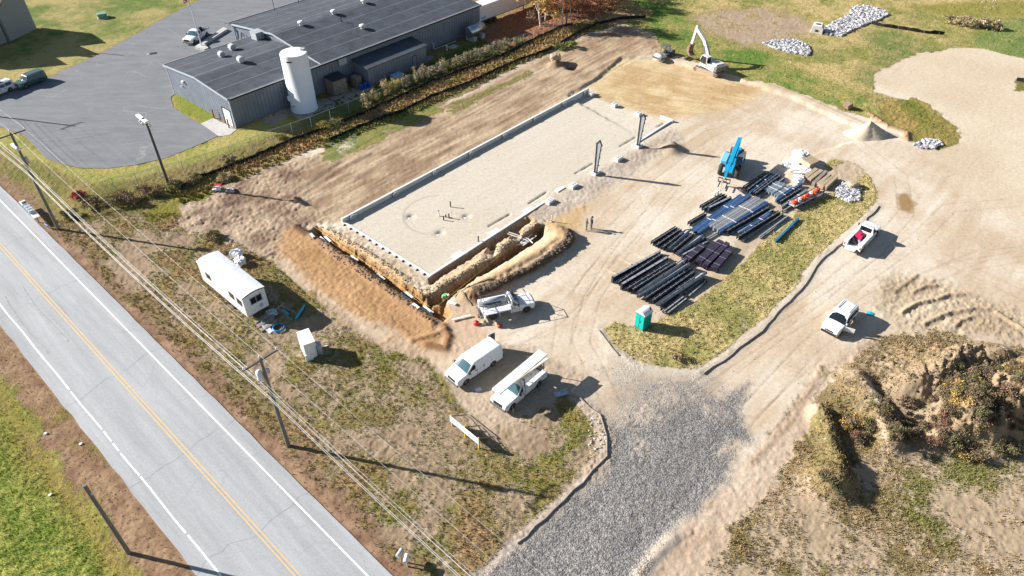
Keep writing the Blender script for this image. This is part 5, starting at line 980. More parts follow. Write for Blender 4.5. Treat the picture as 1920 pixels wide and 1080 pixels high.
def pickup(name, label, m='white_paint', bed='open', crew=True, wb=3.9, bedm='black_plastic', group=None, ht=1.95):
    t = thing(name, label, 'pickup truck', group=group); xf = wb / 2; cabr = -.55 if crew else .15; xr = -wb / 2 - 1.15; hz = 1.18
    hw = lambda x, z: (1.0 - max(0, z - 1.1) * .24) * (1 - max(0, (x - xf - .3)) ** 2 * .22)
    top = [(xf + .95, .5), (xf + .96, .95), (xf + .85, 1.1), (xf - .5, 1.22), (xf - .62, 1.24), (cabr, 1.24)]
    p = [(cabr, .42)] + [(xf - .5 * math.cos(PI * i / 8), .42 if i in (0, 8) else max(.42, .4 + .5 * math.sin(PI * i / 8))) for i in range(9)] + [(xf + .9, .42)] + top
    hull(p, hw, crown=.05).build('body', m, t, .05)
    ws = xf - .65; ct = ht; cab = [(cabr, 1.2), (ws, 1.2), (ws - .75, ct - .06), (ws - 1.0, ct), (cabr + .15, ct), (cabr + .02, ct - .12)]
    hull(cab, hw, crown=.05).build('cab', m, t, .06)
    q = MB(); fp_(q, (ws - .05, 1.27), (ws - .7, ct - .1), hw(0, 1.27) * .93, hw(0, ct - .1) * .9, crown=.06); q.build('windshield', 'windshield', t)
    q = MB(); q.box((cabr - .005, 0, (1.27 + ct) / 2), (.04, 1.3, ct - 1.45)); q.build('rear_window', 'glass', t)
    wx = [(ws - .1, ws - .75, .9)]
    for s_ in (-1, 1):
        q = MB(); a = (cabr + ws - .35) / 2 if crew else cabr + .15; sp_(q, [(ws - .28, 1.28), (a + .05, 1.28), (a + .05, ct - .14), (ws - .85, ct - .14)], s_, hw); q.build('side_window', 'glass', t)
        if crew: q = MB(); sp_(q, [(a - .05, 1.28), (cabr + .2, 1.28), (cabr + .25, ct - .14), (a - .05, ct - .14)], s_, hw); q.build('side_window', 'glass', t)
    seams(t, hw, ([ws - .2, (cabr + ws - .35) / 2, cabr + .12] if crew else [ws - .2, cabr + .12]), .5, 1.24)
    q = MB(); q.box((xf + .93, 0, .55), (.22, 1.86, .28)); q.build('front_bumper', 'chrome' if bed == 'open' else 'machine_grey', t, .04); q = MB(); q.box((xf + .95, 0, .9), (.05, 1.05, .34)); q.build('grille', 'black_plastic', t)
    lights(t, xf + .88, .76, .93, xr - .0, .9, .95); mirror(t, ws - .3, .95, 1.38)
    q = MB(); q.box(((cabr + xr) / 2, 0, .62), (cabr - xr, .9, .22)); q.build('chassis', 'black_plastic', t); q = MB(); q.box((xr - .12, 0, .52), (.16, 1.8, .2)); q.build('rear_bumper', 'machine_grey', t)
    if bed == 'open':
        bp = [(xr, .5)] + [(-wb / 2 - .48 * math.cos(PI * i / 8), .5 if i in (0, 8) else max(.5, .42 + .47 * math.sin(PI * i / 8))) for i in range(9)] + [(cabr - .04, .5), (cabr - .04, 1.3), (xr, 1.3)]
        for s_ in (-1, 1): q = MB(); q.xz(bp, s_ * .82, s_ * .99); q.build('bed_side', m, t, .03)
        q = MB(); q.box(((cabr + xr) / 2, 0, .74), (cabr - xr - .1, 1.62, .05)); q.box((cabr - .07, 0, 1.0), (.05, 1.62, .5)); q.build('bed_floor', bedm, t); q = MB(); q.box((xr + .03, 0, 1.0), (.08, 1.62, .58)); q.build('tailgate', m, t)
        q = MB()
        for s_ in (-1, 1): q.box(((cabr + xr) / 2, s_ * .8, 1.0), (cabr - xr - .15, .03, .5)); q.box(((cabr + xr) / 2, s_ * .9, 1.31), (cabr - xr, .17, .03))
        q.build('bed_liner', bedm, t)
    for x in (-wb / 2, xf):
        for s_ in (-1, 1): wheel_on(t, x, s_ * .86, .4, .27, 'rim', s_)
    t['xr'] = xr; t['cabr'] = cabr
    return t
p1 = pickup('parked_pickup', 'white crew cab pickup with black open bed parked by the flagpole', ht=1.95); place(p1, (367.5, 82.5), (389, 69), 1, 1.0)
def service_body(t, xr, cabr, m='white_paint', h=1.45, open_right=False):
    wb_ = 3.6
    for s_ in (-1, 1):
        bp = [(xr, .6)] + [(-1.85 - .5 * math.cos(PI * i / 8), .6 if i in (0, 8) else max(.6, .45 + .5 * math.sin(PI * i / 8))) for i in range(9)] + [(cabr - .06, .6), (cabr - .06, h), (xr, h)]
        if open_right and s_ == -1:
            q = MB(); q.xz(bp, -.6, -.64); q.box(((xr + cabr) / 2, -.82, h - .03), (cabr - xr - .1, .44, .06)); q.box(((xr + cabr) / 2, -.82, .92), (cabr - xr - .1, .4, .05)); 
            for x in (xr + .03, -1.2, -2.5, cabr - .1): q.box((x, -.82, 1.1), (.06, .42, .75))
            q.build('tool_cabinet', m, t)
            for x, c_ in ((-.75, 'machine_blue_pale'), (-1.75, 'hose_blue'), (-2.9, 'steel_dark')): MB().box((x, -.84, 1.06), (.7, .3, .2)).build('tool_tray', c_, t)
            for x, a in ((cabr - .1, 80), (xr + .1, 95), (-1.2, 80)): o = MB().box((0, -.25, .33), (.03, .5, .65)).build('cabinet_door', m, t); o.location = (x, -1.0, .75); o.rotation_euler = (0, 0, R(a - 90))
            o = MB().box((0, -.28, 0), (cabr - xr - .3, .55, .03)).build('flip_lid', m, t); o.location = ((xr + cabr) / 2, -.98, h + .02); o.rotation_euler = (R(12), 0, 0)
        else:
            q = MB(); q.xz(bp, s_ * .6, s_ * 1.03); q.build('tool_cabinet', m, t, .02)
            for a, b in ((xr + .06, -2.45), (-2.4, -1.3), (-1.25, cabr - .12)):
                q = MB(); q.box(((a + b) / 2, s_ * 1.035, (1.0 + h) / 2 + .02), (b - a - .05, .02, h - 1.08)); d_ = q.build('cabinet_door', m, t, .01); MB().box(((a + b) / 2, s_ * 1.055, h - .12), (.12, .03, .05)).build('handle', 'chrome', d_)
    q = MB(); q.box(((xr + cabr) / 2, 0, .78), (cabr - xr - .1, 1.2, .05)); q.build('bed_floor', 'machine_white', t)
# service truck with pipe rack, compartments open
t = pickup('service_truck', 'white service truck with ladder rack and open side compartments beside the trench', bed='svc', crew=False, wb=3.7, group='white work vehicles on the site'); service_body(t, t['xr'], t['cabr'], open_right=True)
q = MB(); xr, cb = t['xr'], t['cabr']
for x in (xr + .2, cb - .25): 
    for s_ in (-1, 1): q.box((x, s_ * .6, 1.8), (.05, .05, .75))
    q.box((x, 0, 2.16), (.05, 1.3, .05))
for s_ in (-1, 1): q.box(((xr + 1.9) / 2, s_ * .62, 2.18), (1.9 - xr, .04, .04))
q.box((1.85, 0, 2.17), (.04, 1.3, .04)); q.bar((1.85, .6, 2.17), (2.3, .75, 1.3), .05, .05); q.bar((1.85, -.6, 2.17), (2.3, -.75, 1.3), .05, .05); q.build('ladder_rack', 'machine_grey', t)
q = MB(); q.lathe([(xr + .3, .05), (xr + .35, .3), (cb - .45, .3), (cb - .4, .05)], 18, (0, .1, 1.75), 'x'); q.build('pipe_tube', 'steel_pale', t); q = MB(); q.box((xr / 2 - .2, -.35, 1.62), (2.0, .3, .1)); q.build('side_shelf', 'machine_grey', t)
place(t, (986.7, 586.7), (926.7, 599.7), -1, 1.0)
# pickup carrying long white boards
t = pickup('rack_pickup', 'white utility pickup carrying long white boards over its cab', bed='svc', crew=False, wb=3.7, group='white work vehicles on the site'); service_body(t, t['xr'], t['cabr'], h=1.4)
q = MB()
for x in (t['xr'] + .2, t['cabr'] - .2):
    for s_ in (-1, 1): q.box((x, s_ * .75, 1.85), (.06, .06, .95))
    q.box((x, 0, 2.28), (.06, 1.56, .06))
q.build('ladder_rack', 'machine_grey', t); place(t, (961, 769.6), (1011, 726), 1, 1.0)
rk = t; bd = thing('board_stack', 'stack of long white boards lying on the pickup rack', 'board stack', rk.location + Vector((0, 0, 2.33)), rk.rotation_euler.z)
q = MB(); q.box((-.5, -.2, .09), (6.6, 1.0, .18)); q.build('boards', 'white_paint', bd, .01); q = MB(); q.bar((-3.6, .75, .12), (.9, .36, .24), .11, .08); q.build('pole', 'wood_light', bd); q = MB(); q.bar((-3.5, .55, .1), (.4, .42, .12), .2, .04); q.build('plank', 'white_dull', bd)
# utility body pickup with tailgate down
t = pickup('utility_pickup', 'white utility pickup with lowered tailgate and red load in its bed', bed='svc', crew=False, wb=4.0, group='white work vehicles on the site', ht=2.0); service_body(t, t['xr'], t['cabr'], h=1.4); MB().box((t['xr'] - .35, 0, .78), (.75, 1.2, .06)).build('tailgate', 'white_paint', t); place(t, (1645, 442), (1614, 474.6), -1, 1.0)
ul = t.location; ua = t.rotation_euler.z
def loc_on(t, x, y, z): a = t.rotation_euler.z; return t.location + Vector((x * math.cos(a) - y * math.sin(a), x * math.sin(a) + y * math.cos(a), z))
for i, (x, y, d, m_, nm, lb, ct_) in enumerate(((-1.1, .1, (.95, .8, .75), 'magenta_red', 'red_sack', 'dark red covered machine in the utility pickup bed', 'machine'), (-.45, -.2, (.4, .5, .5), 'yellow', 'yellow_tool', 'small yellow tool behind the cab of the utility pickup', 'tool'), (-2.3, .25, (.7, .5, .45), 'black_plastic', 'black_bag', 'black bag at the tail of the utility pickup bed', 'bag'), (-2.0, -.3, (.8, .35, .3), 'metal_galv', 'silver_case', 'silver case at the tail of the utility pickup bed', 'case'))):
    q = MB(); q.box((0, 0, d[2] / 2), d); q.box((0, 0, d[2] + .03), (d[0] * .6, d[1] * .5, .08)); q.box((d[0] * .3, 0, d[2] + .06), (.06, d[1] * .8, .06)); tag(q.build(nm, m_, bevel=.05, loc=loc_on(t, x, y, .81), rz=ua + .2 * i), lb, ct_)
# white suv with open door
def suv(name, label, m='white_paint', cat='suv', box=False, rack=True, group=None, L=4.9, wb=2.85, ht=1.75):
    t = thing(name, label, cat, group=group); xf = wb / 2; fr = xf + .98; rr = -wb / 2 - 1.05
    hw = lambda x, z: (.97 - max(0, z - 1.0) * .24) * (1 - max(0, x - xf - .1) ** 2 * .2) * (1 - max(0, -x - wb / 2 - .5) ** 2 * .15)
    prof = body_prof(rr + .05, fr - .06, .3, (-wb / 2, wb / 2), .43, [(fr, .5), (fr - .04, .85), (fr - .25, .98), (xf - .25, 1.06), (rr, 1.06), (rr - .04, .6)])
    hull(prof, hw, crown=.05).build('body', m, t, .07)
    ws = xf - .35; cab = [(rr + .03, 1.02), (ws, 1.02), (ws - .85, ht - .08), (ws - 1.25, ht), (rr + .5, ht - .03), (rr + .22, ht - .12)] if not box else [(rr + .03, 1.02), (ws, 1.02), (ws - .5, ht - .05), (ws - .7, ht), (rr + .12, ht - .02), (rr + .05, ht - .12)]
    hull(cab, hw, crown=.05).build('cab', m, t, .07)
    q = MB(); fp_(q, (ws - .07, 1.1), (cab[2][0] + .05, ht - .14), hw(0, 1.1) * .93, hw(0, ht - .1) * .9, crown=.06); q.build('windshield', 'glass', t); q = MB(); fp_(q, (rr + .07, 1.15), (rr + .2, ht - .2), .75, .7, -.035 if False else .03); q.build('rear_window', 'glass', t)
    for s_ in (-1, 1):
        for a, b in ((ws - .35, ws - 1.05), (ws - 1.15, ws - 1.95), (ws - 2.05, rr + .4)):
            if a - b > .25: q = MB(); sp_(q, [(a, 1.12), (b, 1.12), (b + .02, ht - .2), (min(a, cab[2][0] - .02 + (.1 if a > ws - 1 else 9)), ht - .2)], s_, hw); q.build('side_window', 'glass', t)
    if rack:
        for s_ in (-1, 1): MB().bar((rr + .6, s_ * .62, ht + .08), (ws - 1.4, s_ * .62, ht + .08), .05, .05).build('roof_rail', 'black_plastic', t)
    q = MB(); q.box((fr - .02, 0, .48), (.12, 1.6, .3)); q.build('front_bumper', 'black_plastic' if not box else 'chrome', t, .04); q = MB(); q.box((fr - .01, 0, .76), (.06, .85, .14)); q.build('grille', 'black_plastic', t); q = MB(); q.box((rr - .04, 0, .5), (.12, 1.6, .25)); q.build('rear_bumper', m, t, .04)
    lights(t, fr - .12, .68, .8, rr + .02, .82, 1.0, (.16, .36, .14)); mirror(t, ws - .3, .9, 1.15, m); seams(t, hw, (ws - .3, ws - 1.1, ws - 2.0), .4, 1.05)
    for x in (-wb / 2, wb / 2):
        for s_ in (-1, 1): wheel_on(t, x, s_ * .84, .37, .24, 'rim', s_)
    return t
t = suv('white_suv', 'white suv with its front door open on the haul road', group='white work vehicles on the site'); place(t, (1573, 631), (1599, 602), 1, .92); suv1 = t
o = MB().box((-.5, 0, .0), (1.0, .07, .62)).build('open_door', 'white_paint', t, .03); o.location = (.98, .98, .72); o.rotation_euler = (0, 0, R(-72)); MB().box((-.52, 0, .5), (.85, .03, .4)).build('pane', 'glass', o); MB().box((-.5, -.04, 0), (.85, .02, .5)).build('door_lining', 'machine_grey', o)
MB().box((.4, .955, .95), (.85, .05, 1.0)).build('doorway_shade_panel', 'black_plastic', t)  # solid black panel stands for the shaded cabin behind the open door
t = suv('dark_suv', 'dark green boxy suv parked in the house shadow', 'dark_green_paint', box=True, rack=False, ht=1.78); place(t, (50, 167), (82, 154), 1, .95)
t = suv('wagon', 'white wagon with a spare tyre and rack on its roof at the left edge', 'white_paint', box=True, ht=1.75); place(t, (-12, 186), (24, 171), 1, .95)
q = MB(); q.lathe([(0, .34), (.2, .36)], 16, (-.6, 0, 1.82)); q.build('spare_tyre', 'tyre', t); q = MB(); q.box((.5, 0, 1.9), (1.2, 1.1, .08)); q.build('roof_basket', 'black_plastic', t)
# ------------------------------------------------ telehandler
t = thing('telehandler', 'blue telehandler with its boom reaching over the steel stacks', 'telehandler'); A_ = P(1363, 333); B_ = P(1378, 300); d = (A_ - B_).normalized(); t.location = (A_ + B_) / 2 + d * .2; t.scale = (1.07,) * 3; t.rotation_euler = (0, 0, math.atan2(d.y, d.x)); tele = t
q = MB(); q.xz([(-2.6, .7), (2.3, .7), (2.5, 1.0), (2.3, 1.25), (-1.9, 1.4), (-2.7, 1.9), (-2.9, 1.2)], -.55, .55); q.build('chassis', 'machine_blue', t, .04)
MB().box((.1, -.95, 1.25), (2.3, .8, .95)).build('engine_pod', 'machine_blue_pale', t, .08); MB().box((.1, -1.36, 1.25), (1.6, .02, .5)).build('engine_grille', 'black_plastic', t)
q = MB(); q.xz([(-.8, .75), (1.0, .75), (1.15, 1.5), (.8, 2.45), (-.7, 2.45)], .5, 1.3); cbn = q.build('cab', 'glass', t, .04)
q = MB()
for y in (.5, 1.3): q.bar((1.15, y, 1.5), (.8, y, 2.45), .08, .08); q.bar((-.8, y, 1.2), (-.7, y, 2.45), .08, .08)
q.build('cab_frame', 'machine_blue', cbn); MB().box((.05, .9, 2.5), (1.6, .9, .08)).build('cab_roof', 'machine_grey', cbn, .02); MB().box((.2, 1.31, 1.0), (1.5, .05, .5)).build('cab_step', 'machine_blue', cbn)
MB().box((-2.7, 0, 1.15), (.7, 1.7, .9)).build('counterweight', 'machine_grey', t, .06)
q = MB(); q.bar((-2.7, 0, 3.0), (2.6, 0, 2.1), .5, .62); bm_ = q.build('boom', 'machine_blue', t, .02)
q = MB(); q.bar((2.3, 0, 2.14), (4.1, 0, 1.75), .36, .44); q.build('inner_boom', 'machine_blue', bm_, .02); q = MB(); q.tube([(-1.2, 0, 1.3), (.9, 0, 2.2)], .1); q.build('lift_cylinder', 'chrome', bm_); q = MB(); q.bar((3.9, 0, 1.9), (4.4, 0, .9), .3, .36); q.build('boom_head', 'machine_blue', bm_)
q = MB(); q.tube([(-1.6, .28, 3.05), (0, .3, 2.8), (1.6, .28, 2.5)], .05, 6); q.build('hose', 'black_plastic', bm_)
q = MB(); q.box((4.5, 0, 1.1), (.12, 1.5, .1)); q.box((4.5, 0, .6), (.12, 1.5, .1)); 
for y in (-.7, -.25, .25, .7): q.box((4.5, y, .85), (.1, .08, .6))
q.build('fork_carriage', 'black_plastic', t)
for y in (-.45, .45): MB().box((5.1, y, .5), (1.2, .13, .06)).build('fork', 'black_plastic', t)
q = MB(); q.bar((4.5, 0, 1.2), (6.3, -.05, 1.75), .2, .2); q.bar((4.6, .25, .9), (6.2, 0, 1.6), .08, .08); q.bar((4.6, -.25, .9), (6.2, 0, 1.6), .08, .08); jb = q.build('jib', 'wood_light', t); MB().tube([(6.2, 0, 1.7), (6.2, 0, .7)], .02, 5).build('chain', 'steel_dark', jb)
for x in (-1.55, 1.75):
    for s_ in (-1, 1): wheel_on(t, x, s_ * 1.05, .72, .45, 'machine_grey', s_, n=24)
# ------------------------------------------------ excavator
E0 = P(1330, 131); EA = R(135.5)
t = thing('excavator', 'white tracked excavator with its arm reaching toward the roller', 'excavator', E0, 0); t.location.z = -.42
trk = math.radians(135.5)
def rotv(x, y, a): return (x * math.cos(a) - y * math.sin(a), x * math.sin(a) + y * math.cos(a))
for s_ in (-1, 1):
    prof = [(-2.1, .05), (2.1, .05), (2.4, .4), (2.3, .75), (1.9, .9), (-1.9, .9), (-2.3, .75), (-2.4, .4)]
    o = MB().xz(prof, s_ * 1.2 - .3, s_ * 1.2 + .3).build('track', 'track_mud', t, .03); o.rotation_euler = (0, 0, trk); q = MB()
    for i in range(8): q.box((-1.9 + i * .54, s_ * 1.2, .93), (.3, .6, .05))
    q.lathe([(s_ * 1.2 - .32, .33), (s_ * 1.2 + .32, .33)], 14, (2.0, 0, .47), 'y'); q.lathe([(s_ * 1.2 - .32, .33), (s_ * 1.2 + .32, .33)], 14, (-2.0, 0, .47), 'y'); q.build('track_pads', 'machine_grey', o)
o = MB().box((0, 0, .75), (2.6, 1.8, .5)).build('undercarriage', 'machine_grey', t); o.rotation_euler = (0, 0, trk)
pb = P(1285, 100); ha = math.atan2(pb.y - E0.y, pb.x - E0.x) + .12; hb = ha
up = bpy.data.objects.new('upper_house', None)
q = MB(); q.box((-.6, 0, 1.55), (3.6, 2.7, .9)); hse = q.build('house', 'machine_white', t, .12); hse.rotation_euler = (0, 0, ha)
q = MB(); q.xz([(-2.2, 1.1), (-3.0, 1.3), (-3.1, 2.1), (-2.4, 2.15)], -1.33, 1.33); q.build('counterweight', 'machine_grey', hse, .1); q = MB(); q.box((-1.5, -.2, 2.1), (1.5, 1.8, .25)); q.build('engine_hood', 'machine_white', hse, .06)
q = MB(); q.xz([(-.5, 1.3), (1.1, 1.3), (1.25, 2.1), (.9, 2.95), (-.4, 2.95)], .4, 1.35); cb2 = q.build('cab', 'glass', hse, .05); MB().box((.2, .875, 3.0), (1.4, 1.0, .1)).build('cab_roof', 'machine_white', cb2, .03)
q = MB()
for y in (.4, 1.35): q.bar((1.25, y, 2.1), (.9, y, 2.95), .1, .1); q.bar((-.5, y, 1.3), (-.4, y, 2.95), .14, .1); q.bar((1.1, y, 1.4), (-.5, y, 1.45), .1, .5)
q.build('cab_frame', 'machine_white', cb2)
bw = [((.6, 1.7), .3), ((1.6, 3.3), .42), ((2.6, 4.6), .4), ((5.1, 6.0), .26)]
q = MB(); 
for i in range(3): q.bar((bw[i][0][0], -.25, bw[i][0][1]), (bw[i + 1][0][0], -.25, bw[i + 1][0][1]), .42, .75 - .1 * i)
bo = q.build('boom', 'machine_white', hse, .03)
for y in (-.6, .1): MB().tube([(1.2, y, 1.6), (2.3, y, 3.9)], .08).build('boom_cylinder', 'chrome', bo)
q = MB(); q.tube([(2.4, -.25, 5.1), (4.9, -.25, 6.4)], .09); q.build('arm_cylinder', 'machine_grey', bo)
q = MB(); q.bar((4.9, -.25, 6.4), (5.6, -.25, 3.0), .35, .5); st_ = q.build('stick', 'machine_white', hse, .03); q = MB(); q.tube([(5.4, -.25, 5.6), (5.8, -.25, 3.6)], .08); q.build('bucket_cylinder', 'machine_grey', st_)
q = MB(); q.xz([(5.4, 3.1), (5.9, 2.9), (6.3, 2.1), (6.0, 1.2), (5.3, 1.0), (5.0, 1.2), (5.6, 1.6), (5.6, 2.4)], -.75, .25)
for y in (-.7, -.4, -.1, .2): q.box((4.9, y, 1.12), (.35, .1, .08))
q.build('bucket', 'rusty', st_)
# ------------------------------------------------ roller
t = thing('roller', 'grey drum roller with black canopy beside the excavator', 'roller', P(1245, 107), heading(P(1256, 100), P(1233, 109))); t.location.z = -.42; t.scale = (.85,) * 3
MB().lathe([(-1.05, .55), (-1.05, .72), (1.05, .72), (1.05, .55)], 28, (1.5, 0, .72), 'y').build('drum', 'machine_white', t); q = MB(); q.box((1.5, 1.15, .85), (1.9, .12, .35)); q.box((1.5, -1.15, .85), (1.9, .12, .35)); q.box((.6, 0, .9), (.2, 2.4, .4)); q.box((2.4, 0, .95), (.14, 2.4, .35)); q.build('drum_frame', 'machine_grey', t)
q = MB(); q.xz([(-2.6, .6), (.3, .6), (.3, 1.3), (-.6, 1.45), (-2.3, 1.75), (-2.7, 1.5)], -.75, .75); q.build('rear_body', 'machine_grey', t, .08); MB().box((-.3, 0, 1.6), (.6, .6, .6)).build('seat', 'black_plastic', t, .05)
q = MB()
for x in (-.8, .5):
    for y in (-.65, .65): q.bar((x, y, 1.3), (x, y, 2.9), .07, .07)
q.build('canopy_post', 'steel_dark', t); MB().box((-.15, 0, 2.95), (1.9, 1.6, .1)).build('canopy', 'machine_grey', t, .03)
for s_ in (-1, 1): wheel_on(t, -1.5, s_ * .85, .72, .5, 'machine_grey', s_)
# ------------------------------------------------ office trailer
tz_ = 3.45; c1, c2, c3, c4 = [P(*q_, tz_) for q_ in ((368, 489), (408, 468), (493, 535), (453, 557.5))]; mid = (c1 + c2 + c3 + c4) / 4; hx = heading((c1 + c2) / 2, (c3 + c4) / 2)
t = thing('office_trailer', 'long white site office trailer on the grass beside the overhead lines', 'trailer', (mid.x, mid.y, 0), hx); L = 9.0; W_2 = 1.28
MB().box((0, 0, 2.0), (L, W_2 * 2, 2.6)).build('trailer_wall', 'white_paint', t, .02)
q = MB(); n_ = 8; pr = [(-W_2 - .05 + (2 * W_2 + .1) * i / n_, 3.3 + .22 * math.sin(PI * i / n_)) for i in range(n_ + 1)]
q.add([(x, a, b) for x in (-L / 2 - .08, L / 2 + .08) for a, b in pr] + [(x, a, 3.2) for x in (-L / 2 - .08, L / 2 + .08) for a in (pr[0][0], pr[-1][0])], [(i, i + 1, n_ + 2 + i, n_ + 1 + i)[::-1] for i in range(n_)] + [tuple(range(n_ + 1)) + (2 * n_ + 3, 2 * n_ + 2), (tuple(range(n_ + 1, 2 * n_ + 2)) + (2 * n_ + 5, 2 * n_ + 4))[::-1], (0, n_ + 1, 2 * n_ + 4, 2 * n_ + 2), (n_, 2 * n_ + 3, 2 * n_ + 5, 2 * n_ + 1)]); q.build('roof', 'white_paint', t)
q = MB(); pr2 = [(a * 1.0, b - .02) for a, b in pr]; q.add([(L / 2 + .12, a, b) for a, b in pr2] + [(L / 2 + .12, a, b - .09) for a, b in pr2], [(i, i + 1, n_ + 2 + i, n_ + 1 + i) for i in range(n_)]); q.build('roof_edge', 'trim_dark', t)
q = MB(); q.box((L / 2 + .01, .1, 2.35), (.06, 1.25, .8)); wn = q.build('window', 'glass', t); q = MB()
for d_ in ((0, .42, .06, 1.4), (0, -.42, .06, 1.4)): q.box((L / 2 + .03, .1, 2.35 + d_[1]), (.07, 1.38, .06))
for y in (-.55, .1, .75): q.box((L / 2 + .03, y, 2.35), (.07, .05, .84))
q.build('frame', 'metal_galv', wn)
for x in (-2.6, 2.1, 3.6): MB().box((x, -W_2 - .01, 2.3), (.9, .06, .7)).build('window', 'glass', t)
MB().box((L / 2 + .08, .45, 1.35), (.14, .3, .3)).build('meter_box', 'metal_galv', t, .02); q = MB(); q.box((0, 0, .6), (L - .3, 1.6, .16)); q.build('chassis', 'black_plastic', t)
q = MB(); q.bar((-L / 2, -.7, .6), (-L / 2 - 1.9, 0, .55), .12, .12); q.bar((-L / 2, .7, .6), (-L / 2 - 1.9, 0, .55), .12, .12); q.tube([(-L / 2 - 1.7, 0, 0), (-L / 2 - 1.7, 0, .7)], .05); q.build('tongue', 'rusty', t)
MB().lathe([(0, .14), (.05, .17), (.5, .17), (.6, .08)], 12, (-L / 2 - .5, .1, .62)).build('gas_bottle', 'white_dull', t); MB().lathe([(0, .1), (.3, .1)], 10, (-L / 2 - .4, .45, .62)).build('red_cap', 'red', t)
for x in (.3, 1.3):
    for s_ in (-1, 1): wheel_on(t, x, s_ * 1.12, .36, .2, 'rim', s_)
ot = t
def OT(x, y, z=0): return loc_on(ot, x, y, z)
for i in range(3): tag(MB().box((0, 0, .12 + .0), (1.9, .5, .16)).box((0, -.3, .05), (1.7, .08, .1)).build('timber_step', 'wood_grey', loc=OT(5.3 + i * .65, -.1 - i * .1, .22 - .1 * i), rz=hx + 1.57), 'grey timber step by the office trailer end, %s from the trailer' % ORD[i], 'step', 'timber steps at the office trailer')
blob('trash_bag', 'white rubbish bag lying beside the office trailer tongue', 'bag', G(444, 481), (1.4, 1.1, .8), 'white_sheet', .2, 11, 'white rubbish bags'); blob('trash_bag', 'torn white rubbish bag against the office trailer side', 'bag', G(452, 495), (1.1, 1.3, .9), 'white_sheet', .9, 12, 'white rubbish bags'); blob('plastic_sheet', 'pale plastic sheet crumpled by the trailer steps', 'sheet', OT(5.2, 1.0), (1.1, .9, .5), 'steel_pale', .4, 13)
q = MB(); a_ = [P(478, 597, .1), P(490, 598, .35), P(512, 620, .1), P(505, 626, .08), P(492, 612, .3)]; q.add([tuple(v) for v in a_] + [(v.x, v.y, v.z - .05) for v in a_], [(0, 1, 4), (1, 2, 3, 4), (9, 6, 5), (9, 8, 7, 6), (0, 5, 6, 1), (1, 6, 7, 2), (2, 7, 8, 3), (3, 8, 9, 4), (4, 9, 5, 0)]); tag(q.build('white_tarp', 'white_sheet'), 'long white tarp spread on the grass below the trailer end', 'tarp')
q = MB()
for k in range(3): q.tube([(.62 * math.cos(a * PI / 12) * (1 - .05 * k), .62 * math.sin(a * PI / 12) * (1 - .05 * k), .06 + .07 * k) for a in range(25)], .05, 6, cap=False)
tag(q.build('hose_coil', 'hose_blue', loc=G(523, 617, .05)), 'blue coiled hose lying on the white tarp end', 'hose')
for a, b, lb in (((556, 599), (571, 575), 'long bright cyan pipe lying in the trailer shadow'), ((531, 585), (541, 591), 'short bright cyan pipe lying in the trailer shadow')): tag(MB().tube([G(*a, .14), G(*b, .14)], .13, 12).build('cyan_pipe', 'cyan_pipe'), lb, 'pipe', 'cyan pipes in the trailer shadow')
for i, (a, b) in enumerate((((520, 578), (548, 602)), ((530, 575), (562, 592)), ((488, 600), (535, 575)))): tag(MB().tube([G(*a, .08), G(*b, .5 if i == 2 else .1)], .035, 6).build('thin_pole', 'metal_galv'), 'thin metal pole by the trailer end, %s from the bottom' % ORD[i], 'pole', 'thin poles by the trailer end')
# wrapped white box
A_ = P(567, 670); B_ = P(591, 664); t = thing('wrapped_crate', 'tall white wrapped crate standing alone on the grass', 'crate', P(581, 662), heading(A_, B_) + .15); q = MB(); q.prism([(-.62, -1.0), (.62, -1.0), (.62, 1.15), (-.62, 1.15)], 0, 2.2); q.build('wrapping', 'white_sheet', t, .26); blob_ = MB(); blob_.prism([(.63, -1.0), (1.1, -1.2), (1.15, -.5), (.7, -.3)], .3, 1.5); blob_.build('loose_wrap', 'steel_pale', t, .12); MB().prism([(-.66, -1.05), (.1, -1.05), (.1, -.9), (-.66, -.9)], 0, .8).build('torn_flap', 'white_sheet', t)
tag(MB().box((0, 0, .05), (.7, .1, .06), .4).build('white_stick', 'white_dull', loc=G(608, 650)), 'small white stick on the ground in the crate shadow', 'stick'); tag(MB().box((0, 0, .02), (.6, .4, .03), .4).box((.05, 0, .045), (.3, .2, .02), .4).build('paper_sheet', 'white_dull', loc=G(897, 731)), 'white sheet of board on dirt between the van and pickup', 'board')
# portable toilet
A_ = P(1188.5, 611); B_ = P(1206, 622.5); t = thing('portable_toilet', 'teal portable toilet with white domed roof at the grass edge', 'portable toilet', (0, 0, 0), heading(A_, B_)); h_ = heading(A_, B_); c = (A_ + B_) / 2 + Vector((-math.sin(h_), math.cos(h_), 0)) * .6; t.location = c
MB().box((0, 0, 1.08), (1.15, 1.2, 2.0)).build('cabin', 'teal_plastic_dark', t, .03); MB().box((0, 0, .05), (1.2, 1.25, .12)).build('skid_base', 'machine_grey', t)
q = MB(); q.box((-.27, -.61, 1.05), (.46, .05, 1.75)); q.box((.27, -.61, 1.05), (.5, .05, 1.75)); dr = q.build('door', 'teal_plastic', t, .015); MB().box((.1, -.65, 1.1), (.04, .03, .3)).build('handle', 'black_plastic', dr)
q = MB(); n_ = 8; pr = [(-.64 + 1.28 * i / n_, 2.06 + .38 * math.sin(PI * i / n_) ** .8) for i in range(n_ + 1)]; q.xz([(a, b) for a, b in pr][::-1], -.66, .66); q.build('domed_roof', 'white_paint', t, .02); MB().lathe([(2.3, .07), (2.65, .07)], 10, (.35, .4, 0)).build('vent_stack', 'black_plastic', t)
for y in (-.4, 0, .4): MB().box((.585, y, 1.1), (.02, .05, 1.7)).build('side_rib', 'teal_plastic', t)
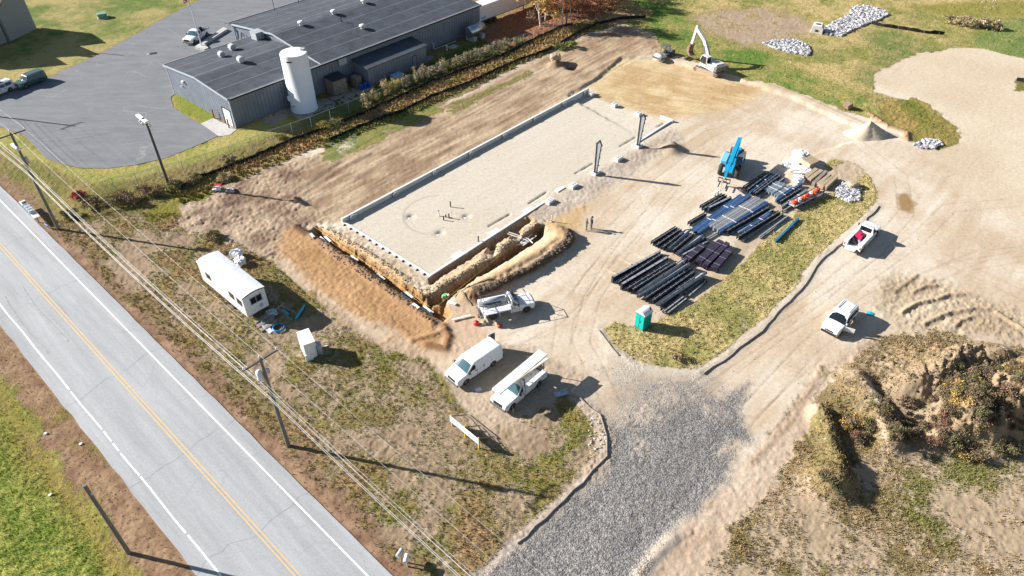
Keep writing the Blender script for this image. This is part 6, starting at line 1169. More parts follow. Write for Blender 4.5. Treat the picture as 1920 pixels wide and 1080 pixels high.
# site sign
A_ = P(847, 800); B_ = P(896, 841); h_ = heading(A_, B_); t = thing('site_sign', 'long narrow white sign board on yellow timber posts near the road', 'sign', (A_ + B_) / 2, h_); L = (B_ - A_).length + .3
q = MB(); q.box((0, 0, 1.05), (L, .05, .75)); q.build('board', 'white_paint', t)
for x in (-L / 2 + .1, 0, L / 2 - .1): MB().box((x, .08, .75), (.1, .1, 1.5)).build('post', 'yellow', t); MB().bar((x, .12, 1.35), (x + .1, 1.9, .05), .09, .05).build('brace', 'wood_grey', t)
q = MB(); 
for i, wd_ in enumerate((.9, .6, .8)): q.box((-.9 + i * .95, -.03, 1.1), (wd_ * .8, .01, .08))
q.build('lettering', 'machine_grey', t); MB().bar((-L / 2 + .2, 1.9, .15), (L / 2 + .3, 1.9, .15), .1, .1).build('ground_rail', 'wood_grey', t)
# mailboxes
def mbox(par, x, y, z, rz, m='white_paint', s=1):
    q = MB(); pr = [(-.12, 0), (.12, 0), (.12, .14)] + [(.12 * math.cos(a), .14 + .1 * math.sin(a)) for a in (.6, 1.2, 1.9, 2.5)] + [(-.12, .14)]; pr = [(a * s * 1.3, b * s * 1.3) for a, b in pr]
    q.xz(pr, -.3 * s, .3 * s); o = q.build('mailbox', m, par, .01); o.location = (x, y, z); o.rotation_euler = (0, 0, rz); MB().box((.17 * s, -.05, .2 * s), (.02, .16, .05)).build('flag', 'red', o); MB().box((0, -.31 * s, .13 * s), (.26 * s, .02, .24 * s)).build('box_door', 'machine_blue_pale', o)
A_ = P(48, 390); B_ = P(74, 418); h_ = heading(A_, B_); t = thing('mailbox_row', 'row of white mailboxes on a white plank shelf beside the road', 'mailboxes', (A_ + B_) / 2, h_); L = (B_ - A_).length
MB().box((0, 0, .95), (L + .5, .7, .06)).build('shelf', 'white_paint', t)
for x in (-L / 2 + .3, L / 2 - .2): MB().box((x, 0, .46), (.12, .12, .92)).build('post', 'wood_grey', t)
for x in (-1.0, -.2, .5, 1.2): mbox(t, x, 0, .98, 0, s=1.15)
MB().box((-1.3, 0, 1.2), (.45, .5, .4)).build('parcel_box', 'black_plastic', t, .03)
t = thing('yard_sign', 'small dark blue yard sign below the mailbox row', 'sign', P(90, 428), h_ + .2); MB().box((0, 0, .5), (.9, .016, .5)).build('panel', 'barrel_blue', t); q = MB(); q.box((-.3, 0, .13), (.03, .03, .26)); q.box((.3, 0, .13), (.03, .03, .26)); q.build('stake', 'metal_galv', t); MB().box((0, -.02, .55), (.6, .01, .12)).build('lettering', 'white_dull', t)
for i, (px, py, m_, lb) in enumerate(((752, 1052, 'metal_galv', 'grey roadside mailbox on a short post by the road edge'), (764, 1062, 'white_paint', 'white roadside mailbox on a short post by the road edge'))):
    t = thing('roadside_mailbox', lb, 'mailbox', G(px, py), ang + .3, 'roadside mailboxes'); MB().box((0, 0, .5), (.1, .1, 1.0)).build('post', 'wood_light', t); mbox(t, 0, 0, 1.0, .3 * i, m_, 1.1)
# ------------------------------------------------ utility poles and lines
def pole(name, label, base, h, r0=.19, r1=.12, m_='wood_pole', grp='utility poles'):
    t = thing(name, label, 'utility pole', base, 0, grp); MB().tube([(0, 0, -.3), (0, 0, h * .5), (0, 0, h)], [r0, (r0 + r1) / 2, r1], 12).build('pole_shaft', m_, t); return t
pA = P(541, 836); pL = P(110, 430); pB = P(316, 345); pC = P(242, 1037); seg = (pA - pL); ca = math.atan2(seg.y, seg.x) + PI / 2
def crossarm(t, z, L, insul=True):
    q = MB(); q.box((0, 0, 0), (L, .11, .13)); o = q.build('crossarm', 'wood_pole_dark', t); o.location = (0, 0, z); o.rotation_euler = (0, 0, ca)
    for x in (-L / 2 + .08, L / 2 - .08):
        MB().lathe([(.06, .05), (.14, .09), (.2, .05), (.28, .08), (.32, .03)], 10, (x, 0, 0)).build('insulator', 'white_dull', o)
    q = MB(); q.bar((-.6, .07, -.04), (0, .07, -.6), .04, .03); q.bar((.6, .07, -.04), (0, .07, -.6), .04, .03); q.build('arm_brace', 'wood_pole_dark', o)
    return o
t1 = pole('utility_pole', 'wooden utility pole with white transformer beside the road near the site sign', pA, 11.0); crossarm(t1, 10.75, 3.1); MB().lathe([(10.98, .05), (11.05, .09), (11.2, .09), (11.3, .03)], 10).build('top_insulator', 'white_dull', t1)
MB().lathe([(8.6, .24), (8.65, .27), (9.5, .27), (9.58, .2), (9.7, .08)], 16, (-.42, -.05, 0)).build('transformer', 'white_dull', t1); MB().box((.32, 0, 9.6), (.2, .2, .5)).build('cutout', 'metal_galv', t1); MB().tube([(.14, 0, .4), (.12, 0, 8.5)], .035, 6).build('conduit', 'metal_galv', t1)
t2 = pole('utility_pole', 'wooden utility pole with street lamp standing behind the mailbox row', pL, 13.1, .2, .13); crossarm(t2, 12.85, 3.1); MB().lathe([(13.08, .05), (13.15, .09), (13.3, .09), (13.4, .03)], 10).build('top_insulator', 'white_dull', t2)
q = MB(); q.tube([(0, 0, 10.9), (.5, .3, 11.2), (.9, .5, 11.3)], .04, 8); la = q.build('lamp_arm', 'metal_galv', t2); o = MB().lathe([(-.9, .1), (-.7, .2), (.9, .22), (1.0, .1)], 12, (0, 0, 0), 'x').build('lamp_head', 'white_dull', t2, 0, (-.3, .1, 11.3), math.atan2(seg.y, seg.x)); MB().lathe([(9.0, .2), (9.05, .25), (9.8, .25), (9.9, .1)], 14, (-.1, .4, 0)).build('transformer', 'metal_galv', t2)
t3 = pole('utility_pole', 'dark utility pole with white floodlight bank behind the chain link fence', pB, 9.1, .2, .14, 'wood_pole_dark'); o = MB().box((0, 0, 0), (2.9, .5, .3)).build('lamp_bank', 'white_paint', t3, .06, (-.5, .3, 9.35), R(-45)); MB().box((.3, 0, .16), (.3, .3, .06)).build('lamp_socket', 'black_plastic', o)
q = MB()
for a_, b_ in (((0, 0, 9.0), (-1.4, 1.0, 9.25)), ((0, 0, 8.7), (-.6, -.3, 8.9)), ((0, 0, 8.8), (.7, -.5, 8.6))): q.bar(a_, b_, .06, .06)
q.build('bracket', 'metal_galv', t3)
for a_ in ((.55, -.4, 8.6), (-.9, .35, 8.75), (-.35, -.35, 8.8)): MB().lathe([(0, .09), (.1, .15), (.3, .15), (.4, .06)], 10, a_).build('insulator', 'white_dull', t3)
t4 = pole('utility_pole', 'bare wooden pole without crossarm on the lawn side of the road', pC, 8.9, .17, .13); MB().box((.1, 0, 7.9), (.1, .14, .3)).build('hook', 'metal_galv', t4)
pA2 = pA + seg; pL2 = pL - seg
t5 = pole('utility_pole', 'wooden utility pole beyond the left edge of the photo', pL2, 12.5); crossarm(t5, 12.2, 3.1)
t6 = pole('utility_pole', 'wooden utility pole beyond the lower edge of the photo', pA2, 11.0); crossarm(t6, 10.75, 3.1)
xd = Vector((math.cos(ca), math.sin(ca), 0))
def sagline(pts, sag, r, name, label, m_='wire', grp='overhead lines along the road'):
    P_ = []
    for i in range(len(pts) - 1):
        a, b = Vector(pts[i]), Vector(pts[i + 1])
        for k in range(14 if i < len(pts) - 2 else 15): s_ = k / 14; P_.append(a.lerp(b, s_) - Vector((0, 0, 4 * sag * s_ * (1 - s_))))
    return tag(MB().tube(P_, r, 5).build(name, m_), label, 'overhead line', grp)
hts = [(pL2, 12.45), (pL, 13.1), (pA, 11.0), (pA2, 11.0)]
for off, zz, sg, r_, lb in ((1.47, .0, .5, .009, 'thin overhead conductor farthest from the road on the crossarms'), (0, .35, .5, .009, 'thin overhead conductor on the pole tops'), (-1.47, .0, .5, .009, 'thin overhead conductor nearest the road on the crossarms')):
    sagline([b + xd * off + Vector((0, 0, h + zz)) for b, h in hts], sg, r_, 'power_line', lb)
for off, zz, sg, r_, lb in ((-.25, -2.6, .8, .012, 'overhead cable highest on the poles below the transformer'), (-.2, -3.3, .9, .016, 'second overhead cable below the transformer'), (-.35, -4.0, 1.0, .019, 'thick overhead cable bundle in the middle of the poles'), (-.3, -4.5, 1.0, .019, 'lowest thick overhead cable bundle on the poles')):
    sagline([b + xd * off + Vector((0, 0, h + zz - (.7 if b is pL else 0))) for b, h in hts], sg, r_, 'cable_line', lb)
sagline([pB + Vector((0, 0, 8.9)), pL + Vector((0, 0, 11.8))], .6, .014, 'service_line', 'thin service line running between the two poles by the parking lot', 'wire', None)
# ------------------------------------------------ fences
chain = bpy.data.materials.new('chain_link'); chain.use_nodes = True; n = chain.node_tree.nodes; l = chain.node_tree.links; tr_ = n.new('ShaderNodeBsdfTransparent'); mx = n.new('ShaderNodeMixShader'); pb_ = n['Principled BSDF']; pb_.inputs['Base Color'].default_value = (.16, .22, .2, 1); pb_.inputs['Roughness'].default_value = .5
tc_ = n.new('ShaderNodeTexCoord'); sp = n.new('ShaderNodeSeparateXYZ'); l.new(tc_.outputs['Object'], sp.inputs[0]); xs_ = []
for sg in (1, -1):
    hx_ = n.new('ShaderNodeMath'); hx_.operation = 'MULTIPLY_ADD'; l.new(sp.outputs[2], hx_.inputs[0]); hx_.inputs[1].default_value = sg; l.new(sp.outputs[0], hx_.inputs[2]); dv = n.new('ShaderNodeMath'); dv.operation = 'DIVIDE'; l.new(hx_.outputs[0], dv.inputs[0]); dv.inputs[1].default_value = .09
    fr = n.new('ShaderNodeMath'); fr.operation = 'FRACT'; l.new(dv.outputs[0], fr.inputs[0]); lt = n.new('ShaderNodeMath'); lt.operation = 'LESS_THAN'; l.new(fr.outputs[0], lt.inputs[0]); lt.inputs[1].default_value = .10; xs_.append(lt)
mxx = n.new('ShaderNodeMath'); mxx.operation = 'MAXIMUM'; l.new(xs_[0].outputs[0], mxx.inputs[0]); l.new(xs_[1].outputs[0], mxx.inputs[1]); l.new(mxx.outputs[0], mx.inputs[0]); l.new(tr_.outputs[0], mx.inputs[1]); l.new(pb_.outputs[0], mx.inputs[2]); l.new(mx.outputs[0], n['Material Output'].inputs[0]); M['chain'] = chain
def chainfence(px, label, h=1.8):
    pts = [P(*p) for p in px]; t = thing('chain_link_fence', label, 'fence', pts[0], 0, None); q0 = pts[0]; run = []
    for i in range(len(pts) - 1):
        a, b = pts[i], pts[i + 1]; k = max(1, round((b - a).length / 3)); run += [a.lerp(b, j / k) for j in range(k)]
    run.append(pts[-1]); ms = MB(); acc = 0
    for i, p in enumerate(run): MB().tube([p - q0 + Vector((0, 0, -.1)), p - q0 + Vector((0, 0, h + .08))], .04, 6).build('fence_post', 'metal_galv' if h < 2 else 'weed_green', t)
    q = MB(); q.tube([p - q0 + Vector((0, 0, h)) for p in run], .025, 5); q.build('top_rail', 'metal_galv', t)
    vs = []; fs = []
    for i, p in enumerate(run): vs += [tuple(p - q0 + Vector((0, 0, .05))), tuple(p - q0 + Vector((0, 0, h)))]; 
    for i in range(len(run) - 1): fs.append((2 * i, 2 * i + 2, 2 * i + 3, 2 * i + 1))
    ms.add(vs, fs); ms.build('mesh_panel', 'chain', t)
chainfence([(200, 362), (217, 356), (260, 347), (303, 334), (346, 324), (391, 310), (434, 296), (474, 280), (512, 265), (585, 240), (655, 212), (730, 180), (804, 146), (870, 120), (925, 103), (963, 90), (1000, 76), (1055, 52)], 'grey chain link fence running behind the weeds from the poles to the trees')
for i in range(1): tag(MB().box((0, 0, 1.1), (.25, .25, 2.2)).box((0, 0, 2.25), (.3, .3, .08)).build('green_post', mat('post_green', (.02, .08, .06), .7), loc=P(1062, 50)), 'thick dark green post at the end of the chain link fence', 'post')
def silt(px, label, h=.62, sunk=0.0):
    pts = [P(*p) for p in px]; run = []; rr = random.Random(len(px))
    for i in range(len(pts) - 1):
        a, b = pts[i], pts[i + 1]; k = max(1, round((b - a).length / .8)); run += [a.lerp(b, j / k) for j in range(k)]
    run.append(pts[-1]); t = thing('silt_fence', label, 'silt fence', pts[0], 0, 'black silt fences'); q0 = Vector((pts[0].x, pts[0].y, 0)); t.location = q0; vs = []; fs = []
    for i, p in enumerate(run):
        j = Vector((rr.uniform(-.06, .06), rr.uniform(-.06, .06), 0)); z = zat(p.x, p.y); hh = h * rr.uniform(.75, 1.05); o = p - q0; o.z = 0; le = Vector((rr.uniform(.02, .16), -rr.uniform(.02, .16), 0))
        vs += [tuple(o + j + Vector((0, 0, z - .1))), tuple(o + j + le + Vector((0, 0, z + hh))), tuple(o + j + le + Vector((.03, -.03, z + hh))), tuple(o + j + Vector((.03, -.03, z - .1)))]
    for i in range(len(run) - 1):
        for k in range(3): fs.append((4 * i + k, 4 * i + 4 + k, 4 * i + 5 + k, 4 * i + 1 + k))
    MB().add(vs, fs).build('fabric', 'fabric_black', t)
    for i in range(0, len(run), 3): p = run[i] - q0; z = zat(run[i].x, run[i].y); MB().box((p.x + .12, p.y - .12, z + .4), (.05, .05, .9)).build('stake', 'wood_grey', t)
silt([(340, 356), (352, 345), (368, 337), (440, 310), (480, 295), (513, 279), (560, 259), (600, 246), (649, 227), (690, 210), (727, 193), (770, 173), (810, 154), (893, 124), (949, 102), (1007, 72), (1050, 52), (1073, 48)], 'black silt fence running just below the chain link fence')
silt([(616, 265), (671, 240), (712, 225), (754, 210), (810, 182), (879, 157), (949, 124), (977, 112), (1023, 97), (1050, 83), (1083, 63), (1117, 47), (1157, 37), (1210, 33)], 'black silt fence between dry weeds and the graded dirt')
silt([(1632, 45), (1655, 50), (1700, 57), (1730, 62), (1768, 65)], 'grey black silt fence running across the far meadow from the rubble', .7)
silt([(1903, 151), (1935, 158)], 'short black fence stub on grass at the right edge', .8)
dm('sock_brown', (.25, .2, .155), .95, var=.3)
def sock(px, label, r=.08):
    pts = [G(*p, .17) for p in px]; run = []
    for i in range(len(pts) - 1): k = max(1, round((pts[i + 1] - pts[i]).length / 1.2)); run += [pts[i].lerp(pts[i + 1], j / k) for j in range(k)]
    run.append(pts[-1]); run = [Vector((p.x + random.uniform(-.1, .1), p.y + random.uniform(-.1, .1), zat(p.x, p.y) + r * .5)) for p in run]; tag(MB().tube(run, r, 7).build('erosion_sock', 'sock_brown'), label, 'erosion sock', 'dark erosion socks')
sock([(1318, 702), (1356, 678), (1428, 621), (1511, 534), (1538, 490), (1598, 439), (1648, 388)], 'dark erosion sock along the right edge of the grass island'); sock([(1122, 621), (1146, 655), (1160, 668)], 'short dark erosion sock at the left tip of the grass island'); sock([(1058, 740), (1088, 750), (1124, 780), (1138, 820), (1136, 858), (1112, 886), (1095, 905), (1040, 957), (968, 1022)], 'dark erosion sock curving along the left edge of the gravel drive', .09)
for i, (px, py) in enumerate(((1314, 700), (1318, 706))): pass
# ------------------------------------------------ stones
ico_v = None
def icos():
    import bmesh
    bm = bmesh.new(); bmesh.ops.create_icosphere(bm, subdivisions=1, radius=1); v = np.array([p.co[:] for p in bm.verts]); f = np.array([[q.index for q in p.verts] for p in bm.faces]); bm.free(); return v, f
IV, IF = icos()
def rocks(name, label, poly, n_, s0, s1, m_='rock', seed=3, group=None, cat='rubble', zoff=0.0):
    r_ = np.random.default_rng(seed); W_ = np.array(w2(poly)); lo, hi = W_.min(0), W_.max(0); pts = []
    while len(pts) < n_:
        x, y = r_.uniform(lo[0], hi[0]), r_.uniform(lo[1], hi[1]); c = False
        for i in range(len(W_)):
            ax, ay = W_[i]; bx, by = W_[(i + 1) % len(W_)]
            if (ay > y) != (by > y) and x < (bx - ax) * (y - ay) / (by - ay) + ax: c = not c
        if c: pts.append((x, y, zat(x, y) + zoff))
    pts = np.array(pts); s_ = r_.uniform(s0, s1, n_); V = np.zeros((n_, len(IV), 3))
    for i in range(n_):
        A_ = r_.normal(size=(3, 3)); Q_, _ = np.linalg.qr(A_); V[i] = (IV * (1 + r_.uniform(-.22, .22, (len(IV), 1)))) @ Q_ * (s_[i] * np.array([1, r_.uniform(.6, 1), r_.uniform(.5, .9)])) + pts[i] + [0, 0, s_[i] * r_.uniform(.1, .7)]
    F_ = (IF[None] + (np.arange(n_) * len(IV))[:, None, None]).reshape(-1, 3); me = bpy.data.meshes.new(name); me.from_pydata(V.reshape(-1, 3).tolist(), [], F_.tolist()); 
    for k in m_ if isinstance(m_, (list, tuple)) else [m_]: me.materials.append(M[k])
    mi = np.repeat(r_.integers(0, len(me.materials), n_), len(IF)).astype(np.int32); me.polygons.foreach_set('material_index', mi); o = bpy.data.objects.new(name, me); C.objects.link(o); tag(o, label, cat, group, 'stuff'); return o
dm('rock_pale', (.52, .51, .52), .85, var=.2); dm('rock_dark', (.2, .2, .22), .85, var=.3)
RK = ['rock', 'rock_pale', 'rock_pale', 'rock_dark']
rocks('riprap', 'grey riprap stone patch in the meadow behind the excavator', [(1430, 82), (1450, 77), (1490, 75), (1512, 83), (1520, 95), (1515, 105), (1480, 100), (1455, 93)], 1500, .16, .34, RK, 1, 'riprap stone patches')
rocks('riprap', 'long grey riprap channel beside the white concrete outlet', [(1540, 55), (1560, 45), (1590, 28), (1600, 12), (1625, 12), (1650, 18), (1666, 28), (1640, 42), (1610, 52), (1575, 69), (1548, 66)], 2600, .16, .36, RK, 2, 'riprap stone patches')
rocks('riprap', 'grey riprap patch between the sand heap and the pale sand field', [(1712, 272), (1735, 262), (1760, 264), (1768, 272), (1750, 280), (1725, 279)], 420, .14, .3, RK, 3, 'riprap stone patches')
rocks('riprap', 'grey riprap patch with a brown boulder on the grass island', [(1566, 360), (1575, 345), (1595, 342), (1612, 355), (1612, 376), (1590, 380), (1570, 370)], 620, .13, .28, RK, 4, 'riprap stone patches')
rocks('crushed_stone', 'crushed stone spread over the entrance drive', grav, 9000, .02, .04, ['rock', 'rock_dark', 'rock', 'rock_dark'], 5, None, 'gravel')
rocks('stone_edge', 'pinkish stones along the curved drive edge', [(1110, 780), (1128, 785), (1138, 830), (1128, 850), (1105, 840), (1100, 805)], 60, .05, .14, ['rock_pale', 'cardboard'], 6, None, 'stones')
rocks('spoil_clods', 'dark soil clods on the bank beside the deep trench', [(885, 548), (930, 536), (1000, 505), (1062, 455), (1060, 436), (1074, 445), (1070, 465), (1030, 495), (960, 530), (900, 562)], 1500, .06, .24, 'dirt_dark', 7, None, 'soil clods')
rocks('trench_clods', 'brown soil clods along the shallow trench lips', [(586, 440), (600, 446), (680, 500), (740, 545), (818, 606), (812, 612), (720, 548), (640, 494), (584, 452)], 220, .05, .13, ['dirt_dark', 'weed_brown'], 8, None, 'soil clods')
rocks('trench_crumbs', 'crumbled soil along the trench slopes and bench', [(600, 424), (640, 440), (800, 540), (860, 520), (1000, 420), (1020, 430), (960, 470), (850, 545), (806, 566), (690, 490)], 900, .03, .12, ['sand', 'weed_brown', 'cardboard'], 10, None, 'soil clods')
rocks('hill_clods', 'clods and stones on the stockpile hill', [(1560, 700), (1700, 650), (1920, 660), (1990, 760), (1920, 850), (1700, 830), (1540, 800)], 500, .06, .2, ['dirt_dark', 'weed_brown'], 9, None, 'soil clods')
rocks('yard_pebbles', 'loose pebbles scattered over the dirt yard', [(520, 420), (1100, 70), (1240, 90), (1600, 220), (1760, 300), (1900, 300), (1900, 620), (1500, 760), (1100, 760), (860, 700)], 2600, .02, .055, ['rock_dark', 'weed_brown', 'rock_pale'], 12, None, 'pebbles')
blob('boulder', 'brown rounded boulder on the rubble patch of the grass island', 'boulder', G(1598, 351), (1.5, 1.2, .8), 'cardboard', .3, 31, None, .08)
blob('boulder', 'round brown dirt boulder by the far silt fence', 'boulder', G(1041, 118), (1.9, 1.5, 1.2), 'cardboard', .3, 32, None, .08)
# sand heap
q = MB(); vs = []; nr_, na = 12, 32; rr = random.Random(4)
for i in range(nr_ + 1):
    for j in range(na): a = 2 * PI * j / na; r_ = 2.7 * i / nr_ * (1 + .14 * math.sin(a * 2 + 1) + .05 * math.sin(a * 5)); z = 2.2 * (1 - (i / nr_)) ** 1.1 + rr.uniform(-.05, .05) - .05; vs.append((r_ * math.cos(a) * 1.15, r_ * math.sin(a) * .9, z))
q.add(vs, [(i * na + j, i * na + (j + 1) % na, (i + 1) * na + (j + 1) % na, (i + 1) * na + j)[::-1] for i in range(nr_) for j in range(na)], 0, True); tag(q.build('sand_heap', 'sand', loc=P(1625, 252)), 'pale cone shaped sand heap at the corner of the yard', 'sand heap')
# loose bucket, headwall
t = thing('excavator_bucket', 'rusty detached excavator bucket lying at the yard edge', 'excavator bucket', G(1590, 203), R(20)); t.scale = (.75,) * 3; q = MB(); q.xz([(-.8, .1), (.7, 0), (.75, .15), (-.6, .25), (-.75, .9), (.1, 1.25), (-.1, 1.35), (-.95, .95)], -.8, .8); q.build('bucket_shell', 'rusty', t); q = MB(); q.xz([(-.8, .1), (.7, 0), (.1, 1.25), (-.9, .95)], -.83, -.8); q.xz([(-.8, .1), (.7, 0), (.1, 1.25), (-.9, .95)], .8, .83); q.build('bucket_cheek', 'rusty', t); 
for y in (-.6, -.2, .2, .6): MB().box((.85, y, .05), (.35, .12, .08)).build('tooth', 'machine_grey', t)
t = thing('concrete_outlet', 'white concrete outlet box beside the riprap channel', 'concrete outlet', P(1531, 60), R(-25)); q = MB(); q.xz([(-1.1, 0), (1.1, 0), (1.1, 1.0), (.7, 1.5), (-.9, 1.5)], -1.1, 1.1); q.build('box_wall', 'concrete_pale', t, .04); MB().box((0, 0, 1.51), (.9, .7, .04)).build('grate', 'steel_dark', t); MB().box((0, -1.11, .6), (.6, .04, .35)).build('outlet_shade_plate', 'black_plastic', t)  # black plate stands for the shade inside the outlet mouth
q = MB(); q.box((0, 0, .2), (1.4, .5, .4)); q.box((1.6, .1, .2), (1.5, .5, .4)); 
for i, (px, py, m_, lb) in enumerate(((408, 357, 'concrete_pale', 'white sack under a red tool beside the dirt track'), (433, 358, 'rock', 'grey rock beside the white sack near the silt fence'))): blob('sack' if i == 0 else 'grey_rock', lb, 'sack' if i == 0 else 'rock', G(px, py), (1.1, .9, .45), m_, .1, 40 + i)
tag(MB().box((0, 0, .1), (.9, .3, .2)).tube([(.4, 0, .2), (.7, 0, .6)], .04, 6).build('red_tool', 'red', loc=G(411, 352, .25)), 'red tool lying on the white sack near the silt fence', 'tool')
tag(MB().box((0, 0, .1), (1.3, .5, .14), .3).box((.2, .3, .2), (.8, .1, .12), .5).build('scrap_board', 'metal_galv', loc=G(1052, 741, .1)), 'grey scrap board on the stones right of the boards pickup', 'board'); tag(MB().box((0, 0, .3), (.1, .1, .6)).box((0, 0, .62), (.14, .14, .05)).build('survey_stake', 'cardboard', loc=G(962, 775)), 'short survey stake in front of the boards pickup', 'stake')
q = MB(); q.add([(-.45, -.25, .03), (.1, -.35, .05), (.45, -.05, .03), (.25, .25, .06), (-.3, .3, .04), (0, 0, .1)], [(0, 1, 5), (1, 2, 5), (2, 3, 5), (3, 4, 5), (4, 0, 5)]); tag(q.build('cyan_sheet', 'cyan_pipe', loc=G(1631, 588, .03)), 'small cyan plastic sheet on the dirt behind the white suv', 'sheet')
for i, (px, py, lb) in enumerate(((86, 814, 'small white litter nearest the top of the roadside lawn'), (152, 833, 'small white litter on the brown verge'), (95, 929, 'small white litter in the bright lawn'))): q = MB(); q.box((0, 0, .03), (.28, .2, .05), .4 * i); q.box((.05, .05, .07), (.12, .14, .05), .9); tag(q.build('litter', 'white_dull', loc=G(px, py, .04)), lb, 'litter', 'litter by the road')
# ------------------------------------------------ people
def person(label, base, rz, J, mats, hat=None, grp=None, scale=1.0):
    """J: joint positions (m); one continuous skinned surface, then split into material areas by nearest bone"""
    me = bpy.data.meshes.new('person'); names = list(J.keys()); idx = {k: i for i, k in enumerate(names)}
    bones = [('pelvis', 'waist', 'pants'), ('waist', 'chest', 'top'), ('chest', 'neck', 'top'), ('neck', 'head0', 'skin'), ('head0', 'head1', 'skin'), ('head1', 'head2', 'hair')]
    for s_ in 'lr':
        bones += [('pelvis', 'hip' + s_, 'pants'), ('hip' + s_, 'knee' + s_, 'pants'), ('knee' + s_, 'ankle' + s_, 'pants'), ('ankle' + s_, 'toe' + s_, 'boot'), ('chest', 'sh' + s_, 'top'), ('sh' + s_, 'el' + s_, 'top'), ('el' + s_, 'wr' + s_, 'sleeve'), ('wr' + s_, 'palm' + s_, 'skin')]
    rad = dict(pelvis=.15, waist=.14, chest=.17, neck=.06, head0=.085, head1=.105, head2=.085, hipl=.115, hipr=.115, kneel=.07, kneer=.07, anklel=.05, ankler=.05, toel=.045, toer=.045, shl=.075, shr=.075, ell=.05, elr=.05, wrl=.034, wrr=.034, palml=.036, palmr=.036)
    me.from_pydata([J[k] for k in names], [(idx[a], idx[b]) for a, b, _ in bones], []); tmp = bpy.data.objects.new('tmp', me); C.objects.link(tmp)
    sk = tmp.modifiers.new('skin', 'SKIN'); sb = tmp.modifiers.new('sub', 'SUBSURF'); sb.levels = 1; sb.render_levels = 1
    for i, k in enumerate(names):
        v = me.skin_vertices[0].data[i]; r_ = rad[k]; v.radius = (r_, r_ * (.75 if k in ('pelvis', 'waist', 'chest') else 1)); v.use_root = (k == 'pelvis')
    bpy.context.view_layer.update(); dg = bpy.context.evaluated_depsgraph_get(); ev = tmp.evaluated_get(dg); nm = bpy.data.meshes.new_from_object(ev); bpy.data.objects.remove(tmp)
    keys = ['pants', 'top', 'sleeve', 'skin', 'hair', 'boot']; mt = [mats[k] for k in keys]
    for k in mt: nm.materials.append(M[k])
    for p in nm.polygons:
        c = p.center; best = (9e9, 0)
        for a, b, k in bones:
            A_ = Vector(J[a]); B_ = Vector(J[b]); e = B_ - A_; t_ = max(0, min(1, (c - A_).dot(e) / max(e.length_squared, 1e-9))); d_ = (c - A_ - e * t_).length - min(rad[a], rad[b]) * .6
            if d_ < best[0]: best = (d_, keys.index(k))
        p.material_index = best[1]; p.use_smooth = True
    # face and hands joined into the same mesh
    q = MB(); h1 = Vector(J['head1']); fw_ = Vector((1, 0, 0))
    q.tube([h1 + Vector((.09, 0, -.01)), h1 + Vector((.125, 0, -.035))], [.012, .016], 6, 3); q.box(h1 + Vector((.1, .035, .02)), (.015, .03, .012), m=4); q.box(h1 + Vector((.1, -.035, .02)), (.015, .03, .012), m=4); q.box(h1 + Vector((.095, 0, -.07)), (.015, .045, .01), m=4)
    for y in (-.1, .1): q.box(h1 + Vector((0, y, -.01)), (.035, .02, .055), m=3)
    for s_ in 'lr':
        w_ = Vector(J['wr' + s_]); p_ = Vector(J['palm' + s_]); d_ = (p_ - w_).normalized(); sd = d_.orthogonal().normalized()
        for k, L_ in enumerate((.07, .085, .08, .06)): o_ = p_ + sd * (.024 * (k - 1.5)); e_ = o_ + d_ * L_ * .6; q.tube([o_, e_, e_ + d_ * L_ * .35 + d_.cross(sd) * .02], [.011, .01, .007], 6, 3)
        q.tube([w_ + d_ * .03 + sd * .03, w_ + d_ * .06 + sd * .065, w_ + d_ * .1 + sd * .07], [.012, .011, .008], 6, 3)
    o2 = q.build('tmp2', mt); import bmesh; bm = bmesh.new(); bm.from_mesh(nm); bm.from_mesh(o2.data); bm.to_mesh(nm); bm.free(); bpy.data.objects.remove(o2)
    o = bpy.data.objects.new('person', nm); C.objects.link(o); o.location = base; o.rotation_euler = (0, 0, rz); o.scale = (scale,) * 3; tag(o, label, 'person', grp)
    if hat:
        h = J['head2']; MB().lathe([(-.03, .17), (-.02, .13), (.04, .12), (.09, .08), (.11, .02)], 14, (h[0] - .01, h[1], h[2] + .01)).build('hard_hat', hat, o)
    return o
def stand(arms=0.0, fwd=0.0):
    J = dict(pelvis=(0, 0, .96), waist=(0, 0, 1.1), chest=(0, 0, 1.34), neck=(.0, 0, 1.5), head0=(.01, 0, 1.58), head1=(.03, 0, 1.66), head2=(.0, 0, 1.74))
    for s_, k in (('l', 1), ('r', -1)):
        J['hip' + s_] = (0, .1 * k, .88); J['knee' + s_] = (.03, .12 * k, .5); J['ankle' + s_] = (-.02, .14 * k, .09); J['toe' + s_] = (.16, .16 * k, .04)
        J['sh' + s_] = (0, .2 * k, 1.41); J['el' + s_] = (-.02 + fwd * .5, .26 * k, 1.12); J['wr' + s_] = (.06 + fwd, .24 * k, .9 + arms); J['palm' + s_] = (.09 + fwd, .23 * k, .82 + arms)
    return J
def bend():
    J = dict(pelvis=(-.1, 0, .86), waist=(.0, 0, .98), chest=(.26, 0, 1.12), neck=(.42, 0, 1.17), head0=(.5, 0, 1.17), head1=(.58, 0, 1.15), head2=(.64, 0, 1.19))
    for s_, k in (('l', 1), ('r', -1)):
        J['hip' + s_] = (-.08, .11 * k, .78); J['knee' + s_] = (.1, .16 * k, .46); J['ankle' + s_] = (-.08, .2 * k, .09); J['toe' + s_] = (.1, .22 * k, .04)
        J['sh' + s_] = (.32, .2 * k, 1.12); J['el' + s_] = (.42, .24 * k, .84); J['wr' + s_] = (.55, .16 * k, .62); J['palm' + s_] = (.58, .14 * k, .54)
    return J
dk_ = dict(pants='cloth_jeans', top='cloth_black', sleeve='cloth_black', skin='skin', hair='hair', boot='boot')
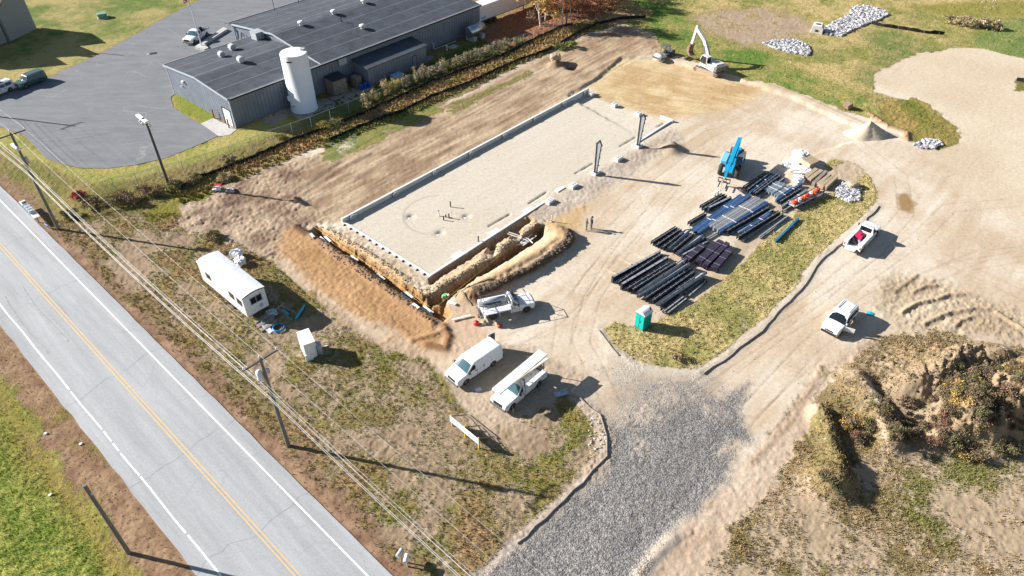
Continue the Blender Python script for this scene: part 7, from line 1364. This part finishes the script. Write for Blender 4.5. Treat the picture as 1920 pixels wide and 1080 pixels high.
person('person in grey jacket and khaki trousers standing left of another on the yard', G(1099, 432), R(-20), stand(.1, .1), dict(dk_, top='cloth_grey', sleeve='cloth_grey', pants='cloth_khaki'), None, 'two people standing on the yard')
person('person in black jacket and dark trousers standing right of another on the yard', G(1108.5, 429), R(200), stand(), dk_, 'black_plastic', 'two people standing on the yard')
wk = G(829, 566); wk.z = -1.25; person('person in white shirt and bright green vest bending over in the trench corner', P(832, 566, -.95), R(-15), bend(), dict(dk_, top='cloth_green', sleeve='cloth_light', pants='cloth_light'), 'hat_white')
person('person in dark clothes standing inside the open door of the white suv', loc_on(suv1, .35, 1.35, 0), suv1.rotation_euler.z + R(-90), stand(.15, .2), dict(dk_, top='cloth_grey'), None)
person('person in light grey work clothes leaning over the end of the steel beams', G(1338, 374), R(20), bend(), dict(dk_, top='cloth_light', sleeve='cloth_light', pants='cloth_light'), 'hat_white')
# ------------------------------------------------ foliage
def leaves(name, pts, size, mats, parent=None, mi=None, label=None, cat=None, group=None, kind=None, upright=0.0, seed=1, asp=.6):
    r_ = np.random.default_rng(seed); n_ = len(pts); pts = np.asarray(pts, float); s_ = size * r_.uniform(.6, 1.4, (n_, 1))
    a = r_.normal(size=(n_, 3)); a /= np.linalg.norm(a, axis=1, keepdims=True)
    if upright: a = a * (1 - upright) + np.array([0, 0, 1.0]) * upright; a /= np.linalg.norm(a, axis=1, keepdims=True)
    b = np.cross(a, r_.normal(size=(n_, 3))); b /= np.linalg.norm(b, axis=1, keepdims=True) + 1e-9
    if upright > .3: V = np.stack([pts - b * s_ * asp * .5, pts + b * s_ * asp * .5, pts + a * s_ + b * s_ * .05], 1); k = 3
    else: V = np.stack([pts - a * s_ * .5, pts + b * s_ * asp * .5, pts + a * s_ * .5, pts - b * s_ * asp * .5], 1); k = 4
    me = bpy.data.meshes.new(name); me.vertices.add(n_ * k); me.vertices.foreach_set('co', V.astype(np.float32).ravel()); me.loops.add(n_ * k); me.loops.foreach_set('vertex_index', np.arange(n_ * k, dtype=np.int32)); me.polygons.add(n_); me.polygons.foreach_set('loop_start', np.arange(0, n_ * k, k, dtype=np.int32))
    try: me.polygons.foreach_set('loop_total', np.full(n_, k, np.int32))
    except Exception: pass
    for q in mats: me.materials.append(M[q])
    me.polygons.foreach_set('material_index', (r_.integers(0, len(mats), n_) if mi is None else np.asarray(mi)).astype(np.int32)); me.update(calc_edges=True)
    o = bpy.data.objects.new(name, me); C.objects.link(o)
    if parent: o.parent = parent
    if label: tag(o, label, cat, group, kind)
    return o
def clumps(r_, n_, dims, k, cr=.35):
    """leaf points gathered in clumps through an ellipsoid"""
    c = r_.normal(size=(k, 3)); c /= np.linalg.norm(c, axis=1, keepdims=True); c *= r_.uniform(.35, 1, (k, 1)) ** .5; c *= np.array(dims) / 2; w_ = r_.uniform(.3, 1, k); w_ /= w_.sum(); i = r_.choice(k, n_, p=w_); return c[i] + r_.normal(size=(n_, 3)) * np.array(dims) / 2 * cr * .5, i
def shrub(label, base, dims, mats, n_=900, size=.16, group=None, upright=.0, seed=1, name='shrub', cat='shrub', stems=7, k=14):
    r_ = np.random.default_rng(seed); t = thing(name, label, cat, base, r_.uniform(0, 6), group); p, ci = clumps(r_, n_, dims, k); p[:, 2] = np.abs(p[:, 2] + dims[2] / 2 * .9); cm = r_.integers(0, len(mats), k); mi = np.where(r_.random(n_) < .75, cm[ci], r_.integers(0, len(mats), n_))
    leaves('foliage', p, size, mats, t, mi, upright=upright, seed=seed); q = MB()
    for i in range(stems): a = r_.uniform(0, 6.28); e = r_.uniform(.3, .8); q.tube([(0, 0, -.1), (math.cos(a) * dims[0] * .2 * e, math.sin(a) * dims[1] * .2 * e, dims[2] * .5), (math.cos(a) * dims[0] * .4 * e, math.sin(a) * dims[1] * .4 * e, dims[2] * r_.uniform(.8, 1.1))], [.03, .02, .008], 5)
    q.build('stems', 'weed_brown', t); return t
sr = random.Random(3)
FB = [(528, 262, 1.3, 'y'), (610, 240, 1.6, 'y'), (628, 233, 1.3, 'g'), (688, 196, 2.2, 'y'), (704, 188, 2.0, 'y'), (722, 180, 2.8, 'y'), (742, 172, 2.8, 'y'), (762, 163, 2.4, 's'), (778, 156, 2.6, 's'), (795, 150, 2.6, 's'), (812, 142, 2.0, 's'), (830, 135, 2.3, 's'), (846, 130, 2.4, 'y'), (862, 122, 2.0, 's'), (878, 116, 2.4, 's'), (896, 108, 2.0, 's'), (915, 102, 1.9, 's'), (934, 94, 1.8, 's'), (952, 88, 1.6, 'g'), (972, 82, 1.4, 'g')]
for i, (px, py, h, k) in enumerate(FB):
    ms = {'y': ['weed_yellow', 'weed_olive', 'straw', 'weed_yellow'], 's': ['straw', 'straw_pale', 'weed_brown', 'weed_olive'], 'g': ['weed_olive', 'weed_green', 'straw']}[k]
    shrub('%s shrub along the chain link fence, %s from the left' % ({'y': 'yellow green', 's': 'straw coloured', 'g': 'olive'}[k], ORD[i]), G(px, py), (sr.uniform(1.6, 2.8), sr.uniform(1.2, 2.2), h * sr.uniform(.6, 1.05)), ms, 1500, .14, 'shrubs along the chain link fence', .45 if k == 's' else .2, 50 + i)
for i, (px, py, h, m_, lb) in enumerate(((150, 372, 1.0, ['leaf_red', 'weed_red'], 'small bright red shrub under the overhead cables'), (172, 392, 1.3, ['weed_brown', 'weed_olive', 'weed_red'], 'brown brush clump right of the red shrub'), (215, 386, 1.5, ['weed_brown', 'weed_red', 'weed_olive'], 'dark brown brush clump at the left of the hedge'), (240, 380, 1.6, ['weed_brown', 'weed_brown', 'weed_olive'], 'dark brown brush clump in the middle of the hedge'), (268, 372, 1.5, ['weed_brown', 'weed_red', 'weed_olive'], 'dark brown brush clump at the right of the hedge'), (296, 364, 1.2, ['weed_olive', 'weed_brown'], 'olive brush clump left of the floodlight pole'), (332, 352, 1.2, ['weed_green', 'weed_olive', 'weed_brown'], 'green brush clump at the floodlight pole foot'), (420, 340, .9, ['straw_pale', 'weed_olive'], 'pale straw tuft beside the silt fence'), (400, 448, .9, ['weed_brown', 'weed_olive'], 'low brown brush behind the office trailer tongue'), (132, 405, .8, ['weed_olive', 'weed_brown'], 'small olive brush beside the pole behind the mailboxes'), (366, 340, .9, ['weed_brown', 'weed_olive'], 'brown brush above the silt fence start'), (430, 305, 1.0, ['weed_brown', 'straw'], 'brown thin brush against the chain link fence'), (1070, 90, 1.3, ['weed_green', 'weed_yellow'], 'bright green bush at the far silt fence'), (1050, 92, 1.0, ['weed_green', 'weed_olive'], 'darker green bush at the far silt fence'), (755, 345, .0, [], ''))):
    if h: shrub(lb, G(px, py), (3.6 if 3 > i > 0 or i in (3, 4, 5) else 2.0, 1.9, h), m_, 1700, .17, 'brush clumps', .35, 90 + i)
for i, (px, py, h, d) in enumerate(((1790, 45, 1.8, 4), (1812, 50, 2.0, 3), (1840, 52, 1.8, 3), (1862, 55, 1.6, 3))): shrub('tan dead brush in the far meadow, %s from the left' % ORD[i], G(px, py), (d, 2.4, h), ['straw', 'straw_pale', 'weed_brown'], 1100, .26, 'dead brush in the far meadow', .5, 130 + i)
# hill scrub, individually visible bushes
hr = random.Random(8); hp = [(hr.uniform(1760, 1950), hr.uniform(715, 850)) for _ in range(32)] + [(1700, 760), (1740, 745), (1775, 735), (1800, 770), (1760, 800), (1720, 800), (1830, 790), (1860, 760), (1890, 740), (1900, 800), (1850, 820), (1800, 830), (1660, 790), (1672, 820), (1650, 760), (1700, 825), (1750, 830), (1880, 840), (1915, 770), (1810, 725), (1838, 705), (1868, 700), (1790, 700), (1900, 700), (1780, 770), (1870, 790), (1828, 750), (1600, 800), (1612, 825), (1630, 805), (1555, 908), (1730, 715), (1690, 735), (1912, 720), (1885, 770), (1820, 850)]
HW_ = ['deep brown', 'olive', 'grey brown', 'yellow tinged']
for i, (px, py) in enumerate(hp):
    k = i % 4; z_ = zat(*P(px, py)[:2]); p = P(px, py, 0)
    for _ in range(4): p = P(px, py, zat(p.x, p.y))
    shrub('%s scrub bush growing on the stockpile hill' % HW_[k], p, (hr.uniform(1.1, 2.6), hr.uniform(1.0, 2.2), hr.uniform(.5, 1.7)), [['scrub_dark', 'weed_red', 'weed_brown'], ['scrub_olive', 'scrub_dark', 'weed_brown'], ['weed_brown', 'scrub_dark', 'scrub_olive'], ['scrub_olive', 'weed_brown', 'scrub_dark', 'leaf_yellow']][k], 2400, .12, 'scrub bushes on the stockpile hill', .5, 200 + i, 'scrub_bush')
# grass tufts
def scatter(n_, seed, f, xr, yr):
    r_ = np.random.default_rng(seed); out = []; j = np.arange(N).reshape(GX.shape)
    x = r_.uniform(*xr, n_); y = r_.uniform(*yr, n_); jj = np.clip(np.round(np.interp(y, yg, np.arange(len(yg)))).astype(int), 0, len(yg) - 1); ii = np.clip(np.round(np.interp(x / np.maximum(25 + .68 * y, 30), ug, np.arange(len(ug)))).astype(int), 0, len(ug) - 1); k = j[jj, ii]; keep = f(k, r_) ; return np.stack([x, y, Z[k] - .02], 1)[keep], k[keep]
lotm = sdf(lot, 3) > 0; wm = weeds > .5; islm = sdf(isl, 2) > 0; offroad = (ro < -5) | (ro > 5.2); lawnSW = (ro > 9)
_tm = bpy.data.materials.new('tuft_colour'); _tm.use_nodes = True; _ta = _tm.node_tree.nodes.new('ShaderNodeAttribute'); _ta.attribute_name = 'tc'; _tm.node_tree.links.new(_ta.outputs['Color'], _tm.node_tree.nodes['Principled BSDF'].inputs['Base Color']); _tm.node_tree.nodes['Principled BSDF'].inputs['Roughness'].default_value = .9; M['tuft_colour'] = _tm
def tufts(name, label, n_, seed, mask, xr, yr, h, mats, gmin, per=5, cl=3.0):
    pk, k = scatter(n_, seed, lambda k, r_: mask[k] & offroad[k] & (gr[k] + n_sm[k] * .5 > gmin) & (r_.random(len(k)) < np.clip(gr[k], .1, 1)), xr, yr)
    r_ = np.random.default_rng(seed + 1); gn = np.repeat((gcol[k, 1] > gcol[k, 0] * .93) & (n_mid[k] < .12), per); p = np.repeat(pk, per, 0); p[:, :2] += r_.normal(size=(len(p), 2)) * .09; tc_ = np.repeat(gcol[k], per, 0) * r_.uniform(.62, 1.45, (len(p), 1)) * np.array([1, 1, .9]) + r_.uniform(-.015, .015, (len(p), 3)); o = leaves(name, p, h, ['tuft_colour'], mi=np.zeros(len(p), int), label=label, cat='grass', kind='stuff', upright=.75, seed=seed + 2, asp=.5); a = o.data.attributes.new('tc', 'FLOAT_COLOR', 'POINT'); c4 = np.ones((len(p) * 3, 4), np.float32); c4[:, :3] = np.clip(np.repeat(tc_, 3, 0), .01, .8); a.data.foreach_set('color', c4.ravel()); return o
tufts('weed_tufts', 'patchy green and brown weeds across the roadside lot', 130000, 300, lotm, (-60, 20), (27, 75), .13, ['weed_green', 'weed_olive', 'weed_olive', 'straw', 'weed_brown', 'straw_pale'], .3, per=4)
tufts('weed_tufts', 'sparse weeds over the tracked field at the lower right', 90000, 310, wm, (10, 75), (27, 60), .14, ['weed_olive', 'weed_green', 'weed_olive', 'weed_brown', 'straw', 'straw_pale'], .25)
tufts('grass_tufts', 'grass blades of the island beside the steel stacks', 26000, 320, islm, (8, 52), (44, 90), .15, ['weed_olive', 'weed_green', 'straw', 'straw_pale'], .4)
tufts('lawn_grass', 'bright lawn grass left of the road', 60000, 330, lawnSW, (-80, -18), (25, 52), .09, ['lawn_blade', 'lawn_blade', 'weed_olive'], .5) if 'lawn_blade' in M else None
sil = sdf([(330, 355), (440, 312), (560, 262), (700, 200), (810, 152), (950, 98), (1060, 46), (1180, 10), (1230, 20), (1200, 40), (1110, 60), (980, 115), (880, 160), (750, 215), (660, 250), (560, 290), (440, 335), (350, 375)], 2) > -1
tufts('dry_weeds', 'dry brown weeds between the two silt fences', 60000, 340, sil, (-60, 30), (68, 140), .36, ['weed_olive', 'straw', 'weed_brown', 'straw', 'straw_pale'], .3, per=5)
meadow = (Y > 95) & (X > 5) & (ym < .3)
tufts('meadow_grass', 'long grass of the far meadow behind the yard', 60000, 350, meadow, (5, 125), (80, 170), .16, ['weed_green', 'weed_olive', 'straw', 'straw_pale'], .4, per=2)
# fallen leaves by the trees
pk, k = scatter(9000, 360, lambda k, r_: (sdf([(930, 80), (960, 30), (1140, -20), (1160, 25), (1080, 50), (1000, 80)], 2)[k] > 0), (-5, 30), (110, 165)); leaves('fallen_leaves', pk + [0, 0, .05], .28, ['leaf_orange', 'leaf_rust', 'weed_brown', 'cardboard'], label='fallen orange leaves under the trees', cat='leaves', kind='stuff', seed=361)
pk, k = scatter(60000, 370, lambda k, r_: (((ro[k] < -4.9) & (ro[k] > -7.0)) | ((ro[k] > 5.2) & (ro[k] < 8.5))) & (ra[k] < 78) & (r_.random(len(k)) < .8), (-75, 0), (24, 84)); leaves('verge_litter', pk + [0, 0, .04], .11, ['verge_leaf', 'verge_leaf2', 'weed_brown'] if 'verge_leaf' in M else ['weed_brown', 'weed_red', 'cardboard'], label='brown leaf litter along both road edges', cat='leaf litter', kind='stuff', seed=371)
# ------------------------------------------------ trees
def tree(name, label, base, h, crown, leafm, nl, trunkm='bark', seed=1, r0=.2, group=None, bare=False, z0=.35, lsz=.35, lean=0.0):
    r_ = random.Random(seed); t = thing(name, label, 'tree', base, 0, group); q = MB(); tips = []
    tr0 = [(0, 0, -.2)]; x = y = 0
    for i in range(1, 6): x += r_.uniform(-.3, .3) + lean; y += r_.uniform(-.25, .25); tr0.append((x, y, h * .85 * i / 5))
    q.tube(tr0, [r0, r0 * .85, r0 * .7, r0 * .5, r0 * .3, r0 * .12], 9)
    def branch(p, d, L, r__, dep):
        e = p + d * L; m_ = p + d * L * .5 + Vector((r_.uniform(-.1, .1), r_.uniform(-.1, .1), .05)) * L; q.tube([p, m_, e], [r__, r__ * .7, r__ * .35], 5); tips.append(e); tips.append(m_)
        if dep > 0:
            for _ in range(3): nd = (d + Vector((r_.uniform(-.8, .8), r_.uniform(-.8, .8), r_.uniform(-.2, .6)))).normalized(); branch(p + d * L * r_.uniform(.45, .95), nd, L * r_.uniform(.45, .65), r__ * .5, dep - 1)
    for i in range(13):
        f = z0 + (1 - z0) * (i / 12) * .95; k = min(4, int(f * 5)); a_ = Vector(tr0[k]).lerp(Vector(tr0[k + 1]), f * 5 - k); an = i * 2.4 + r_.uniform(-.4, .4); el = r_.uniform(.1, .7); L = crown * (1.15 - f * .7) * r_.uniform(.7, 1.1); branch(a_, Vector((math.cos(an) * math.cos(el), math.sin(an) * math.cos(el), math.sin(el))), L, r0 * .35 * (1.2 - f), 2)
    q.build('trunk', trunkm, t)
    if nl:
        rn = np.random.default_rng(seed); T = np.array([tuple(v) for v in tips]); i = rn.integers(0, len(T), nl); p = T[i] + rn.normal(size=(nl, 3)) * .42; leaves('crown', p, lsz, leafm, t, (i * 7 % 11) % len(leafm), seed=seed)
    return t
TG = 'autumn trees at the top edge'
tree('autumn_tree', 'pale trunked tree with yellow orange leaves nearest the white trailer', P(1014, 49), 9, 3.8, ['leaf_yellow', 'leaf_yellow', 'leaf_orange'], 3600, 'birch', 5, .22, TG, z0=.2, lean=-.35)
tree('autumn_tree', 'leaning pale birch right beside the yellow leaved tree', P(1022, 46), 12, 3.0, ['leaf_orange', 'leaf_yellow'], 1800, 'birch', 6, .18, TG, z0=.5, lean=-.1)
tree('autumn_tree', 'straight pale birch trunk in the middle of the orange trees', P(1054, 49), 12, 2.6, ['leaf_orange', 'leaf_rust'], 1500, 'birch', 7, .16, TG, z0=.5)
tree('autumn_tree', 'thin pale trunk right of the straight birch', P(1071, 45), 10, 2.2, ['leaf_rust', 'leaf_orange'], 900, 'birch', 8, .12, TG, z0=.5)
for i, (px, py, hh) in enumerate(((1042, 30, 6), (1085, 30, 6), (1118, 24, 6), (1062, 8, 8), (1022, 14, 7), (1148, 14, 7), (1100, 2, 8), (1130, -6, 8))): tree('rust_tree', 'rust orange leaved tree at the top edge, %s in that clump' % ORD[i], P(px, py), hh, 3.2, ['leaf_orange', 'leaf_rust', 'leaf_rust', 'weed_brown'], 2600, 'bark', 20 + i, .13, 'rust leaved trees at the top edge', z0=.08, lsz=.3)
shrub('bare twiggy grey bush left of the leaning birch', P(996, 44), (3.0, 2.5, 2.6), ['straw', 'weed_brown'], 260, .16, None, .4, 400, stems=26)
for i, (px, py, hh) in enumerate(((1080, -75, 14), (1120, -60, 13), (1160, -80, 15), (1200, -95, 14), (1135, -110, 15), (1250, -110, 15), (1180, -35, 12), (1330, -110, 15), (1420, -130, 16))): tree('bare_tree', 'nearly bare tree beyond the top edge casting long shadows, %s from the left' % ORD[i], P(px, py), hh, 3.4, ['leaf_rust', 'weed_brown'], 500, 'bark', 40 + i, .2, 'bare trees beyond the top edge', z0=.3, lsz=.3)
tree('sapling', 'thin bare sapling in the far meadow', P(1845, 32), 4.5, 1.2, ['straw'], 60, 'wood_grey', 60, .05, z0=.3)
shrub('small brown twig clump on the grass island', G(1270, 672), (1.3, 1.3, .7), ['weed_brown', 'straw', 'weed_red'], 500, .14, None, .6, 500)
